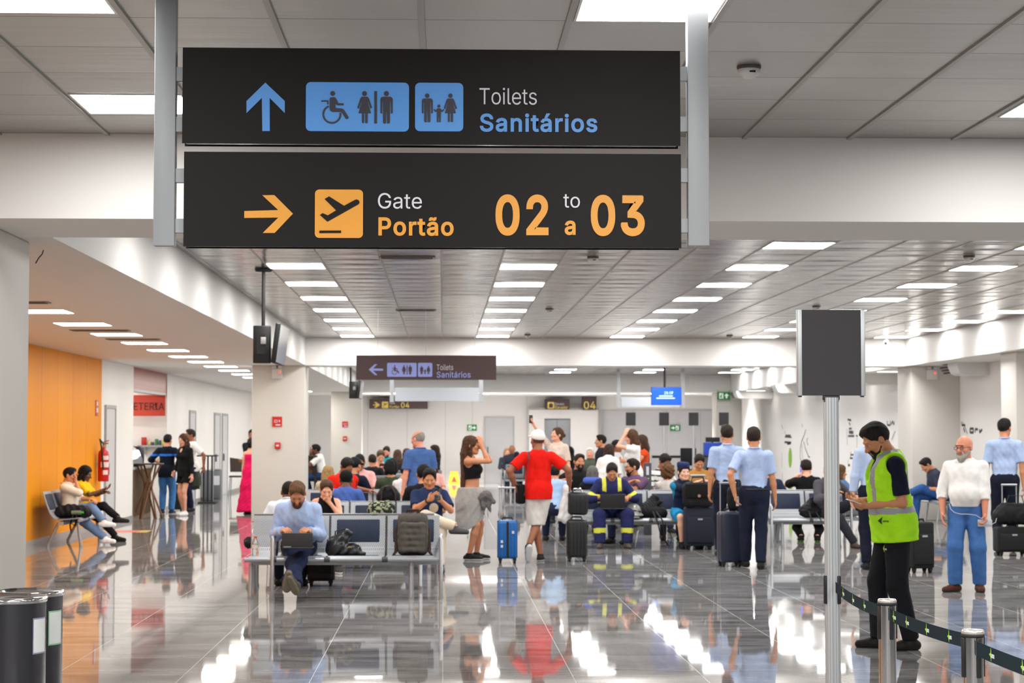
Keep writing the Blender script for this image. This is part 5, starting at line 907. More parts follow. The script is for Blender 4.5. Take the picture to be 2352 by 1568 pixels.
        if kind in ('long', 'pony', 'bun', 'mid', 'curly'):
            ln = hair[2] if len(hair) > 2 else .3; P = []
            bk = hm.T @ (Rt @ L3(0, -1, 0))
            if kind in ('long', 'mid'):
                for sx in (-.062, -.032, 0, .032, .062):
                    a = A3(sx, .045 + .035 * (1 - abs(sx) / .07), .02); b = a + grav * .13 + bk * .03; c_ = b + grav * max(ln - .1, .03) + bk * .015
                    P += [C(a, b, .036, .036, .02), C(b, c_, .036, .02, .02)]
                for sx in (-.074, .074):
                    a = A3(sx, -.005, .02); b = a + grav * .12 + A3(0, .01, 0); P += [C(a, b, .022, .022, .02), C(b, b + grav * max(ln * .75 - .1, .02), .022, .014, .02)]
            if kind == 'pony': a = A3(0, .105, .03); P += [C(a, a + grav * .05 + bk * .04, .024, .028, .01), C(a + grav * .05 + bk * .04, a + grav * ln + bk * .03, .028, .012, .02)]
            if kind == 'bun': P += [E((0, .118, .02), (.042, .036, .04), k=.01)]
            if kind == 'curly': P += [E((0, .04, -.02), (.1, .08, .09), k=.03)]
            if P:
                V, Fq = surf(P, fv * 1.15, noise=.005 if kind != 'curly' else .014, seed=seed + 1, nfreq=55.); hp_list.append((ch((0, 0, 0)) + (V @ hm.T) * hs_, Fq, 0))
        mesh_obj('hair', hp_list, [hairmat(hcol)], root)
    if beard:
        bc, b = beard[0], beard[1]
        q = [C((-.0505, -.012, -.05), (-.024, -.062, -.092), .0195 + b * .5, .021 + b, .02), C((.0505, -.012, -.05), (.024, -.062, -.092), .0195 + b * .5, .021 + b, .02), E((0, -.074, -.1 - b), (.032 + b * .5, .022 + b * .6, .024 + b * 1.6), k=.02), C((-.03, -.088, -.05), (.03, -.088, -.05), .0085 + b * .2, .0085 + b * .2, .008), C((-.03, -.088, -.05), (-.035, -.075, -.09), .012, .012, .01), C((.03, -.088, -.05), (.035, -.075, -.09), .012, .012, .01)]
        V, Fq = surf(q, fv, subs=[E((0, -.104, -.066), (.024, .02, .013))], noise=.002, seed=seed); mesh_obj('beard', [(ch((0, 0, 0)) + (V @ hm.T) * hs_, Fq, 0)], [hairmat(bc)], root)
    if glasses:
        b = MB(); fp = lambda p: Vector(ch(p))
        for sx in (-1, 1):
            b.tube([fp((sx * .034 + .023 * math.cos(t), -.108, .0 + .016 * math.sin(t))) for t in np.linspace(0, 2 * math.pi, 13)], .0026, 6); b.tube([fp((sx * .057, -.106, .004)), fp((sx * .08, -.05, .006)), fp((sx * .081, .01, .002))], .0024, 6)
        b.tube([fp((-.011, -.109, .004)), fp((.011, -.109, .004))], .0024, 6); b.build('glasses', mat('glasses_frame', glasses, .3), root)
    if cap:
        ccol, back = cap[0], cap[1]; sgn = 1 if back else -1
        q = [E((0, .012, .045), (.089, .108, .092), k=.01)]; cl = [(A3(0, -.09 * 1, .05), _nrm(A3(0, -.25, -1.)))]
        V, Fq = surf(q, fv, clips=cl); pa = [(ch((0, 0, 0)) + (V @ hm.T) * hs_, Fq, 0)]
        if back is not None:
            V, Fq = surf([E((0, sgn * .125, .05 if not back else .03), (.07, .07, .014), k=.004), E((0, sgn * .1, .052 if not back else .032), (.078, .04, .014), k=.01)], fv); pa.append((ch((0, 0, 0)) + (V @ hm.T) * hs_, Fq, 0))
        mesh_obj('cap', pa, [cloth('cap_cloth', ccol, .1)], root)
    # ---------------------------------------------------------------- clothes
    wr = .0045 if lod < 3 else .0
    def upper(name, col, sleeve=.75, e=.013, loose=.012, hem=-.09, topcut=None, neckr=.066, mats=None, slot=None, vneck=0., low=None, nz=1., collar=False):
        P = torso(e, loose)
        if hem < -.03 and not sit: P += [C(P0 + Rt @ L3(0, 0, .03), P0 + Rt @ L3(0, 0, hem - .05), (.13 * hipw * g2 + e) * s, (.135 * hipw * g2 + e) * s, .05), C(P0 + Rt @ L3(.06, 0, .03), P0 + Rt @ L3(.06, 0, hem - .05), .105 * g + e, .105 * g + e, .05), C(P0 + Rt @ L3(-.06, 0, .03), P0 + Rt @ L3(-.06, 0, hem - .05), .105 * g + e, .105 * g + e, .05)]
        subs = []
        for sg, S_, el, w_ in arms:
            if sleeve > 1:
                q = el + (w_ - el) * min(sleeve - 1, 1.); P += [C(S_, el, .053 * am + e, .043 * am + e * 1.15, .03), C(el, q, .043 * am + e * 1.1, (.034 if sleeve > 1.8 else .041) * am + e, .02, True)]
            elif sleeve > 0:
                q = S_ + (el - S_) * sleeve; P += [C(S_, q, .053 * am + e, .047 * am + e * 1.5, .03, True)]
            else: subs += [E(S_ + (S_ - chest_c) * .1, (.07, .085, .1), None)]
        cl = [(P0 + Rt @ L3(0, 0, hem if not sit else max(hem, -.03)), Rt @ A3(0, 0, -1))]
        if topcut is not None: cl.append((T(0, 0, topcut), Rt @ A3(0, 0, 1)))
        else: subs += [C(neck_b - Rt @ L3(0, 0, .0), neck_b + Rt @ L3(0, .02, .14), neckr, neckr + .02)]
        if vneck: subs += [C(T(0, .2, .50 * s), T(0, .2, (.5 - vneck) * s), .11, .06)]
        V, Fq = surf(P, vox, subs=subs, clips=cl, noise=wr * nz, seed=seed + 5)
        fcs = V[Fq].mean(1); m = 0
        if slot is not None:
            loc = (fcs - P0) @ Rt; m = slot(loc[:, 0], -loc[:, 1], loc[:, 2], fcs)
        ob = mesh_obj(name, [(V, Fq, m)], mats or [cloth('shirt_cloth', col)], root)
        if collar: wtube(info, 'collar', [neck_b + Rt @ A3(neckr * .98 * math.cos(t), .012 + neckr * 1.02 * math.sin(t), .012 - .03 * max(0, -math.sin(t)) ** 2) for t in np.linspace(-math.pi / 2 + .12, 1.5 * math.pi - .12, 19)], .017, (mats or [cloth('shirt_cloth', col)])[0], flat=.55)
        return ob
    info['upper'] = upper
    def lower(name, col, length=2., e=.012, flare=0., mats=None, slot=None, waist=.10, nz=1.):
        P = [E(P0 + L3(0, -.01, .015), (.158 * s * hipw * g2 + e, .115 * g + e, .125 * s + e), k=.04)]
        for sg, a, k_, an in legs:
            if length <= 1: q = a + (k_ - a) * length; P += [C(a, q, .086 * lm + e, .066 * lm + e + flare, .04, True)]
            else:
                q = k_ + (an - k_) * min(length - 1, 1.); P += [C(a, k_, .085 * lm + e, .058 * lm + e + flare, .04), C(k_, q, .06 * lm + e + flare, .044 * lm + e + flare * 1.1, .025, True)]
        V, Fq = surf(P, vox, clips=[] if sit else [(P0 + Rt @ L3(0, 0, waist), Rt @ A3(0, 0, 1))], noise=wr * nz, seed=seed + 9, nfreq=30.)
        m = 0
        if slot is not None: m = slot(V[Fq].mean(1))
        return mesh_obj(name, [(V, Fq, m)], mats or [cloth('trouser_cloth', col)], root)
    info['lower'] = lower
    if top: upper(**top)
    if bot: lower(**bot)
    if shoe is not None:
        up_c, so_c = shoe if isinstance(shoe, tuple) else (shoe, 0x18181A)
        for (sg, a, k_, an), fp, fy in zip(legs, (lfp, rfp), (lfy, rfy)):
            Rf = rot_axis((0, 0, 1), fy) @ rot_axis((1, 0, 0), fp); t, u, l = Rf @ FW, Rf @ UP, Rf @ LF; R = np.stack([l, t, u], 1)
            q = [C(an - t * .045 - u * .048, an + t * .07 - u * .052, .04, .043, .02), C(an + t * .07 - u * .052, an + t * .155 - u * .058, .043, .034, .02), C(an - u * .05, an + u * .015, .046, .042, .03, True)]
            V, Fq = surf(q, max(fv, .007), clips=[(an - u * .086, -u)]); fcs = V[Fq].mean(1); m = (((fcs - an) @ u) < -.064).astype(int)
            mesh_obj('shoe', [(V, Fq, m)], [cloth('shoe_upper', up_c, .15, rough=.6), mat('shoe_sole', so_c, .6)], root)
    PEOPLE[key] = info
    return info
def wtube(info, name, pts, r, m, n=8, flat=1.): return MB().tube([tuple(p) for p in pts], r, n, flat=flat).build(name, m, info['root'])
# ================================================================ THE PEOPLE OF THE HALL
def S(col, sleeve=.75, **k): return dict(dict(name='shirt', col=col, sleeve=sleeve), **k)
def T_(col, **k): return dict(dict(name='trousers', col=col), **k)
def decal(info, objname, px, py, build):
    """small flat mark lying on the garment where that pixel meets it"""
    root = info['root']; ob = next((c for c in root.children if c.name.split('.')[0] == objname), None)
    if ob is None: return
    M = root.matrix_basis; Mi = M.inverted(); d = RCAM @ Vector(((px - 1176) / F, -(py - 784) / F, -1.0))
    o = Mi @ Vector((0, 0, EYE)); dd = (Mi.to_3x3() @ d).normalized()
    ok, loc, nrm, _ = ob.ray_cast(o, dd)
    if not ok: return
    n = nrm.normalized(); ux = Vector((0, 0, 1)).cross(n).normalized(); uy = n.cross(ux)
    build(loc + n * .006, ux, uy, root)
def device(info, side, label=None, size=(.075, .012, .15), col=0x121214, off=.02, screen=None, name='phone', fw=0., tilt=0.):
    """a phone in the hand; it is held, so it is a thing of its own"""
    sg, S_, e, w_ = info['arms'][0 if side == 'L' else 1]; d = _nrm(w_ - e); p = w_ + d * .1 + A3(0, 0, off) + FW * fw
    R = np.array(Matrix.Rotation(math.radians(tilt), 3, 'X')); M = info['root'].matrix_basis
    o = thing(name, label, 'phone'); q = MB().box((0, 0, 0), size, bev=min(.008, min(size) * .4)); q.build('case', mat('device_case', col, .3), o)
    if screen is not None: MB().box((0, size[1] / 2 + .001, 0), (size[0] * .9, .002, size[2] * .92)).build('screen', mat('lit_screen', screen, .3, 0, .6), o)
    o.matrix_basis = M @ Matrix.Translation(Vector(p)) @ Matrix(R).to_4x4()
    return o
def WP(px, Y): return dict(x=WX(px, Y), Y=Y)
# ---------------- standing, near
NAVY, JEAN, BLK, LBLUE = 0x15192B, 0x3E659C, 0x121214, 0xA9BCE0
v = person('vest', 'man in neon green safety vest and dark cargo trousers looking down at his hands', ty=975, **WP(2052, 14.9), hd=-88, h=1.79, lod=0, sk='tan', hair=('short', 0x1B1817), hp=33, hy=4, lean=4, neckf=12,
    top=S(0x10162A, .8, e=.012, collar=True), bot=T_(0x17191F, e=.022), shoe=(0x1C1B1A, 0x141312), LH=(.1, .22, 1.12), RH=(-.08, .25, 1.15), LE=(.5, -1, -.6), RE=(-.4, -.8, -.6), LHn=(-.5, 0, .8), RHn=(.5, 0, .8), LFt=(.09, -.1, .085), RFt=(-.1, .1, .085), beard=(0x1F1A18, .0035), curl=(.7, .6))
GREEN = cloth('neon_vest_cloth', 0xAEF024, .08); REFL = cloth('reflective_tape', 0x9C9FA2, .05, rough=.4)
def vest_slot(l, f, u, fc): return (((u > .1) & (u < .15)) | ((u > .3) & (np.abs(np.abs(l) - .1) < .025)) | ((u > .17) & (u < .3) & (f > .05) & (np.abs(np.abs(l) - .1) < .025))).astype(int)
v['upper']('safety_vest', 0, sleeve=0, e=.04, loose=.03, hem=-.12, neckr=.078, vneck=.1, mats=[GREEN, REFL], slot=vest_slot)
def vest_logo(p, ux, uy, root):
    m = MB(); m.prism([(-.05, 0), (-.012, .03), (-.018, 0), (-.012, -.028)], p, ux, uy, .002); m.text('aero' if False else 'aena', p + uy * -.008 + ux * -.005, ux, uy, .032, .004, depth=.001); m.build('logo', mat('logo_ink', 0x20301A, .7), root)
decal(v, 'safety_vest', 2030, 1196, vest_logo)
def pant_logo(p, ux, uy, root):
    m = MB(); m.prism([(-.045, 0), (-.012, .028), (-.018, 0), (-.012, -.026)], p, ux, uy, .002); m.build('logo_arrow', mat('logo_green', 0xA4D42A, .6), root)
    m = MB(); m.text('aena', p + uy * -.008 + ux * -.005, ux, uy, .03, .004, depth=.001); m.build('logo', mat('logo_white', 0xD8DCE0, .7), root)
decal(v, 'trousers', 2034, 1260, pant_logo)
device(v, 'L', 'white card held by the man in the green vest', (.09, .006, .16), 0xE6E6E8, .03, name='paper_card', tilt=70)
b = person('beard', 'bald man with grey beard and glasses in white shirt and blue jeans', ty=999, **WP(2218, 20.3), hd=-18, h=1.70, lod=0, sk=0xCE9074, hair=None, hy=-28, hp=4, g=1.16, belly=.06,
    top=S(0xE9E7E4, 1.35, hem=.02, e=.014, collar=True), bot=T_(0x416AA4, waist=.08, e=.014, flare=.012), shoe=(0x4E2616, 0x2B211B), beard=(0x9A968F, .012), glasses=0x1E1A1A, LH=(.2, .12, .82), LE=(.9, -.6, -.2), RH=(-.24, .06, .84), LFt=(.13, -.02, .085), RFt=(-.12, .05, .085), rfy=-40, lfy=12, curl=(1., .4))
MB().tube([tuple(b['P0'] + A3(.158 * math.cos(t), -.01 + .125 * math.sin(t), .085)) for t in np.linspace(0, 2 * math.pi, 25)], .017, 8, flat=.6).build('belt', mat('belt_leather', 0x1D1A1E, .5), b['root'])
wtube(b, 'eyebrows', [b['ch']((sx, -.097, .028)) for sx in (-.05, 0, .05)], .004, hairmat(0x4A4038), 6)
device(b, 'L', 'phone with earphone cable in the hand of the bearded man', (.15, .02, .075), 0xB9BDC4, .0, name='phone')
tag(MB().tube([b['root'].matrix_basis @ Vector(p) for p in ((-.17, -.14, .94), (-.15, -.165, .88), (-.11, -.18, .845), (-.05, -.185, .83), (.03, -.185, .83), (.11, -.18, .82), (.17, -.17, .78), (.2, -.16, .735), (.26, -.155, .72), (.31, -.14, .745), (.32, -.13, .79))], .003, 6).build('earphone_cable', mat('white_cable', 0xD6D9DD, .4)), 'pale earphone cable hanging over the bearded man\'s jeans', 'cable')
PLB = dict(name='shirt', col=LBLUE)
def epaulets(i):
    for sg in (1, -1): MB().box(tuple(i['T'](sg * .125, .0, .525 * i['s'])), (.09, .05, .012), Matrix(i['Rt']) @ Matrix.Rotation(math.radians(sg * 22), 3, 'Y'), bev=.004).build('epaulet', M_BLACK, i['root'])
def lanyard(i): wtube(i, 'lanyard', [i['neck_b'] + A3(.066 * math.cos(t), .012 + .06 * math.sin(t), .012 - .02 * math.sin(t)) for t in np.linspace(-.3, math.pi + .3, 13)], .006, mat('lanyard_green', 0x12291F, .8))
p3 = person('p3', 'man in light blue uniform shirt, back turned, at the far right edge', ty=960, **WP(2308, 27.0), hd=168, h=1.87, lod=1, sk='tan', hair=('short', 0x16120F), top=S(LBLUE, .8, hem=-.0, collar=True), bot=T_(NAVY, e=.018), shoe=0x141414, RH=(-.27, -.06, .84), hy=-25); lanyard(p3)
p4 = person('p4', 'man in long sleeved light blue shirt standing behind the man in the green vest', ty=972, **WP(2008, 23.6), hd=176, h=1.80, lod=1, sk='fair', hair=('sides', 0x3A332D), top=S(0xB4C4E2, 1.95, hem=0, collar=True), bot=T_(NAVY, e=.018), shoe=0x15161A); epaulets(p4)
p1 = person('p1', 'left one of two men in light blue uniform shirts walking away', ty=975, **WP(1671, 26.2), hd=178, h=1.80, lod=1, sk='tan', hair=('short', 0x241A14), top=S(LBLUE, .78, hem=.055, e=.012, collar=True), bot=T_(NAVY, e=.018), shoe=0x141414, LH=(.25, .03, .82), LFt=(.1, .12, .085), RFt=(-.1, -.1, .085)); lanyard(p1); epaulets(p1)
p2 = person('p2', 'right one of two men in light blue uniform shirts walking away with a navy suitcase', ty=980, **WP(1732, 23.8), hd=176, h=1.77, lod=1, sk='tan', hair=('short', 0x281C15), top=S(LBLUE, .78, hem=.055, e=.012, collar=True), bot=T_(0x191F33, e=.02), shoe=0x121214, LH=(.25, -.1, .93), LE=(.6, -.5, -.4), LFt=(.09, .2, .085), RFt=(-.07, -.08, .085), RK=(-.05, 1, .2)); lanyard(p2); epaulets(p2)
for i in (p1, p2): wtube(i, 'belt', [i['P0'] + A3(.172 * math.cos(t), .01 + .128 * math.sin(t), .05) for t in np.linspace(0, 2 * math.pi, 21)], .016, M_BLACK, flat=.6)
r = person('red', 'man in red T-shirt, white shorts and white cap standing with his back turned', **WP(1236, 25.3), hd=180, h=1.73, lod=0, sk='brown', hair=('buzz', 0x5E3E2C), hy=22, hp=0, g=1.08, arm=1.12,
    top=S(0xE0180C, .72, hem=-.1, e=.013), bot=dict(name='shorts', col=0xE4DED6, length=1.0, flare=.022, e=.016, waist=.03), shoe=(0x161618, 0xD8D8D6), cap=(0xEFEDEA, False), LH=(.3, .02, .98), LE=(.9, -.5, 0), RH=(-.42, .1, 1.0), RE=(-.7, -.6, .1), LFt=(-.03, .02, .085), RFt=(.14, -.16, .2), RK=(-.2, 1, 0), rfp=62, rfy=10, lfy=-12)
MB().tube([tuple(r['T'](.13, -.135, .43)), tuple(r['T'](.145, -.155, .3)), tuple(r['T'](.16, -.15, .1)), tuple(r['T'](.19, -.1, -.05))], .012, 8, flat=.4).tube([tuple(r['T'](.12, .02, .525)), tuple(r['T'](.13, -.06, .52)), tuple(r['T'](.13, -.135, .43))], .012, 8, flat=.4).build('bag_strap', mat('strap_grey', 0x4A3038, .8), r['root'])
tag(MB().box(r['root'].matrix_basis @ Vector(r['T'](.235, .02, -.03)), (.09, .2, .26), rotz(.3), bev=.03).build('shoulder_bag', cloth('black_nylon', 0x141414)), 'small black shoulder bag hanging at the left side of the man in red', 'bag')
wtube(r, 'watch', [r['arms'][0][3] + A3(.036 * math.cos(t), .036 * math.sin(t), .02) for t in np.linspace(0, 2 * math.pi, 13)], .009, M_DK)
k = person('crop', 'woman in black crop top and grey cloth wrap holding her hand to her forehead', ty=1000, **WP(1083, 25.6), hd=84, h=1.69, lod=0, fem=True, sk='tan', hair=('long', 0x4A3020, .52), lean=-4, hp=2,
    top=dict(name='crop_top', col=0x111113, sleeve=0, hem=.2, topcut=.395, e=.01, nz=.4), bot=None, shoe=(0x1A1A1C, 0xE4E2DE), RH=('head', (-.05, -.14, -.01)), RE=(-.05, 1, -.1), LH=('head', (.05, -.13, -.02)), LE=(.1, 1, -.1), RHn=(.8, -.4, 0), LHn=(-.8, -.4, 0), RHd=(.3, -.25, .9), curl=(.25, .25), LFt=(.09, .06, .085), RFt=(-.09, -.02, .085))
P0 = k['P0']; q = [E(P0 + A3(0, .03, .02), (.175, .15, .16)), C(P0 + A3(0, .01, .08), P0 + A3(0, .03, -.12), .165, .185, .04), C(P0 + A3(0, .03, -.1), P0 + A3(0, .05, -.5), .18, .175, .05), C(P0 + A3(-.05, -.1, .0), P0 + A3(-.05, -.02, -.56), .1, .09, .05)]
V_, F_ = surf(q, .011, clips=[(P0 + A3(0, 0, .09), A3(0, 0, 1)), (P0 + A3(0, .1, -.47), _nrm(A3(.25, -.55, -1))), (P0 + A3(0, -.02, -.56), _nrm(A3(0, .5, -1)))], noise=.012, seed=3, nfreq=30.)
mesh_obj('wrap_skirt', [(V_, F_, 0)], [cloth('grey_check_cloth', 0xA9A49F, .25, 120.)], k['root'])
q = [E(P0 + A3(-.1, -.19, -.02), (.06, .07, .07)), C(P0 + A3(-.1, -.19, -.02), P0 + A3(-.12, -.26, -.2), .05, .035), C(P0 + A3(-.13, -.16, -.02), P0 + A3(-.14, -.18, -.26), .05, .02), C(P0 + A3(-.1, -.2, .0), P0 + A3(-.1, -.3, -.1), .05, .03)]
V_, F_ = surf(q, .009, noise=.02, seed=9, nfreq=50.); mesh_obj('skirt_knot', [(V_, F_, 0)], [cloth('grey_check_cloth_dark', 0x6E6A69, .3, 120.)], k['root'])
person('older', 'older man with short grey hair and blue polo standing between the seat rows', ty=988, **WP(964, 28.2), hd=-152, h=1.77, lod=1, sk='pink', hair=('sides', 0x8C867F), hy=22, hp=6, g=1.12, top=S(0x4A69A2, .8, hem=-.12, e=.015, collar=True), bot=T_(0x26365A), shoe=0x2A2A2A)
# ---------------- standing, further
ph = person('phonew', 'woman in pale floral blouse raising a phone above her head', ty=982, **WP(1281, 35.4), hd=-30, h=1.76, lod=1, fem=True, sk='light', hair=('bun', 0x4A3422), hy=-38, hp=-14, dz=.03, top=S(0xD9C3B6, .9, e=.016, hem=-.06), bot=T_(0x30323A), shoe=0x333333, RH=(-.36, .3, 1.84), RE=(-1, .1, -.5), RHn=(.3, -1, .2))
device(ph, 'R', 'phone held up by the woman in the floral blouse', (.075, .012, .15), 0x2B2B2F, .03)
person('profile', 'man with dark shirt in profile, standing behind the seated crowd', ty=998, **WP(1384, 38.0), hd=-92, h=1.69, lod=2, sk='tan', hair=('short', 0x17120F), top=S(0x23222B, .8), bot=T_(0x2A2C36), shoe=0x222222)
person('blouse', 'woman in loose white blouse bending with her back turned', ty=1020, **WP(1394, 34.0), hd=160, h=1.62, lod=1, fem=True, sk='tan', hair=('mid', 0x35231A, .14), lean=14, hp=10, g=1.15, top=S(0xE2DFDC, 1.0, loose=.04, e=.022, hem=-.12), bot=T_(0x2A2C36), shoe=0x222222)
person('darkcap', 'man in dark cap standing behind the woman in the white blouse', ty=1010, **WP(1414, 38.6), hd=70, h=1.62, lod=2, sk='brown', hair=('buzz', 0x111111), cap=(0x22242B, True), top=S(0xD9D9D9, .8), bot=T_(0x2A2C36), shoe=0x222222)
person('whitet', 'woman in white T-shirt and dark trousers holding her hand to her head', ty=986, **WP(1457, 34.5), hd=-102, h=1.74, lod=1, fem=True, sk='light', hair=('long', 0x4B3321, .26), hp=10, top=S(0xEDEBE8, .45, hem=-.1, e=.016), bot=T_(0x16161A), shoe=0x222222, LH=('head', (.06, -.1, .05)), LE=(.2, 1, -.25), LHn=(-.8, -.3, 0), LHd=(-.2, -.3, .8))
person('orange', 'woman in orange top embracing the woman in the white T-shirt from behind', ty=998, **WP(1478, 35.2), hd=-88, h=1.68, lod=2, fem=True, sk='tan', hair=('long', 0x3F2B1C, .36), top=S(0xD24A1C, .3), bot=T_(0x3A4A6A), shoe=0x444444, LH=(.16, .36, 1.18), RH=(-.1, .4, 1.2))
def blue_stripe(l, f, u, fc): return ((u > .325) & (u < .37)).astype(int)
person('cafe_navy', 'man in navy jumper with bright blue stripe at the cafeteria counter', ty=997, **WP(383, 40.7), hd=172, h=1.70, lod=2, sk='tan', hair=('short', 0x1A1512), hy=-12, top=S(0, 1.4, e=.016, hem=-.12, mats=[cloth('navy_knit', 0x0E1424), cloth('bright_blue_knit', 0x2E7CE8)], slot=blue_stripe), bot=T_(0x4A83C4, e=.02), shoe=(0x222A3A, 0xE0E0E0), RH=(-.26, .1, 1.0), LH=(.3, .25, 1.1))
cw = person('cafe_black', 'woman with long brown hair in short black dress at the cafeteria', ty=996, **WP(425, 39.9), hd=-42, h=1.69, lod=2, fem=True, sk='light', hair=('long', 0x4A2F20, .34), hp=14, top=S(0x101012, 1.9, vneck=.1, hem=-.1), bot=dict(name='skirt', col=0x101012, length=.55, flare=.03), shoe=(0xE8E8E8, 0xF0F0F0), RH=(-.2, .12, .9), LFt=(.12, .1, .085), RFt=(-.06, -.02, .085))
wm = person('cafe_white', 'man in white T-shirt with olive jacket tied round his waist, hand on hip', ty=985, **WP(440, 42.0), hd=-70, h=1.80, lod=2, sk='brown', hair=('short', 0x2A201A), top=S(0xECEAE8, .8, e=.016), bot=T_(0x1B2340), shoe=0x2A2A30, RH=(-.2, -.02, 1.0), RE=(-1, -.6, 0), LH=(.2, -.22, .98), LE=(.6, -1.2, 0))
P0 = wm['P0']; V_, F_ = surf([C(P0 + A3(0, .0, .08), P0 + A3(0, .06, -.34), .155, .15), C(P0 + A3(.1, .1, -.2), P0 + A3(.13, .14, -.45), .06, .03)], .016, noise=.012, seed=4, clips=[(P0 + A3(0, 0, .09), A3(0, 0, 1))]); mesh_obj('tied_jacket', [(V_, F_, 0)], [cloth('olive_jacket', 0x3B4233)], wm['root'])
person('column_man', 'bearded man in dark shirt half hidden by the big left column', ty=985, **WP(581, 41.6), hd=-12, h=1.80, lod=2, sk='brown', hair=('short', 0x120F0D), beard=(0x120F0D, .004), top=S(0x191B20, .8), bot=T_(0x1A1C26), shoe=0x3A2A20, LH=(-.1, .2, 1.12), RH=(.08, .22, 1.14), hp=8)
pk = person('pink_dress', 'woman in long bright pink dress half hidden by the big left column', **WP(576, 40.6), hd=150, h=1.60, lod=2, fem=True, sk='light', hair=('bun', 0x17120F), top=dict(name='dress_top', col=0xE0105A, sleeve=0, hem=-.08, topcut=.41, e=.014, nz=.3), shoe=0x333333)
P0 = pk['P0']; V_, F_ = surf([C(P0 + A3(0, 0, .1), P0 + A3(0, 0, -.25), .14, .2, .05), C(P0 + A3(0, 0, -.25), P0 + A3(0, .02, -.8), .2, .28, .05, True)], .018, noise=.016, seed=6, nfreq=26.); mesh_obj('dress_skirt', [(V_, F_, 0)], [cloth('pink_cloth', 0xE0105A, .08)], pk['root'])
# ---------------- seated on the left by the orange wall
LX = -5.25
l1 = person('left_man', 'man in cream shirt and jeans phoning on the bench by the orange wall', ty=1075, **WP(161, 29.5), hd=82, h=1.76, sit=True, lod=1, sk='tan', hair=('short', 0x14100E), lean=-6, hp=6, top=S(0xEADBCB, 1.1, e=.016, collar=True), bot=T_(0x6D86AC, e=.018), shoe=(0xEDEAE8, 0xF0F0F0), RH=('head', (-.04, -.12, -.07)), RE=(-.3, .5, -1), RHn=(.7, .5, 0), LH=(.05, .3, .68), RFt=(-.1, .62, .085), LFt=(-.14, .58, .36), LK=(.3, .8, 1.5), curl=(.5, 1.))
device(l1, 'R', 'phone held to the face of the seated man in the cream shirt', (.075, .02, .13), 0x20242E, .0)
l2 = person('left_woman', 'woman in yellow top seated by the orange wall looking at her hand', ty=1070, **WP(190, 30.4), hd=82, h=1.68, sit=True, fem=True, lod=1, sk='dark', hair=('mid', 0x0E0B0A, .13), lean=-2, hp=16, top=S(0xE0B416, .8, e=.014), bot=T_(0x14151C, e=.014), shoe=0x141414, RH=(-.06, .34, .8), RHn=(0, 0, 1), RE=(-.6, -.4, -.8), LH=(.06, .32, .76), RFt=(-.08, .56, .085), LFt=(-.16, .62, .38), LK=(.3, .8, 1.5))
# ---------------- the front bench
lp = person('laptop', 'bearded man in light blue shirt working on a laptop on the front bench', ty=1108, **WP(688, 19.95), hd=0, h=1.80, sit=True, lod=0, sk='tan', hair=('short', 0x5E432C), beard=(0x5A3F2A, .005), lean=21, hp=38, g=1.08, top=S(0xA9BDE2, 1.97, e=.016, loose=.02, collar=True), bot=T_(0x1D2542, e=.016), shoe=(0x4A4640, 0x77705F), LH=(.13, .37, .69), RH=(-.14, .34, .69), LE=(.45, -1, -.3), RE=(-.45, -1, -.3), LHn=(-.4, 0, -.8), RHn=(.4, 0, -.8), LFt=(-.07, .72, .2), RFt=(.05, .82, .13), LK=(.35, 1, .5), RK=(-.35, 1, .5), lfp=-58, rfp=-50, lfy=14, rfy=-22, curl=(.8, .7))
person('white_back', 'man in white shirt leaning forward on the seat behind the front bench', ty=1104, **WP(655, 20.95), hd=176, h=1.80, sit=True, lod=1, sk='dark', hair=('buzz', 0x120E0C), lean=27, hp=14, g=1.08, top=S(0xDCE3EE, 1.9, e=.018, loose=.02, collar=True), bot=T_(0x222A44), shoe=0x222222)
tk = person('tank', 'person with short brown hair in black sleeveless top resting the chin on a hand', ty=1101, **WP(748, 23.6), hd=6, h=1.72, sit=True, fem=True, lod=0, sk='light', hair=('short', 0x4A3322), lean=28, hp=20, top=S(0x101013, 0, e=.011), bot=T_(0x2A3040), shoe=(0x3A3A3A, 0xE8E8E8), LH=('head', (.035, -.1, -.13)), LE=(.6, .4, -1), RH=(-.02, .42, .62), LHn=(0, -.6, .8), curl=(1.2, .7))
nv = person('navy_phone', 'man in navy T-shirt with beige trousers seated cross legged using a phone', ty=1075, **WP(986, 23.8), hd=2, h=1.78, sit=True, lod=0, sk='tan', hair=('short', 0x14110F), hp=14, top=S(0x223156, .78, e=.015), bot=T_(0xD2C4AE, e=.016), shoe=(0x4A4A4E, 0x2A2A2A), LH=(.14, .33, .86), RH=(-.02, .34, .87), LE=(.7, 0, -1), RE=(-.7, 0, -1), LHn=(-.6, -.5, .2), RHn=(.5, -.6, .2), RFt=(.3, .5, .55), RK=(-1, .5, .8), LFt=(.12, .5, .085), curl=(.8, .4), rfy=60)
device(nv, 'L', 'black phone held by the man in the navy T-shirt', (.075, .012, .15), 0x101012, .03, tilt=-25)
decal(nv, 'shirt', 996, 1166, lambda p, ux, uy, root: MB().prism(circle(0, 0, .06, 14), p, ux, uy, .003).build('shirt_print', cloth('beige_print', 0xC9BBA2), root))
wtube(nv, 'watch', [nv['arms'][1][3] + A3(.034 * math.cos(t), -.01 + .01 * math.sin(t), .034 * math.sin(t)) for t in np.linspace(0, 2 * math.pi, 13)], .01, M_DK)
person('blue_cap', 'man in blue shirt and black cap seated with his back turned', ty=1080, **WP(793, 24.9), hd=178, h=1.80, sit=True, lod=1, sk='dark', hair=('buzz', 0x0E0C0B), cap=(0x131315, None), lean=10, hp=8, g=1.1, top=S(0x4A66AE, 1.95, e=.018), bot=T_(0x222A44), shoe=0x222222)
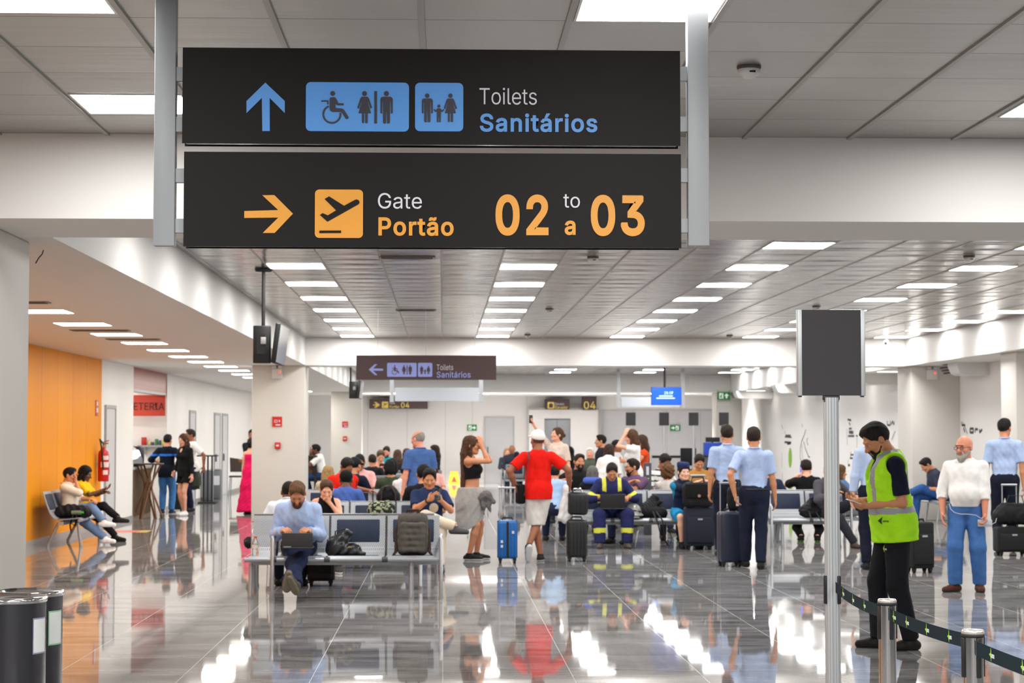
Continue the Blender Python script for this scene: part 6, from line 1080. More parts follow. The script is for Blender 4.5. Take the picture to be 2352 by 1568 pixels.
person('dark_back', 'man in black T-shirt seated with his back turned behind the man with the phone', ty=1066, **WP(972, 24.9), hd=178, h=1.84, sit=True, lod=1, sk='tan', hair=('short', 0x0F0D0C), lean=4, g=1.05, top=S(0x15171C, .8), bot=T_(0x222A44), shoe=0x222222)
# ---------------- rows behind
person('red_seat', 'man in bright red shirt seated with an arm along the seat back', ty=1053, **WP(784, 29.0), hd=35, h=1.84, sit=True, lod=1, sk='brown', hair=('short', 0x17130F), hp=34, lean=6, g=1.12, top=S(0xD8220F, .95, e=.016), bot=T_(0x222A44), shoe=0x222222, LH=(.5, -.02, .82), LE=(.6, -.4, -.4))
person('blonde', 'person with long blond hair seated with the back turned beside the column', ty=1068, **WP(753, 30.0), hd=172, h=1.62, sit=True, fem=True, lod=1, sk='light', hair=('long', 0x9A7F55, .34), top=S(0xC9BBA4, .8), bot=T_(0x333A4A), shoe=0x333333)
person('navy_cap', 'man in dark cap and navy T-shirt seated behind the man in red', ty=1050, **WP(812, 30.3), hd=150, h=1.86, sit=True, lod=1, sk='tan', hair=('buzz', 0x111111), cap=(0x1D2028, False), hp=10, top=S(0x161C33, .8), bot=T_(0x222A44), shoe=0x222222)
person('pink', 'man in pale pink T-shirt seated looking down', ty=1044, **WP(826, 32.3), hd=2, h=1.90, sit=True, lod=1, sk='brown', hair=('buzz', 0x17120F), hp=24, top=S(0xE2A9A4, .8), bot=T_(0x222A44), shoe=0x222222)
person('green_back', 'man with bushy dark hair and olive green T-shirt seated with his back turned', ty=1058, **WP(898, 30.2), hd=176, h=1.78, sit=True, lod=1, sk='tan', hair=('curly', 0x12100E), hp=12, top=S(0x3F4A36, .8), bot=T_(0x222A44), shoe=0x222222)
person('white_polo', 'man in white polo seated with his back turned beside the older man', ty=1064, **WP(920, 29.35), hd=130, h=1.74, sit=True, lod=1, sk='tan', hair=('short', 0x1A1411), lean=8, hp=12, top=S(0xE4E4E6, .85), bot=T_(0x222A44), shoe=0x222222)
person('peach', 'person with pale pink top and face lowered seated behind the older man', ty=1052, **WP(992, 33.2), hd=-10, h=1.76, sit=True, fem=True, lod=2, sk='light', hair=('mid', 0x3B2A20, .16), hp=14, top=S(0xDFA79A, .7), bot=T_(0x222A44), shoe=0x222222)
ph35 = person('tube_top', 'woman with bare shoulders and dark tube top looking at a phone', ty=1035, **WP(873, 42.0), hd=10, h=1.80, sit=True, fem=True, lod=2, sk='light', hair=('short', 0x5E4A38), hp=24, top=dict(name='tube_top', col=0x1A1616, sleeve=0, topcut=.36, e=.012, nz=.2), bot=T_(0x2A3A6A), shoe=0x222222, LH=(.08, .3, .92), RH=(-.06, .32, .92))
device(ph35, 'L', 'dark phone held by the woman in the tube top', (.15, .012, .08), 0x16100F, .03)
person('dark36', 'person in dark top, back turned, left of the woman in the tube top', ty=1043, **WP(855, 40.0), hd=178, h=1.76, sit=True, lod=2, sk='tan', hair=('short', 0x2A211B), top=S(0x22242C, .8), bot=T_(0x222A44), shoe=0x222222)
person('teal', 'man in turquoise shirt seated in the distant left rows', ty=1026, **WP(889, 50.0), hd=-12, h=1.92, sit=True, lod=3, sk='pink', hair=('short', 0x2A1F18), beard=(0x2A1F18, .004), hp=22, top=S(0x12A0AC, .8), bot=T_(0x222A44), shoe=0x222222)
person('brown38', 'woman with long brown hair seated with her back turned in the distant left rows', ty=1032, **WP(913, 46.0), hd=180, h=1.88, sit=True, fem=True, lod=3, sk='tan', hair=('long', 0x4A3426, .34), top=S(0x2A2422, .8), bot=T_(0x222A44), shoe=0x222222)
person('magenta', 'person in magenta top seated in the distance, half behind the older man', ty=1030, **WP(934, 47.3), hd=175, h=1.90, sit=True, fem=True, lod=3, sk='tan', hair=('mid', 0x4A3020, .2), top=S(0xB8288E, .8), bot=T_(0x222A44), shoe=0x222222)
person('black40', 'woman with dark curly hair and black top seated right of the older man', ty=1022, **WP(1001, 46.0), hd=-80, h=1.92, sit=True, fem=True, lod=3, sk='tan', hair=('mid', 0x2A1A14, .2), seat=.52, top=S(0x15161B, .8), bot=T_(0x222A44), shoe=0x222222)
person('stool', 'man in white T-shirt and jeans seated at the high table behind the left column', ty=1020, **WP(742, 46.0), hd=-92, h=1.78, sit=True, lod=2, sk='dark', hair=('short', 0x0F0D0C), seat=.62, lean=14, hp=4, top=S(0xE3E2E0, .8, e=.018), bot=T_(0x1F3560), shoe=0x222222, LH=(.1, .42, 1.05), RH=(-.1, .42, 1.05), LFt=(.12, .35, .25), RFt=(-.12, .3, .25))
person('bald43', 'bald man in dark jacket seated near the grey door', ty=1021, **WP(1176, 57.0), hd=2, h=1.94, sit=True, lod=3, sk='brown', hair=None, top=S(0x2A2F3C, 1.9), bot=T_(0x20242E), shoe=0x222222)
person('dark44', 'dark haired person seated with the back turned in front of the bald man', ty=1040, **WP(1187, 55.2), hd=180, h=1.6, sit=True, lod=3, sk='tan', hair=('mid', 0x101012, .2), top=S(0x1A1D26, 1.5), bot=T_(0x20242E), shoe=0x222222)
person('blond44', 'fair haired person seated left of the bald man near the grey door', ty=1029, **WP(1164, 57.6), hd=10, h=1.75, sit=True, lod=3, sk='light', hair=('mid', 0xB08A6A, .16), top=S(0x3A3F4A, 1.5), bot=T_(0x20242E), shoe=0x222222)
# ---------------- right block
wk = person('worker', 'worker in navy coverall with yellow reflective bands using a laptop', ty=1065, **WP(1403, 28.6), hd=0, h=1.80, sit=True, lod=0, sk='tan', hair=('short', 0x1A1818), hp=34, lean=12, g=1.14, bot=None, shoe=(0x57504A, 0x3A3630), LH=(.24, .34, .74), RH=(-.2, .36, .74), LE=(.7, -.6, -.5), RE=(-.7, -.6, -.5), LFt=(.2, .42, .085), RFt=(-.2, .42, .085), LK=(.3, 1, .3), RK=(-.3, 1, .3), curl=(.9, .9))
NV = cloth('coverall_navy', 0x262A58); YL = cloth('yellow_tape', 0xD6D84A, .06, rough=.5)
def cov_slot(l, f, u, fc):
    m = ((u > .34) & (np.abs(np.abs(l) - .115) < .028) & (f > -.02))
    for sg, S_, e, w_ in wk['arms']: t = (fc - e) @ _nrm(e - S_); q = (fc - S_) @ _nrm(e - S_); m |= (q > .185) & (q < .24) & ((sg * l) > .16)
    return m.astype(int)
wk['upper']('coverall_top', 0, sleeve=1.95, e=.02, loose=.02, mats=[NV, YL], slot=cov_slot)
def leg_slot(fc):
    m = np.zeros(len(fc), bool)
    for sg, a, kn, an in wk['legs']: t = (fc - kn) @ _nrm(an - kn); m |= (t > .2) & (t < .27) & (fc[:, 0] * sg > 0)
    return m.astype(int)
wk['lower']('coverall_legs', 0, e=.024, flare=.012, mats=[NV, YL], slot=leg_slot)
gp = person('grey_pillow', 'grey haired person with blue neck pillow seated with the back turned', ty=1072, **WP(1361, 29.8), hd=176, h=1.62, sit=True, lod=1, sk='light', hair=('mid', 0x5E5B58, .1), top=S(0x17181C, .8), bot=T_(0x222A44), shoe=0x222222)
wtube(gp, 'neck_pillow', [gp['neck_b'] + A3(.1 * math.cos(t), .0 + .1 * math.sin(t), .02) for t in np.linspace(-.9, math.pi + .9, 17)], .055, cloth('blue_pillow', 0x4F66C0))
person('purple', 'man with glasses and purple polo seated sideways with folded arms', ty=1053, **WP(1457, 29.7), hd=-38, h=1.84, sit=True, lod=0, sk='tan', hair=('short', 0x241811), beard=(0x241811, .003), hy=-42, glasses=0x2A1512, g=1.06, top=S(0x644A66, .82, e=.016, collar=True), bot=T_(0x222A44), shoe=0x222222, LH=(-.08, .28, .9), RH=(.1, .26, .94), LE=(.9, .1, -.4), RE=(-.9, .1, -.4))
person('smile', 'smiling bearded man in black T-shirt seated behind the grey haired person', ty=1042, **WP(1328, 32.9), hd=16, h=1.92, sit=True, lod=1, sk='tan', hair=('short', 0x2A1C14), beard=(0x1F1712, .004), hr=4, g=1.12, top=S(0x121315, .85), bot=T_(0x222A44), shoe=0x222222, LH=(.3, .4, .82), RH=(-.35, .3, .9))
person('black49', 'woman with dark hair and black top seated behind the man in red', ty=1025, **WP(1306, 38.5), hd=-125, h=1.92, sit=True, fem=True, lod=2, sk='tan', hair=('mid', 0x0F0D0D, .15), seat=.5, hy=20, hp=-6, top=S(0x141418, .8), bot=T_(0x222A44), shoe=0x222222)
person('white_hair', 'white haired person in the distance between the seated men', ty=1028, **WP(1357, 48.0), hd=-20, h=1.9, sit=True, lod=3, sk='pink', hair=('mid', 0xC9C2B8, .1), top=S(0x4A5248, .8), bot=T_(0x222A44), shoe=0x222222)
person('lightblue51', 'person in light blue top seated behind the man in red, mostly hidden', **WP(1274, 29.9), hd=178, h=1.55, sit=True, lod=2, sk='tan', hair=('short', 0x1A1411), lean=12, top=S(0xA9C6E8, .8), bot=T_(0x222A44), shoe=0x222222)
STRW = [cloth('white_cotton', 0xE0DEDC), cloth('dark_stripe', 0x3C3A40)]
person('boy', 'dark haired boy in white striped top seated looking down', ty=1044, **WP(1513, 33.1), hd=30, h=1.82, sit=True, lod=1, sk='brown', hair=('short', 0x19120E), hp=32, lean=8, top=S(0, .8, mats=STRW, slot=lambda l, f, u, fc: ((u * 11) % 1 < .3).astype(int)), bot=T_(0x222A44), shoe=0x222222)
person('curly', 'woman with curly brown hair and pale cardigan seated with her back turned', ty=1067, **WP(1533, 29.8), hd=165, h=1.62, sit=True, fem=True, lod=1, sk='tan', hair=('curly', 0x5A3A20), top=S(0xD6CEC6, 1.9), bot=T_(0x333A4A), shoe=0x333333)
fa = person('attendant', 'flight attendant in navy hat and teal uniform seated behind a navy suitcase', ty=1064, **WP(1567, 28.4), hd=6, h=1.72, sit=True, fem=True, lod=0, sk='fair', hair=('bun', 0x2A1E18), hy=8, lean=6, top=S(0, 1.5, e=.013, mats=[cloth('navy_uniform', 0x16203A), cloth('teal_uniform', 0x1E7FA8)], slot=lambda l, f, u, fc: ((np.abs(l) > .145) & (u > .1)).astype(int)), bot=dict(name='skirt', col=0x1A8FC4, length=.9, flare=.02), shoe=0x15151A, RH=(.14, .36, .97), LH=(.3, .36, .95), RE=(-1, .2, -.6), LE=(.8, .1, -.5), LFt=(.16, .3, .085), RFt=(-.08, .3, .085))
ch = fa['ch']; cb = MB(); hM = Matrix(fa['hm'])
ring = lambda r_, z, n=24: [Vector(ch((r_ * .8 * math.cos(t), .02 + r_ * math.sin(t), z + .12 * (.02 + r_ * math.sin(t))))) for t in np.linspace(0, 2 * math.pi, n, endpoint=False)]
pts = [ring(.104, .055), ring(.112, .085), ring(.108, .128), ring(.09, .14), ring(.01, .142)]; vs = [p for q in pts for p in q]
cb.add(vs, [(i * 24 + j, i * 24 + (j + 1) % 24, (i + 1) * 24 + (j + 1) % 24, (i + 1) * 24 + j) for i in range(4) for j in range(24)] + [tuple(range(23, -1, -1)), tuple(range(96, 120))], 0, True); cb.build('hat', cloth('navy_felt', 0x1B2A58), fa['root'])
wtube(fa, 'neck_scarf', [fa['neck_b'] + A3(.06 * math.cos(t), .0 + .06 * math.sin(t), .015) for t in np.linspace(0, 2 * math.pi, 17)], .022, cloth('navy_scarf', 0x151C36))
person('ochre', 'man in ochre T-shirt seated looking down behind the flight attendant', ty=1045, **WP(1604, 33.0), hd=4, h=1.86, sit=True, lod=1, sk='tan', hair=('short', 0x1E1712), hp=30, top=S(0xB0803E, .8), bot=T_(0x222A44), shoe=0x222222)
person('face56', 'dark haired woman seated right of the man in the ochre T-shirt', ty=1058, **WP(1634, 34.6), hd=0, h=1.74, sit=True, fem=True, lod=2, sk='light', hair=('long', 0x1A1412, .3), top=S(0x1A1618, .8), bot=T_(0x222A44), shoe=0x222222)
person('navy57', 'person in navy top seated with the back turned right of the walking men', **WP(1774, 29.9), hd=176, h=1.6, sit=True, lod=1, sk='tan', hair=('short', 0x1A1411), lean=16, tilt=8, top=S(0x27304A, .8), bot=T_(0x14151A), shoe=(0x1A1A1C, 0xE0E0E0))
b58 = person('phone58', 'man in black T-shirt seated with his back turned, holding up a blue lit phone', ty=1055, **WP(1853, 29.9), hd=172, h=1.78, sit=True, lod=1, sk='light', hair=('short', 0x1F1612), hp=6, hy=12, top=S(0x131316, .8), bot=T_(0x121215), shoe=(0x1E1E20, 0x7FB84A), LH=(.12, .3, 1.02), LE=(.9, .3, -.6), LFt=(.1, -.1, .085), RFt=(-.15, -.15, .085))
device(b58, 'L', 'blue lit phone in the hand of the man in the black T-shirt', (.09, .012, .14), 0x16327A, .05, screen=0x1550E0, tilt=0)
g59 = person('grey59', 'bearded man in grey shirt seated cross legged behind the sign pole, using a phone', ty=1066, **WP(1896, 28.5), hd=22, h=1.78, sit=True, lod=0, sk='tan', hair=('short', 0x35241A), beard=(0x3A281C, .004), hp=30, hy=-20, lean=8, g=1.06, top=S(0x504D55, 1.9, e=.016, collar=True), bot=T_(0x2D2D33, e=.016), shoe=(0x4A3A32, 0x2A2420), RH=(-.1, .34, .8), LH=(.42, .2, .74), LE=(.7, -.4, -.4), RFt=(.16, .5, .085), LFt=(.46, .62, .44), LK=(.2, .6, 1.4), lfy=50)
device(g59, 'R', 'black phone held by the man in the grey shirt', (.075, .012, .15), 0x101012, .03, tilt=-30)
person('lounger', 'brown haired person in denim leaning back on the right hand bench behind the pole', ty=1067, **WP(1938, 30.4), hd=105, h=1.66, sit=True, fem=True, lod=1, sk='tan', hair=('mid', 0x5A4228, .16), lean=-12, top=S(0x54759E, 1.9), bot=T_(0x5578A4), shoe=0xDDDDDD, RFt=(-.06, .66, .62), RK=(0, .2, 1), LFt=(.1, .5, .085))
person('right61', 'man in dark T-shirt and jeans seated cross legged by the right wall, looking down', ty=1053, **WP(2164, 36.0), hd=-84, h=1.74, sit=True, lod=1, sk='tan', hair=('short', 0x1D1714), lean=22, hp=38, neckf=10, top=S(0x3A3C4E, .8), bot=T_(0x2E5694, e=.018), shoe=(0x1F2A4A, 0xDADADA), LH=(.05, .34, .66), RH=(-.05, .36, .66), LFt=(-.14, .78, .5), LK=(.5, .3, 1.4), RFt=(-.1, .5, .085))
print('people', len(PEOPLE))
# ================================================================ BENCHES
def perforated():
    m = bpy.data.materials.new('perforated_steel'); m.use_nodes = True; t = NT(m); s = t.sep(t.n('ShaderNodeTexCoord').outputs['Object'])
    k = 2 * math.pi / .02; d = t.math('MULTIPLY', t.math('SINE', t.math('MULTIPLY', s[0], k)), t.math('SINE', t.math('MULTIPLY', t.math('SUBTRACT', s[2], s[1]), k)))
    f = t.math('GREATER_THAN', d, .5); t.l(t.mix(f, srgb(0xA9ACB0), srgb(0x6A6C70)), t.p.inputs['Base Color'])
    t.p.inputs['Metallic'].default_value = .35; t.p.inputs['Roughness'].default_value = .42; return m
M_PERF = perforated(); M_STEEL = mat('silver_steel', 0xA9ACB0, .36, .55); M_PAD = cloth('navy_vinyl', 0x2A3348, .06, rough=.5); M_GAP = mat('grey_bracket', 0x4B4C50, .5, .3)
PROF = [(.30, .82), (.285, .78), (.235, .62), (.185, .50), (.14, .44), (.08, .408), (-.05, .408), (-.17, .42), (-.235, .425), (-.262, .408)]
def sheet(mb, x0, x1, prof, th, mi=0):
    n = len(prof); vs = []
    for x in (x0, x1):
        for off in (0, th):
            for i, (y, z) in enumerate(prof):
                a, b = prof[max(i - 1, 0)], prof[min(i + 1, n - 1)]; d = Vector((b[0] - a[0], b[1] - a[1])).normalized(); vs.append((x, y - d.y * off, z + d.x * off))
    fs = []
    for i in range(n - 1): fs += [(i, i + 1, 2 * n + i + 1, 2 * n + i), (n + i + 1, n + i, 3 * n + i, 3 * n + i + 1), (i + 1, i, n + i, n + i + 1), (2 * n + i, 2 * n + i + 1, 3 * n + i + 1, 3 * n + i)]
    fs += [(0, 2 * n, 3 * n, n), (n - 1, 2 * n - 1, 4 * n - 1, 3 * n - 1)]
    mb.add(vs, fs, mi, False)
def bench(label, cx, Y, widths, rz=0., pads=None, group=None, legs=None, arms=True, simple=False):
    """row of seats facing -Y at rz=0; widths of the seats from left to right"""
    o = thing('airport_bench', label, 'bench', (cx, Y, 0), rz, group); L = sum(widths); x = -L / 2; edges = [x]
    for i, w_ in enumerate(widths):
        m = MB(); sheet(m, x + .012, x + w_ - .012, PROF, -.012); st = m.build('seat', M_PERF, o)
        if pads is None or pads[i]:
            m = MB(); a, b = x + .07, x + w_ - .07; R = Matrix.Rotation(math.atan2(.05, .16), 3, 'X')
            m.box(((a + b) / 2, .238, .665), (b - a, .026, .25), Matrix.Rotation(-.3, 3, 'X'), bev=.012).build('back_pad', M_PAD, st)
            m = MB(); m.box(((a + b) / 2, -.06, .416), (b - a, .3, .026), Matrix.Rotation(-.03, 3, 'X'), bev=.011).build('seat_pad', M_PAD, st)
        x += w_; edges.append(x)
    m = MB().cyl((-L / 2 - .03, -.262, .40), (L / 2 + .02, -.262, .40), .024, 14); m.build('front_rail', M_STEEL, o)
    m = MB().b2((-L / 2, -.02, .33), (L / 2, .06, .385)); m.build('beam', M_STEEL, o)
    for e in edges[1:-1]:
        m = MB(); pr = [(y + .006, z - .004) for y, z in PROF[:7]]; sheet(m, e - .028, e + .028, pr, .014); m.cyl((e - .03, -.262, .40), (e + .03, -.262, .40), .0275, 14); m.build('bracket', M_GAP, o)
    for lx in (legs or (-L / 2 + .16, L / 2 - .16)):
        MB().tube([(lx, -.2, .36), (lx, -.25, .03)], .022, 8).cyl((lx, -.25, 0), (lx, -.25, .035), .026, 10).build('leg', M_STEEL, o)
        MB().tube([(lx, .08, .36), (lx, .235, .03)], .022, 8).cyl((lx, .235, 0), (lx, .235, .035), .026, 10).build('leg', M_STEEL, o)
    if arms:
        for e in (edges[0] - .012, edges[-1] + .012) if arms is True else arms:
            MB().tube([(e, .2, .45), (e, .2, .6), (e, .12, .625), (e, -.2, .625), (e, -.285, .6), (e, -.285, .02)], .021, 8).cyl((e, -.285, 0), (e, -.285, .03), .026, 10).build('armrest', M_STEEL, o)
    return o
def bench_px(label, p0, p1, Y, n, face=1, **k):
    a, b = WX(p0, Y), WX(p1, Y); return bench(label, (a + b) / 2, Y, [(b - a) / n] * n, 0 if face > 0 else math.pi, **k)
xa = [WX(p, 20.0, 1200) for p in (578, 637, 757, 887, 1012)]; w4 = [b - a for a, b in zip(xa, xa[1:])]; cx = (xa[0] + xa[-1]) / 2; hl = (xa[-1] - xa[0]) / 2
bench('front bench in grey steel with navy pads, holding the laptop man and a grey backpack', cx, 19.85, w4, pads=[0, 1, 1, 1], legs=(-hl + .03, hl - .3), arms=[xa[1] - cx - .01, hl + .005])
bench_px('bench back to back with the front bench, facing away', 588, 1000, 21.0, 3, -1)
bench_px('second row bench facing the camera under the camouflage bag', 694, 1015, 23.9, 3, 1)
bench_px('bench back to back with the second row, holding the man in the black cap', 700, 1015, 24.85, 3, -1)
bench_px('third row bench facing the camera with a striped backpack on it', 700, 1010, 29.1, 4, 1)
bench_px('bench back to back with the third row, holding the man in olive green', 708, 1008, 30.15, 4, -1)
bench_px('fourth row bench facing the camera with the man in pale pink', 770, 1010, 32.4, 3, 1)
for Y, f, a, b, lb in ((40.0, -1, 838, 1008, 'fifth row of the left block, facing away'), (42.0, 1, 838, 1010, 'sixth row of the left block with the woman in the tube top'), (46.0, -1, 845, 1016, 'seventh row of the left block, facing away'), (50.0, 1, 845, 1014, 'last row of the left block with the man in turquoise')):
    bench_px(lb + ', grey bench', a, b, Y, 3, f)
bench_px('right front bench with the worker and the flight attendant, grey with navy pads', 1316, 1664, 28.55, 4, 1, pads=[1, 1, 1, 1])
bench_px('right bench with the man in grey shirt behind the sign pole', 1766, 1944, 28.55, 2, 1)
bench_px('bench back to back behind the worker, facing away', 1318, 1655, 29.6, 4, -1)
bench_px('bench facing away behind the man in the grey shirt', 1762, 1970, 29.7, 2, -1, arms=False)
bench_px('second right row facing the camera, with the man in ochre', 1295, 1650, 33.0, 4, 1)
bench_px('distant bench facing the camera near the grey door', 1152, 1240, 57.1, 2, 1)
bench_px('distant bench facing away near the grey door', 1160, 1250, 55.2, 2, -1)
bench_px('bench behind the man in red, holding the woman in black', 1275, 1400, 38.5, 2, -1)
bench('bench along the orange wall with two seated people and a black bag', -5.64, 29.55, [.62, .62, .62], math.radians(90), arms=False)
bench('bench by the right wall with the man in jeans', WX(2166, 36.0) + .02, 36.0, [.6, .6], math.radians(-90), arms=False)
# ================================================================ LUGGAGE
def suitcase(label, px, py, w_, h_, d_, col, rz=0., soft=False, ribs=True, handle=.0, two=None, hz=None, tags=True):
    g = H(px, py, 0); o = thing('suitcase', label, 'suitcase', (g.x, g.y + d_ / 2, 0), math.radians(rz)); m = mat('shell_%06x' % col, col, .38 if not soft else .85); z0 = .055
    b = MB().box((0, 0, z0 + h_ / 2), (w_, d_, h_), bev=.045 if not soft else .03, seg=4)
    b.build('shell', m, o)
    if ribs and not soft:
        q = MB(); n = 5
        for i in range(n): x = -w_ / 2 + w_ * (i + .8) / (n + .6); q.box((x, 0, z0 + h_ / 2), (w_ * .055, d_ + .014, h_ * .86), bev=.006)
        q.build('ribs', m, o)
    MB().box((0, 0, z0 + h_ / 2), (w_ + .006, .02, h_ * .97), bev=.008).box((0, -d_ / 2 - .002, z0 + h_ / 2), (.03, .012, h_ * .93) if two else (.001, .001, .001)).build('zip_band', M_DK, o)
    for sx in (-1, 1):
        for sy in (-1, 1): MB().cyl((sx * w_ * .36 - .014, sy * d_ * .3, .027), (sx * w_ * .36 + .014, sy * d_ * .3, .027), .027, 14).b2((sx * w_ * .36 - .022, sy * d_ * .3 - .02, .03), (sx * w_ * .36 + .022, sy * d_ * .3 + .02, z0 + .012)).build('wheel', M_DK, o)
    MB().tube([(-.07, 0, z0 + h_ - .005), (-.06, 0, z0 + h_ + .03), (.06, 0, z0 + h_ + .03), (.07, 0, z0 + h_ - .005)], .011, 8).build('carry_handle', M_DK, o)
    if soft:
        MB().box((0, -d_ / 2 - .012, z0 + h_ * .42), (w_ * .86, .04, h_ * .66), bev=.016).build('front_pocket', m, o)
        MB().box((0, -d_ / 2 - .035, z0 + h_ * .7), (.07, .006, .022)).build('badge', M_ALU, o.children[-1])
    if handle: MB().cyl((-.1, d_ * .3, z0 + h_ - .02), (-.1, d_ * .3, z0 + h_ + handle), .008, 8).cyl((.1, d_ * .3, z0 + h_ - .02), (.1, d_ * .3, z0 + h_ + handle), .008, 8).tube([(-.11, d_ * .3, z0 + h_ + handle), (.11, d_ * .3, z0 + h_ + handle)], .014, 8).build('pull_handle', M_ALU, o)
    return o
s1 = suitcase('bright blue hard suitcase beside the man in red', 1166, 1293, .26, .5, .22, 0x0F5FA6, handle=.42, two=True)
for zz, xx in ((.4, .07), (.22, -.075), (.28, -.075)): MB().box((xx, -.119, zz), (.03, .004, .035)).build('sticker', M_LET, s1)
suitcase('black ribbed suitcase standing under a smaller black case', 1326, 1290, .27, .5, .24, 0x17181A)
g = H(1326, 1290, 0); o = thing('vanity_case', 'small black hard case on top of the black ribbed suitcase', 'case', (g.x, g.y + .12, .597)); m_ = mat('shell_17181a', 0x17181A, .38)
R_ = rotz(.2) @ Matrix.Rotation(.05, 3, 'Y'); MB().box((.01, 0, .165), (.27, .2, .3), R_, bev=.05, seg=4).build('shell', m_, o)
q = MB()
for i in range(4): q.box(Vector((.01, 0, .165)) + R_ @ Vector((-.09 + .06 * i, 0, 0)), (.016, .212, .24), R_, bev=.006)
q.build('ribs', m_, o); MB().tube([(-.05, 0, .31), (-.04, 0, .36), (.06, 0, .36), (.07, 0, .31)], .012, 8).build('carry_handle', M_CHROME, o)
suitcase('dark navy soft suitcase in front of the flight attendant', 1608, 1263, .43, .56, .26, 0x151A2A, soft=True, handle=.46)
suitcase('navy suitcase pulled by the man in uniform shirt', 1680, 1302, .29, .64, .26, 0x1C2438, rz=8, ribs=False, handle=.36)
suitcase('black suitcase with white tag behind the man in the green vest', 2117, 1316, .3, .56, .24, 0x131416, rz=14, soft=True)
suitcase('black suitcase under a travel bag at the right edge', 2330, 1277, .46, .34, .26, 0x131416, soft=True, handle=.58)
suitcase('black suitcase standing on the floor at the cafeteria', 404, 1176, .29, .55, .22, 0x151617, ribs=True, handle=.4)
suitcase('black suitcase behind the legs of the laptop man under the front bench', 736, 1346, .3, .34, .22, 0x0E0E10, soft=True, handle=.0)
def lump(name, label, cat, loc, prims, col, vox=.011, noise=.01, rz=0., extra=None, mat_=None, nfreq=40.):
    V_, F_ = surf(prims, vox, noise=noise, seed=sum(map(ord, label)) % 97, nfreq=nfreq); o = thing(name, label, cat, loc, math.radians(rz))
    mesh_obj('bag_body', [(V_, F_, 0)], [mat_ or cloth('bag_%06x' % col, col, .12, rough=.6)], o)
    if extra: extra(o)
    return o
v3 = lambda *a: np.array(a, float)
def straps(*chains, r=.012, flat=.4, m=None, name='strap'):
    def f(o):
        for c in chains: MB().tube([tuple(p) for p in c], r, 8, flat=flat).build(name, m or M_DK, o)
    return f
BLKB = 0x16161A
lump('handbag', 'black leather handbag slumped on the front bench beside the laptop man', 'bag', (WX(792, 19.8, 1240), 19.82, .43), [C(v3(-.1, 0, .05), v3(.09, 0, .04), .085, .07, .04), C(v3(-.09, .02, .1), v3(.02, .04, .22), .09, .05, .04), C(v3(.1, -.02, .04), v3(.2, -.06, .012), .03, .012, .03)], BLKB, noise=.016,
     mat_=mat('black_leather', 0x17171B, .32), extra=lambda o: (MB().box((.06, -.086, .09), (.035, .006, .016)).build('clasp', mat('gold', 0xC0A060, .3, .9), o), MB().tube([(-.1, .0, .17), (-.1, .02, .245), (-.01, .05, .27), (.03, .05, .22)], .012, 8, flat=.5).build('strap', M_DK, o)))
def box3(cx, cy, cz, w_, d_, h_, r):
    P = []
    for sx in (-1, 1):
        for z_ in (0, 1): P.append(C(v3(cx + sx * (w_ / 2 - r), cy, cz + (r if z_ == 0 else h_ - r)), v3(cx + sx * (w_ / 2 - r), cy, cz + h_ / 2), r, r, .02))
    for z_ in np.linspace(r, h_ - r, 5): P.append(C(v3(cx - w_ / 2 + r, cy, cz + z_), v3(cx + w_ / 2 - r, cy, cz + z_), r, r, .03))
    return P
GB = cloth('grey_canvas', 0x58544F, .14); GB2 = cloth('brown_strap', 0x3A2C28, .1)
def gb_extra(o):
    V_, F_ = surf(box3(0, -.1, .03, .25, .06, .31, .03), .009, noise=.003); mesh_obj('front_pocket', [(V_, F_, 0)], [GB], o)
    MB().tube([(-.07, 0, .42), (-.06, 0, .46), (.06, 0, .46), (.07, 0, .42)], .014, 8).build('carry_handle', GB2, o)
    for sx in (-1, 1): MB().tube([(sx * .13, .04, .4), (sx * .17, .06, .25), (sx * .17, -.03, .04), (sx * .2, -.05, .0)], .02, 8, flat=.4).build('strap', GB2, o)
lump('backpack', 'grey canvas backpack standing on the right seat of the front bench', 'backpack', (WX(948, 19.85, 1240), 19.82, .43), box3(0, 0, 0, .3, .15, .43, .06), 0x58544F, mat_=GB, noise=.003, extra=gb_extra)
def camo():
    m = bpy.data.materials.new('camouflage_cloth'); m.use_nodes = True; t = NT(m); tc = t.n('ShaderNodeTexCoord').outputs['Object']
    f = t.noise(t.vm('MULTIPLY', tc, (26., 26., 34.)), 1., 2.); t.l(t.mix(t.math('GREATER_THAN', f, .53), srgb(0x171A18), srgb(0x9DA582)), t.p.inputs['Base Color']); t.p.inputs['Roughness'].default_value = .8; return m
lump('camouflage_bag', 'black and green camouflage bag on the second row bench', 'bag', (WX(876, 23.85, 1160), 23.85, .43), box3(0, 0, 0, .33, .2, .42, .09), 0, mat_=camo(), noise=.012)
def bp2(o):
    for sx in (-1, 1): MB().tube([(sx * .05, -.11, .46), (sx * .1, -.14, .36), (sx * .12, -.135, .05)], .035, 8, flat=.3).build('strap', cloth('brown_webbing', 0x4A3A38, .1), o)
lump('backpack', 'black backpack with brown straps on the third row bench', 'backpack', (WX(893, 29.05, 1130), 28.98, .43), [C(v3(-.1, 0, .1), v3(.1, 0, .1), .13, .13, .04), C(v3(-.05, 0, .3), v3(.05, 0, .3), .13, .13, .05), C(v3(-.12, 0, .1), v3(-.03, 0, .38), .09, .09, .05), C(v3(.12, 0, .1), v3(.03, 0, .38), .09, .09, .05)], BLKB, noise=.006, extra=bp2)
def bpw(o):
    for k_, pts in enumerate(([(.05, -.16, .1), (.12, -.34, -.02), (.15, -.36, -.3), (.2, -.3, -.38)], [(.0, -.16, .1), (.05, -.35, -.05), (.08, -.36, -.2), (.08, -.36, -.28)], [(.2, -.3, -.1), (.26, -.34, -.3), (.22, -.34, -.42), (.16, -.34, -.3), (.17, -.32, -.05)])): MB().tube(pts, .016, 8, flat=.4).build('strap', M_DK, o)
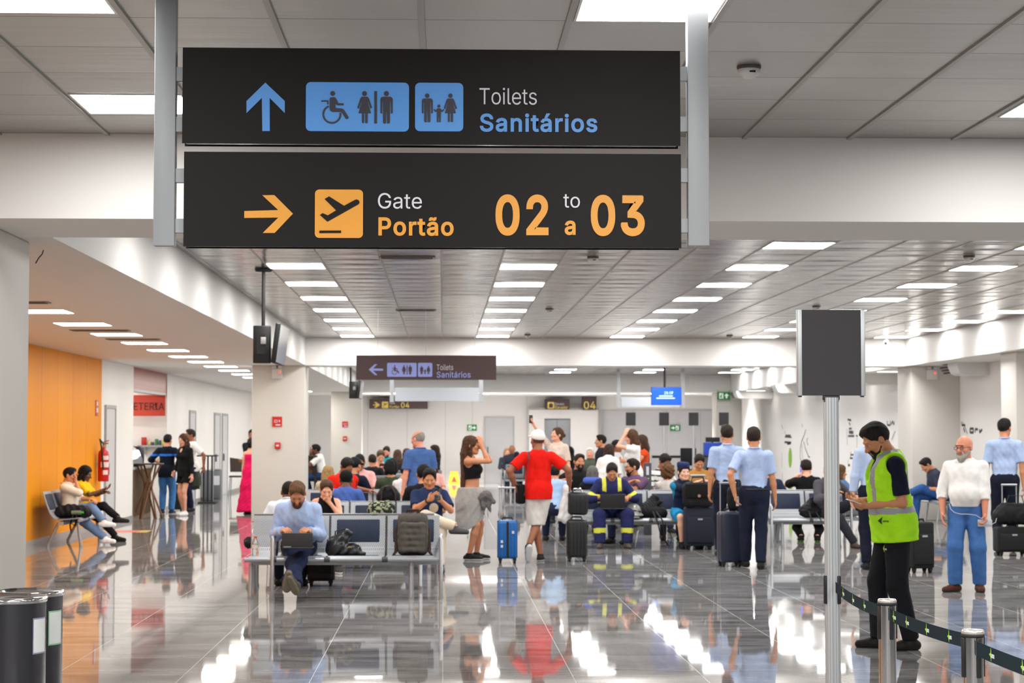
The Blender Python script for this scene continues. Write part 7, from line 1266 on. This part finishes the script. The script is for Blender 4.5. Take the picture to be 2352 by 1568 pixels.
lump('backpack', 'black backpack with hanging straps beside the worker on the right bench', 'backpack', (WX(1497, 28.5, 1180), 28.5, .43), [C(v3(-.1, .05, .09), v3(.14, .0, .07), .11, .09, .04), C(v3(-.05, .08, .15), v3(.06, .1, .28), .11, .07, .05), C(v3(.05, .05, .2), v3(.14, .0, .24), .05, .03, .03)], BLKB, noise=.014, extra=bpw)
o = thing('hard_hat', 'silver grey helmet on the bench next to the worker', 'helmet', (WX(1455, 28.4, 1180), 28.4, .43)); V_, F_ = surf([E((0, 0, .09), (.12, .15, .13)), E((0, -.03, .05), (.15, .19, .025), k=.03)], .01, clips=[(v3(0, 0, .03), v3(0, 0, -1))]); mesh_obj('shell', [(V_, F_, 0)], [mat('helmet_grey', 0x9A9894, .35, .3)], o)
MB().tube([(-.1, -.1, .1), (0, -.145, .12), (.1, -.1, .1)], .012, 8).build('rim_band', M_DK, o)
lump('shoulder_bag', 'black shoulder bag lying on the flight attendant\'s suitcase', 'bag', (WX(1602, 27.75, 1150), 27.72, .617), box3(0, 0, 0, .43, .2, .36, .08), BLKB, noise=.004, rz=3, extra=lambda o: (MB().box((0, -.1, .24), (.4, .02, .2), bev=.009).build('flap', cloth('black_nylon', 0x141414), o), MB().cyl((0, -.11, .17), (0, -.122, .17), .022, 14).build('clasp', mat('rose_metal', 0xC9A79A, .3, .6), o), MB().tube([(-.1, 0, .34), (-.08, 0, .44), (.08, 0, .44), (.1, 0, .34)], .014, 8).build('carry_handle', M_DK, o)))
g = H(1680, 1302, 0); lump('shoulder_bag', 'black bag standing on the navy suitcase of the man in uniform', 'bag', (g.x + .05, g.y + .1, .71), box3(0, 0, 0, .15, .2, .3, .06), BLKB, noise=.006, extra=lambda o: (MB().box((.03, -.105, .12), (.035, .006, .12)).build('luggage_tag', M_LET, o), MB().tube([(-.03, 0, .28), (-.02, 0, .38), (.05, 0, .38), (.05, 0, .28)], .014, 8).build('carry_handle', M_DK, o)))
g = H(2330, 1277, 0); lump('travel_bag', 'black travel bag lying on the suitcase at the right edge', 'bag', (g.x + .02, g.y + .1, .43), [C(v3(-.17, 0, .12), v3(.2, 0, .12), .12, .12, .04), C(v3(-.12, 0, .2), v3(.16, 0, .2), .1, .1, .05)], BLKB, noise=.008, extra=straps([(-.12, -.06, .27), (-.08, -.07, .4), (.1, -.07, .4), (.14, -.06, .27)]))
lump('backpack', 'black bag on the seat beside the man in the grey shirt', 'bag', (WX(1857, 28.5, 1170), 28.4, .43), [C(v3(-.06, 0, .1), v3(.08, 0, .09), .1, .1, .04), C(v3(.0, .02, .16), v3(.04, .03, .27), .09, .05, .05)], BLKB, noise=.012, extra=straps([(-.03, -.09, .12), (-.04, -.28, .02), (-.02, -.3, -.06)], [(.07, -.1, .1), (.09, -.28, .02), (.12, -.3, -.05)]))
bt = lump('travel_bag', 'black bag with a green bottle lying on the bench by the orange wall', 'bag', (-5.52, 28.94, .43), [C(v3(-.2, 0, .08), v3(.18, 0, .08), .095, .085, .04), C(v3(-.1, 0, .13), v3(.12, 0, .12), .08, .07, .04)], BLKB, noise=.012, extra=straps([(.0, -.1, .05), (-.02, -.22, -.1), (.0, -.24, -.22)], [(.05, -.1, .05), (.06, -.23, -.12), (-.02, -.25, -.05)]))
MB().cyl((-.02, -.1, .075), (.12, -.11, .08), .034, 12).build('bottle', mat('clear_green', 0x8FA88F, .15, trans=.4), bt); MB().cyl((.12, -.11, .08), (.155, -.112, .082), .016, 10).build('bottle_cap', mat('bright_green', 0x3FBF2E, .4), bt)
lump('bag', 'small black bag peeking out left of the front bench', 'bag', (WX(578, 20.9, 1210), 21.0, .42), [C(v3(-.04, 0, .07), v3(.06, 0, .08), .06, .055, .04)], BLKB, noise=.014)
# laptops, bottle, hanging cloth
def laptop(label, x, y, z, w_, h_, tilt, col=0x3A3A3C, rz=0.):
    o = thing('laptop', label, 'laptop', (x, y, z), math.radians(rz)); MB().box((0, .1, 0), (w_, .22, .016), bev=.005).build('base', mat('laptop_base', 0x2A2A2C, .4), o)
    R = Matrix.Rotation(math.radians(tilt), 3, 'X'); MB().box((0, -.012, h_ / 2 * math.cos(math.radians(tilt))), (w_, .01, h_), R, bev=.004).build('lid', mat('laptop_lid', col, .42), o)
    return o
p = W(683, 1257, 19.35); lt = laptop('dark grey laptop on the knees of the man in the light blue shirt', p.x, 19.36, p.z - .005, .31, .155, 12)
MB().box((-.1, -.016, .012), (.075, .002, .014)).build('label', mat('laptop_logo', 0x8A8C90, .4), lt)
p = W(1407, 1168, 28.12); laptop('black laptop on the knees of the worker', p.x, 28.14, p.z, .37, .215, 8, 0x1A1A1C)
p = W(587, 1278, 19.75); o = thing('water_bottle', 'clear plastic bottle with orange cap on the left seat of the front bench', 'bottle', (p.x, 19.72, .42))
MB().lathe([(0, 0), (.032, .002), (.034, .02), (.034, .07), (.031, .08), (.034, .09), (.034, .13), (.03, .15), (.014, .178), (.013, .195), (0, .195)]).build('bottle_body', mat('clear_plastic', (.93, .95, .96, 1), .05, trans=.92), o)
MB().lathe([(.0345, .09), (.0347, .128)]).build('label', mat('bottle_label', 0xE6DAD4, .5), o); MB().cyl((0, 0, .19), (0, 0, .212), .016, 14).build('cap', mat('bottle_cap_orange', 0xE8622A, .4), o)
V_, F_ = surf([C(v3(.0, 0, .02), v3(-.07, 0, -.4), .022, .045, .03), C(v3(.01, .01, .0), v3(.0, .02, -.43), .022, .05, .03), C(v3(0, -.01, .0), v3(.05, .0, -.36), .02, .04, .03)], .01, noise=.01, seed=5, nfreq=28.); o = thing('white_cloth', 'white cloth hanging from the right hand of the man in red', 'cloth', (WX(1300, 25.25, 1120), 25.3, .97)); mesh_obj('cloth_fold', [(V_, F_, 0)], [cloth('white_fabric', 0xE4E0DC, .06)], o)
o = thing('info_totem', 'slim charcoal post with a green arrow mark among the right rows', 'post', (WX(1487, 31.9), 31.9, 0)); MB().box((0, 0, .6), (.13, .06, 1.2), bev=.006).build('post_body', mat('charcoal', 0x383B42, .5), o)
q = MB(); q.prism([(-.03, .02), (.03, .02), (0, -.04)], (0, -.032, .93), (1, 0, 0), (0, 0, 1), .003); q.build('arrow_mark', mat('logo_green', 0xA4D42A, .6), o); MB().b2((-.022, -.034, 1.0), (.022, -.031, 1.14)).build('white_panel', M_LET, o)
# ================================================================ BARRIERS
YP = 9.2; XP = WX(1911, YP, 1200)
def fluted(r, n=48): return [((r + (.0 if k % 4 < 3 else -.0035)) * math.cos(2 * math.pi * k / n), (r + (.0 if k % 4 < 3 else -.0035)) * math.sin(2 * math.pi * k / n)) for k in range(n)]
ps = thing('pole_sign', 'tall grey pole with blank black sign board on the right', 'sign', (XP, YP, 0)); zt, zb = W(1911, 712, YP).z, W(1911, 908, YP).z
MB().prism(fluted(.037), (0, 0, zb - .01), (1, 0, 0), (0, 1, 0), zb - .03).build('pole', M_ALU, ps); MB().lathe([(0, 0), (.17, 0), (.17, .012), (.15, .025), (.04, .03)]).build('base', M_STEEL, ps)
bw = 137 * YP / F; MB().b2((-bw / 2, -.02, zb), (bw / 2, .02, zt)).build('board', mat('matt_black_board', 0x242226, .6), ps)
for sx in (-1, 1): MB().box((sx * (bw / 2 + .01), 0, (zb + zt) / 2), (.021, .046, zt - zb + .004), bev=.003).build('side_rail', M_ALU, ps); MB().box((sx * (bw / 2 + .008), 0, zb - .004), (.014, .03, .008)).build('end_cap', M_BLACK, ps)
MB().box((0, 0, zb - .011), (.08, .03, .022), bev=.003).box((-.03, 0, zb - .025), (.012, .03, .012)).box((.03, 0, zb - .025), (.012, .03, .012)).build('clamp', M_BLACK, ps)
for ang in (-50, 90, 200): MB().box((.04 * math.cos(math.radians(ang)), .04 * math.sin(math.radians(ang)), .925), (.018, .012, .135), rotz(math.radians(ang + 90)), bev=.003).build('belt_clip', M_BLACK, ps)
Y2p, Y3p = 8.0, 6.74; P2 = Vector((WX(2038, Y2p, 1450), Y2p, 0)); P3 = Vector((WX(2235, Y3p, 1500), Y3p, 0)); P4 = P3 + (P3 - P2) * 1.05
def barrier(P, label):
    o = thing('barrier_post', label, 'barrier post', tuple(P)); MB().cyl((0, 0, .012), (0, 0, .965), .0365, 28).build('post', M_CHROME, o)
    MB().lathe([(0, 0), (.17, 0), (.17, .008), (.15, .02), (.04, .03)]).build('base', M_CHROME, o)
    MB().lathe([(.0, .965), (.0395, .965), (.0395, .976), (.036, .982), (0, .984)]).build('top_cap', mat('cap_grey', 0xC9C2BC, .25, .6), o); MB().lathe([(.0375, .955), (.041, .956), (.041, .966), (.038, .967)]).build('collar', M_DK, o)
    for ang in (-75, 15, 115, 195): MB().box((.036 * math.cos(math.radians(ang)), .036 * math.sin(math.radians(ang)), .885), (.017, .016, .14), rotz(math.radians(ang + 90)), bev=.003).build('belt_clip', M_BLACK, o)
    return o
barrier(P2, 'chrome barrier post in front of the man in the green vest'); barrier(P3, 'chrome barrier post in the bottom right corner'); barrier(P4, 'chrome barrier post just outside the right edge')
M_TAPE = mat('barrier_tape', 0x18252C, .75, spec=.12); M_LG = mat('logo_green', 0xA4D42A, .6); M_LW = mat('tape_white', 0xD8DCE0, .7)
def tape(A, B, label, sag, marks):
    A, B = Vector(A), Vector(B); d = (B - A); d.z = 0; u = d.normalized(); nrm = Vector((u.y, -u.x, 0)); n = 24; hw = .0255; vs = []
    f = lambda t: A.lerp(B, t) - Vector((0, 0, 4 * sag * t * (1 - t)))
    for i in range(n + 1):
        c = f(i / n)
        for z, w_ in ((-hw, .0008), (hw, .0008), (hw, -.0008), (-hw, -.0008)): vs.append(c + Vector((0, 0, z)) + nrm * w_)
    o = thing('barrier_tape', label, 'barrier tape'); q = MB(); q.add(vs, [(i * 4 + k, (i + 1) * 4 + k, (i + 1) * 4 + (k + 1) % 4, i * 4 + (k + 1) % 4) for i in range(n) for k in range(4)]); q.build('ribbon', M_TAPE, o)
    ar, tx = MB(), MB()
    for t in marks:
        c = f(t); tg = (f(t + .02) - f(t - .02)).normalized(); up = Vector((0, 0, 1)); p = c + nrm * .0015
        ar.prism([(-.018, 0), (-.002, .006), (.0, .024), (.005, 0), (.004, -.022), (-.002, -.008)], p, tg, up, .001); tx.text('aena', p + tg * .008 + up * -.009, tg, up, .034, .003, depth=.0004, width=.032)
    if marks: ar.build('arrow_logo', M_LG, o); tx.build('lettering', M_LW, o)
ZT = .925
cl = Vector((.045, -.03, 0)); tape((XP + .005, YP - .05, .94), P2 + Vector((-.04, .012, .935)), 'dark barrier tape with green arrows between pole sign and first chrome post', .013, (.2, .45, .72))
dd = (P3 - P2).normalized(); tape(P2 + dd * .043 + Vector((0, 0, .92)), P3 - dd * .04 + Vector((0, 0, .935)), 'dark barrier tape with green arrows between the two chrome posts', .009, (.06, .24, .5, .77))
tape(P3 + dd * .043 + Vector((0, 0, .92)), P4 - dd * .04 + Vector((0, 0, .935)), 'dark barrier tape with green arrows leaving the bottom right corner', .009, (.14, .42, .7))
# far gate: sign poles, queue belts, desk
for i, (px, lb) in enumerate(((1449, 'first'), (1525.5, 'second'), (1593.5, 'third'), (1663, 'fourth'))):
    Y = 58.6; x = WX(px, Y); a, b = W(px, 977, Y).z, W(px, 947, Y).z; o = thing('pole_sign', '%s small black board on a grey pole at the far gate, from the left' % lb, 'sign', (x, Y, 0))
    MB().cyl((0, 0, .02), (0, 0, a), .045, 14).build('pole', M_ALU, o); MB().box((0, -.02, (a + b) / 2), (.3, .04, b - a)).build('board', mat('matt_black_board', 0x242226, .6), o); MB().lathe([(0, 0), (.2, 0), (.18, .03), (.05, .03)]).build('base', M_STEEL, o)
xs = [WX(p, 61.5) for p in (1496, 1534, 1578)]
for i, (a, b) in enumerate(zip(xs, xs[1:])): tag(MB().b2((a, 61.49, .92), (b, 61.51, 1.0)).build('queue_belt', M_DK), '%s black queue belt stretched at the far gate' % ('left' if i == 0 else 'right'), 'barrier tape')
for i, a in enumerate(xs): o = thing('barrier_post', '%s thin queue post at the far gate' % ('left', 'middle', 'right')[i], 'barrier post', (a, 61.5, 0)); MB().cyl((0, 0, .02), (0, 0, 1.02), .03, 10).build('post', M_STEEL, o); MB().lathe([(0, 0), (.16, 0), (.15, .02), (.03, .03)]).build('base', M_STEEL, o)
Y = 59.0; o = thing('gate_desk', 'grey gate desk at the far right below the blue box', 'desk', (WX(1645, Y), Y, 0)); MB().box((0, 0, .5), (1.15, .6, 1.0), bev=.02).build('desk_body', mat('desk_grey', 0x4A4C52, .5), o); MB().box((0, 0, 1.02), (1.25, .7, .04), bev=.01).build('desk_top', M_BLACK, o)
a, b = W(1616, 1037, Y), W(1656, 1016, Y); tag(MB().b2((a.x, Y - .2, 1.04), (b.x, Y + .1, b.z)).build('desk_panel', mat('panel_blue', 0x1846B8, .5)), 'bright blue panel standing on the gate desk', 'panel')
a, b = W(1622, 1015, Y), W(1655, 1004, Y); o = thing('monitor', 'black monitor above the blue panel on the gate desk', 'monitor'); MB().b2((a.x, Y + .12, a.z), (b.x, Y + .16, b.z)).build('screen', M_BLACK, o); MB().b2(((a.x + b.x) / 2 - .03, Y + .16, 1.04), ((a.x + b.x) / 2 + .03, Y + .19, b.z - .05)).build('stand', M_BLACK, o)
o = thing('office_chair', 'black office chair at the far gate', 'chair', (WX(1583, 59.5), 59.5, 0)); MB().box((0, .2, .98), (.5, .08, .55), bev=.03).build('backrest', M_DK, o); MB().box((0, 0, .55), (.5, .48, .09), bev=.03).build('seat', M_DK, o); MB().cyl((0, 0, .06), (0, 0, .52), .03, 10).build('column_lift', M_STEEL, o)
q = MB(); [q.tube([(0, 0, .1), (.28 * math.cos(k * 1.257), .28 * math.sin(k * 1.257), .04)], .02, 8) for k in range(5)]; q.build('star_base', M_BLACK, o); MB().b2((-.03, .14, .55), (.03, .2, .85)).build('spine', M_BLACK, o)
o = thing('caution_board', 'yellow and red caution board on the floor near the far wall', 'caution sign', (WX(1043, 65.5), 65.5, 0)); MB().prism([(-.2, 0), (.2, 0), (.13, .42), (-.13, .42)], (0, -.12, 0), (1, 0, 0), (0, .2, 1), .02).prism([(-.2, 0), (.2, 0), (.13, .42), (-.13, .42)], (0, .1, 0), (1, 0, 0), (0, -.2, 1), .02).build('board', mat('caution_yellow', 0xE8B41C, .5), o); MB().prism([(-.09, .06), (.09, .06), (0, .26)], (0, -.125, 0), (1, 0, 0), (0, .2, 1), .003).build('warning_mark', M_RED, o)
# ================================================================ LEFT: bins, cafeteria
def bin_(x, y, r, h_, label, lab_ang, border):
    o = thing('waste_bin', label, 'bin', (x, y, 0)); MB().lathe([(r * .98, .0), (r, .02), (r, h_ - .03)], n=48).lathe([(0, 0), (r * .98, 0)], n=48).build('drum', mat('dark_brushed_steel', 0x54545A, .24, .85), o)
    MB().lathe([(r * 1.0, h_ - .03), (r * 1.035, h_ - .026), (r * 1.045, h_ - .012), (r * 1.03, h_), (r * .96, h_ + .004), (r * .9, h_ - .02), (r * .6, h_ - .03), (.0, h_ - .032)], n=48).build('rim', M_CHROME, o)
    for k_, (dz, da, rr, m_) in enumerate(((0, 0, 1.004, mat('label_border', border, .6)), (.008, .03, 1.008, mat('label_paper', 0xDCE0DE, .6)))):
        z0, z1, a0, a1 = h_ - .31 + dz, h_ - .11 - dz, lab_ang - .32 + da, lab_ang + .32 - da; q = MB(); n = 8
        q.add([(rr * r * math.cos(a0 + (a1 - a0) * i / n), rr * r * math.sin(a0 + (a1 - a0) * i / n), z) for z in (z0, z1) for i in range(n + 1)], [(i, i + 1, n + 2 + i, n + 1 + i) for i in range(n)], 0, True); q.build('label_edge' if k_ == 0 else 'label', m_, o)
bin_(WX(26, 10.9, 1450), 10.9, .19, .76, 'front steel waste bin in the bottom left corner', -.38, 0x8E8CA8); bin_(WX(68, 11.45, 1450), 11.45, .19, .75, 'second steel waste bin behind the front one in the bottom left corner', -.45, 0x8CC49A)
WOOD = mat('walnut', 0x6E4826, .4)
p = H(340, 1190, 0); tz = 1.67 - (1063 - 998) * p.y / F; o = thing('bistro_table', 'high table with crossing wooden legs and dark top by the cafeteria', 'table', (p.x, p.y, 0)); MB().lathe([(0, tz - .03), (.3, tz - .03), (.31, tz - .02), (.31, tz), (0, tz)], n=32).build('tabletop', mat('dark_tabletop', 0x3A2A22, .35), o)
for k_ in range(6):
    a = 2 * math.pi * (k_ + .2) / 6; MB().tube([(.29 * math.cos(a), .29 * math.sin(a), .0), (.07 * math.cos(a + .7), .07 * math.sin(a + .7), tz * .56), (.24 * math.cos(a + 1.9), .24 * math.sin(a + 1.9), tz - .03)], .02, 8).build('leg', WOOD, o)
p = H(475, 1155, 0); tz = 1.67 - (1046 - 998) * p.y / F; o = thing('bar_table', 'high table with thin black metal frame beyond the cafeteria', 'table', (p.x, p.y, 0)); MB().box((0, 0, tz), (.5, .5, .03)).build('tabletop', M_DK, o)
for sx in (-.08, .02, .12): MB().b2((sx - .018, -.02, .03), (sx + .018, .02, tz)).build('leg', M_DK, o)
MB().b2((-.2, -.2, 0), (.24, .2, .03)).build('base', M_DK, o)
for i, (px, wd) in enumerate(((484, .3), (499, .3))):
    p = Vector((XL + .17, 48.6 + 1.7 * i, 0)); o = thing('waste_bin', 'grey waste bin %s far along the left wall' % ('without label' if i == 0 else 'with white label'), 'bin', (p.x, p.y + i * .0, 0)); MB().box((0, 0, .38), (.26, .3, .76), bev=.03).build('drum', mat('bin_grey', 0x6A6E74, .4, .3), o); MB().box((0, 0, .77), (.27, .31, .03), bev=.01).build('rim', M_STEEL, o)
    if i: MB().box((.02, -.152, .48), (.18, .004, .24)).build('label', M_LET, o)
p = H(548, 1142, 0); o = thing('folding_chair', 'brown backed chair with thin metal frame left of the big column', 'chair', (p.x, p.y, 0)); MB().prism([(-.24, 0), (.26, 0), (.3, .3), (-.26, .38)], (0, .1, .68), (1, 0, 0), (0, .15, 1), .04).build('backrest', mat('brown_leather', 0x35271D, .5), o); MB().box((0, -.08, .56), (.46, .42, .04), bev=.01).build('seat', mat('brown_leather', 0x35271D, .5), o)
for sx in (-1, 1):
    for sy in (-1, 1): MB().tube([(sx * .2, sy * .17 - .08, .56), (sx * .23, sy * .22 - .08, .0)], .014, 8).build('leg', M_STEEL, o)
# counter with curved display case and packets
L0, L1 = CY0 + .25, CY0 + 2.7; o = thing('cafe_counter', 'cafeteria counter with slatted wooden front in the wall opening', 'counter', (XL - .32, 0, 0))
MB().b2((-.28, L0, 0), (.27, L1, .98)).build('counter_body', mat('counter_wood', 0x8A7458, .5), o); q = MB(); [q.b2((.27, L0 + .12 * k_, .05), (.29, L0 + .12 * k_ + .05, .95)) for k_ in range(int((L1 - L0) / .12))]; [q.b2((-.27 + .1 * k_, L0 - .02, .05), (-.22 + .1 * k_, L0, .95)) for k_ in range(6)]; q.build('slats', mat('slat_wood', 0x6A5740, .5), o); MB().b2((-.31, L0 - .03, .98), (.31, L1 + .02, 1.03)).build('worktop', mat('worktop_grey', 0xB9B4AE, .3), o)
MB().b2((.2, L0 - .035, .25), (.24, L0 - .021, .9)).build('lamp_strip', mat('lamp_strip', (.9, .95, 1, 1), .4, 0, 3.), o)
o = thing('display_case', 'curved chrome and glass display case on the cafeteria counter', 'display case', (XL - .34, L0 + .75, 1.031)); MB().prism([(.28, .05), (.28, .14), (.2, .32), (.05, .42), (-.25, .44), (-.25, .05)], (0, .6, 0), (1, 0, 0), (0, 0, 1), -1.2, smooth=False).build('glass', mat('case_glass', (.8, .83, .85, 1), .08, .2, trans=.35), o); MB().b2((-.25, -.62, 0), (.29, .62, .05)).build('case_base', M_CHROME, o)
for k_, (yy, c_) in enumerate(((-.3, 0xC9A368), (0, 0x8A5A34), (.3, 0xD8B888))): tag(MB().sphere((XL - .34, L0 + .75 + yy, 1.13), (.12, .1, .045), 12).build('pastry', mat('pastry_%06x' % c_, c_, .7)), '%s pastry inside the curved display case' % ('front golden', 'middle brown', 'back pale')[k_], 'pastry')
x0, x1 = WX(318, CY1 - .2, 1020), WX(385, CY1 - .2, 1020); zs = W(350, 1022, CY1 - .2).z; o = thing('wall_shelf', 'grey shelf on the cafeteria side wall holding snack packets', 'shelf'); MB().b2((x0, CY1 - .3, zs - .04), (x1, CY1, zs)).build('shelf_board', M_STEEL, o); MB().b2((x0 + .1, CY1 - .03, zs - .2), (x0 + .14, CY1, zs - .04)).b2((x1 - .14, CY1 - .03, zs - .2), (x1 - .1, CY1, zs - .04)).build('bracket', M_STEEL, o)
for i, (px, wp, hp_, c_, nm) in enumerate(((331, 11, 18, 0xB8281C, 'large red'), (344, 6, 9, 0xD8C26A, 'yellow'), (351, 5, 7, 0x5A3A6A, 'purple'), (360, 7, 14, 0x3A7A4A, 'green'), (368, 5, 11, 0x3A4A7A, 'blue'), (374, 5, 12, 0xC8B85A, 'pale yellow'))):
    k_ = (CY1 - .2) / F; tag(MB().box((WX(px, CY1 - .16, 1010), CY1 - .16, zs + hp_ * k_ / 2 + .002), (wp * k_, .12, hp_ * k_), bev=.012).build('snack_packet', mat('packet_%06x' % c_, c_, .4)), '%s snack packet on the cafeteria shelf' % nm, 'packet', 'snack packets')
o = thing('coffee_machine', 'dark coffee machine on the cafeteria counter behind the display case', 'machine', (XL - .34, L0 + 1.85, 1.031)); MB().box((0, 0, .2), (.4, .5, .4), bev=.03).build('machine_body', M_BLACK, o); MB().box((0, -.256, .26), (.3, .012, .1)).build('control_panel', M_CHROME, o)
# table behind the big column with bottles
Y = 46.0; x = WX(712, Y); o = thing('bar_table', 'dark brown high table behind the big left column', 'table', (x - .12, Y, 0)); MB().box((0, 0, 1.16), (.62, .5, .04), bev=.01).build('tabletop', mat('dark_tabletop', 0x3A2A22, .35), o)
for sx in (-1, 1): MB().b2((sx * .26 - .03, -.2, 0), (sx * .26 + .03, .2, 1.14)).build('leg', M_DK, o)
MB().b2((-.24, -.02, .55), (.24, .02, 1.14)).build('panel', mat('panel_brown', 0x6A4A2E, .5), o)
for i, (dx, h_, c_, nm) in enumerate(((-.08, .24, 0xE6E6E4, 'white'), (.04, .3, 0x2A2A2C, 'dark'), (.14, .2, 0x8A5A3A, 'brown'))): tag(MB().lathe([(0, 0), (.035, 0), (.035, h_ * .6), (.012, h_ * .8), (.012, h_), (0, h_)], (x - .12 + dx, Y - .05, 1.181), 16).build('bottle', mat('bottle_%06x' % c_, c_, .3)), '%s bottle on the dark table behind the column' % nm, 'bottle', 'bottles on the bar table')
o = thing('bar_stool', 'stool under the man in the white T-shirt behind the column', 'stool', (WX(742, 46.0), 46.0, 0)); MB().lathe([(0, .58), (.18, .58), (.19, .6), (.18, .625), (0, .63)], n=24).build('seat', M_DK, o)
for k_ in range(4): MB().tube([(.12 * math.cos(k_ * 1.571 + .8), .12 * math.sin(k_ * 1.571 + .8), .58), (.21 * math.cos(k_ * 1.571 + .8), .21 * math.sin(k_ * 1.571 + .8), 0)], .014, 8).build('leg', M_STEEL, o)
# coloured tape on the floor
p0, p1 = H(225, 1220, 0), H(352, 1217, 0); o = thing('floor_marking', 'yellow and red marking strip on the floor beside the orange wall', 'floor marking')
for a, b, c_, nm in ((0, .3, 0xC9BE72, 'yellow_strip'), (.3, .8, 0xD86A50, 'red_strip'), (.8, 1., 0xC9B85C, 'yellow_strip')): A_, B_ = p0.lerp(p1, a), p0.lerp(p1, b); MB().b2((A_.x, p0.y - .35, 0), (B_.x, p0.y + .35, .0015)).build(nm, mat('floor_tape_%06x' % c_, c_, .35), o)
# ================================================================ LINE ART ON THE RIGHT WALL
M_INK = mat('mural_ink', 0x3A3B3E, .6); M_INK2 = mat('mural_ink_grey', 0x8A8B8E, .6); M_MGRN = mat('mural_green', 0x86B62E, .6)
def mural(label, green, strokes, dots=(), pale=()):
    o = thing('wall_drawing', label, 'wall drawing'); g = lambda px, py: (lambda d: Vector((XR - .003, d.y * (XR - .003) / d.x, EYE + d.z * (XR - .003) / d.x)))(RCAM @ Vector(((px - 1176) / F, -(py - 784) / F, -1.0)))
    for nm, lst, m_, wd in (('line_work', strokes, M_INK, .014), ('pale_lines', pale, M_INK2, .012)):
        if not lst: continue
        q = MB()
        for st in lst:
            P = [g(*p_) for p_ in st[0]]; t_ = st[1] * .01
            for a, b in zip(P, P[1:]):
                d = (b - a).normalized(); n = Vector((1, 0, 0)).cross(d) * t_
                q.add([a - n, b - n, b + n, a + n], [(0, 1, 2, 3)]); q.add([a - n + Vector((-.002, 0, 0)), b - n + Vector((-.002, 0, 0)), b + n + Vector((-.002, 0, 0)), a + n + Vector((-.002, 0, 0))], [(3, 2, 1, 0)])
        q.build(nm, m_, o)
    if green:
        q = MB()
        for (cx_, cy_, rx, ry) in green:
            P = [g(cx_ + rx * math.cos(t_), cy_ + ry * math.sin(t_)) for t_ in np.linspace(0, 2 * math.pi, 24, endpoint=False)]; q.add([p_ + Vector((-.002, 0, 0)) for p_ in P], [tuple(range(24))])
        q.build('green_shape', M_MGRN, o)
mural('mural plant with green leaf on the right wall', [(1815, 1051, 4, 23), (1815, 1119, 5, 4)], [([(1804, 1000), (1816, 1000)], 3), ([(1803, 1003), (1818, 1004)], 2), ([(1802, 1015), (1817, 1016)], 3), ([(1808, 1019), (1816, 1018)], 3)], pale=[([(1795, 975), (1798, 985)], 1.5), ([(1802, 990), (1804, 996)], 1), ([(1796, 1040), (1796, 1075)], 1.5), ([(1797, 1085), (1797, 1110)], 1.5)])
mural('mural of thin curved stems left of the sign pole', None, [([(1842, 973), (1843, 980)], 1.5), ([(1851, 986), (1848, 996), (1845, 1004)], 1.5), ([(1845, 1004), (1841, 1014), (1838, 1030), (1838, 1050), (1841, 1060)], 1.8), ([(1846, 1014), (1850, 1030), (1857, 1048), (1860, 1050)], 1.8), ([(1842, 1020), (1842, 1040), (1845, 1054)], 1.2), ([(1855, 1005), (1853, 1012), (1856, 1022)], 1.5)])
mural('mural of stacked bars and birds right of the sign pole', [(1974, 1040, 2, 10)], [([(1947, 963), (1955, 965)], 2.5), ([(1950, 970), (1953, 976)], 2), ([(1950, 984), (1956, 984)], 2.5), ([(1950, 992), (1960, 993)], 4), ([(1948, 1001), (1962, 1001)], 2.5), ([(1966, 1000), (1970, 1001)], 2), ([(1954, 1038), (1954, 1050)], 2), ([(1954, 1044), (1964, 1044)], 2), ([(1964, 1036), (1964, 1050)], 2), ([(1952, 1052), (1970, 1052)], 2), ([(1948, 1068), (1952, 1068)], 3), ([(1960, 1068), (1970, 1069)], 3.5), ([(1962, 1078), (1970, 1078)], 3), ([(1964, 1088), (1968, 1096)], 2.5)], pale=[([(1945, 985), (1946, 1022)], 1.2), ([(1968, 1004), (1968, 1028)], 1.2), ([(1948, 1055), (1948, 1066)], 1)])
mural('mural of small houses behind the man in the green vest', None, [([(2038, 966), (2038, 976), (2045, 976), (2045, 966)], 2.2), ([(2047, 975), (2050, 967), (2053, 975)], 2.2), ([(2054, 975), (2054, 967)], 2)], pale=[([(2048, 1010), (2056, 990)], 1.5)])
mural('mural of a hut and trees above the bearded man', None, [([(2209, 968), (2209, 976), (2217, 976)], 2), ([(2213, 982), (2216, 992)], 2), ([(2228, 984), (2228, 993), (2236, 993), (2236, 984), (2228, 984)], 2.4), ([(2240, 993), (2240, 985), (2246, 986)], 2.4), ([(2250, 985), (2250, 993), (2256, 986)], 2.4)], pale=[([(2212, 970), (2222, 996)], 1.4)])
mural('mural of sails at the right edge above the man in uniform', None, [([(2322, 974), (2335, 966)], 3), ([(2322, 984), (2335, 978)], 2.6), ([(2322, 955), (2325, 948), (2328, 957), (2322, 957)], 1.6), ([(2320, 1008), (2326, 1012), (2334, 1010)], 2)])
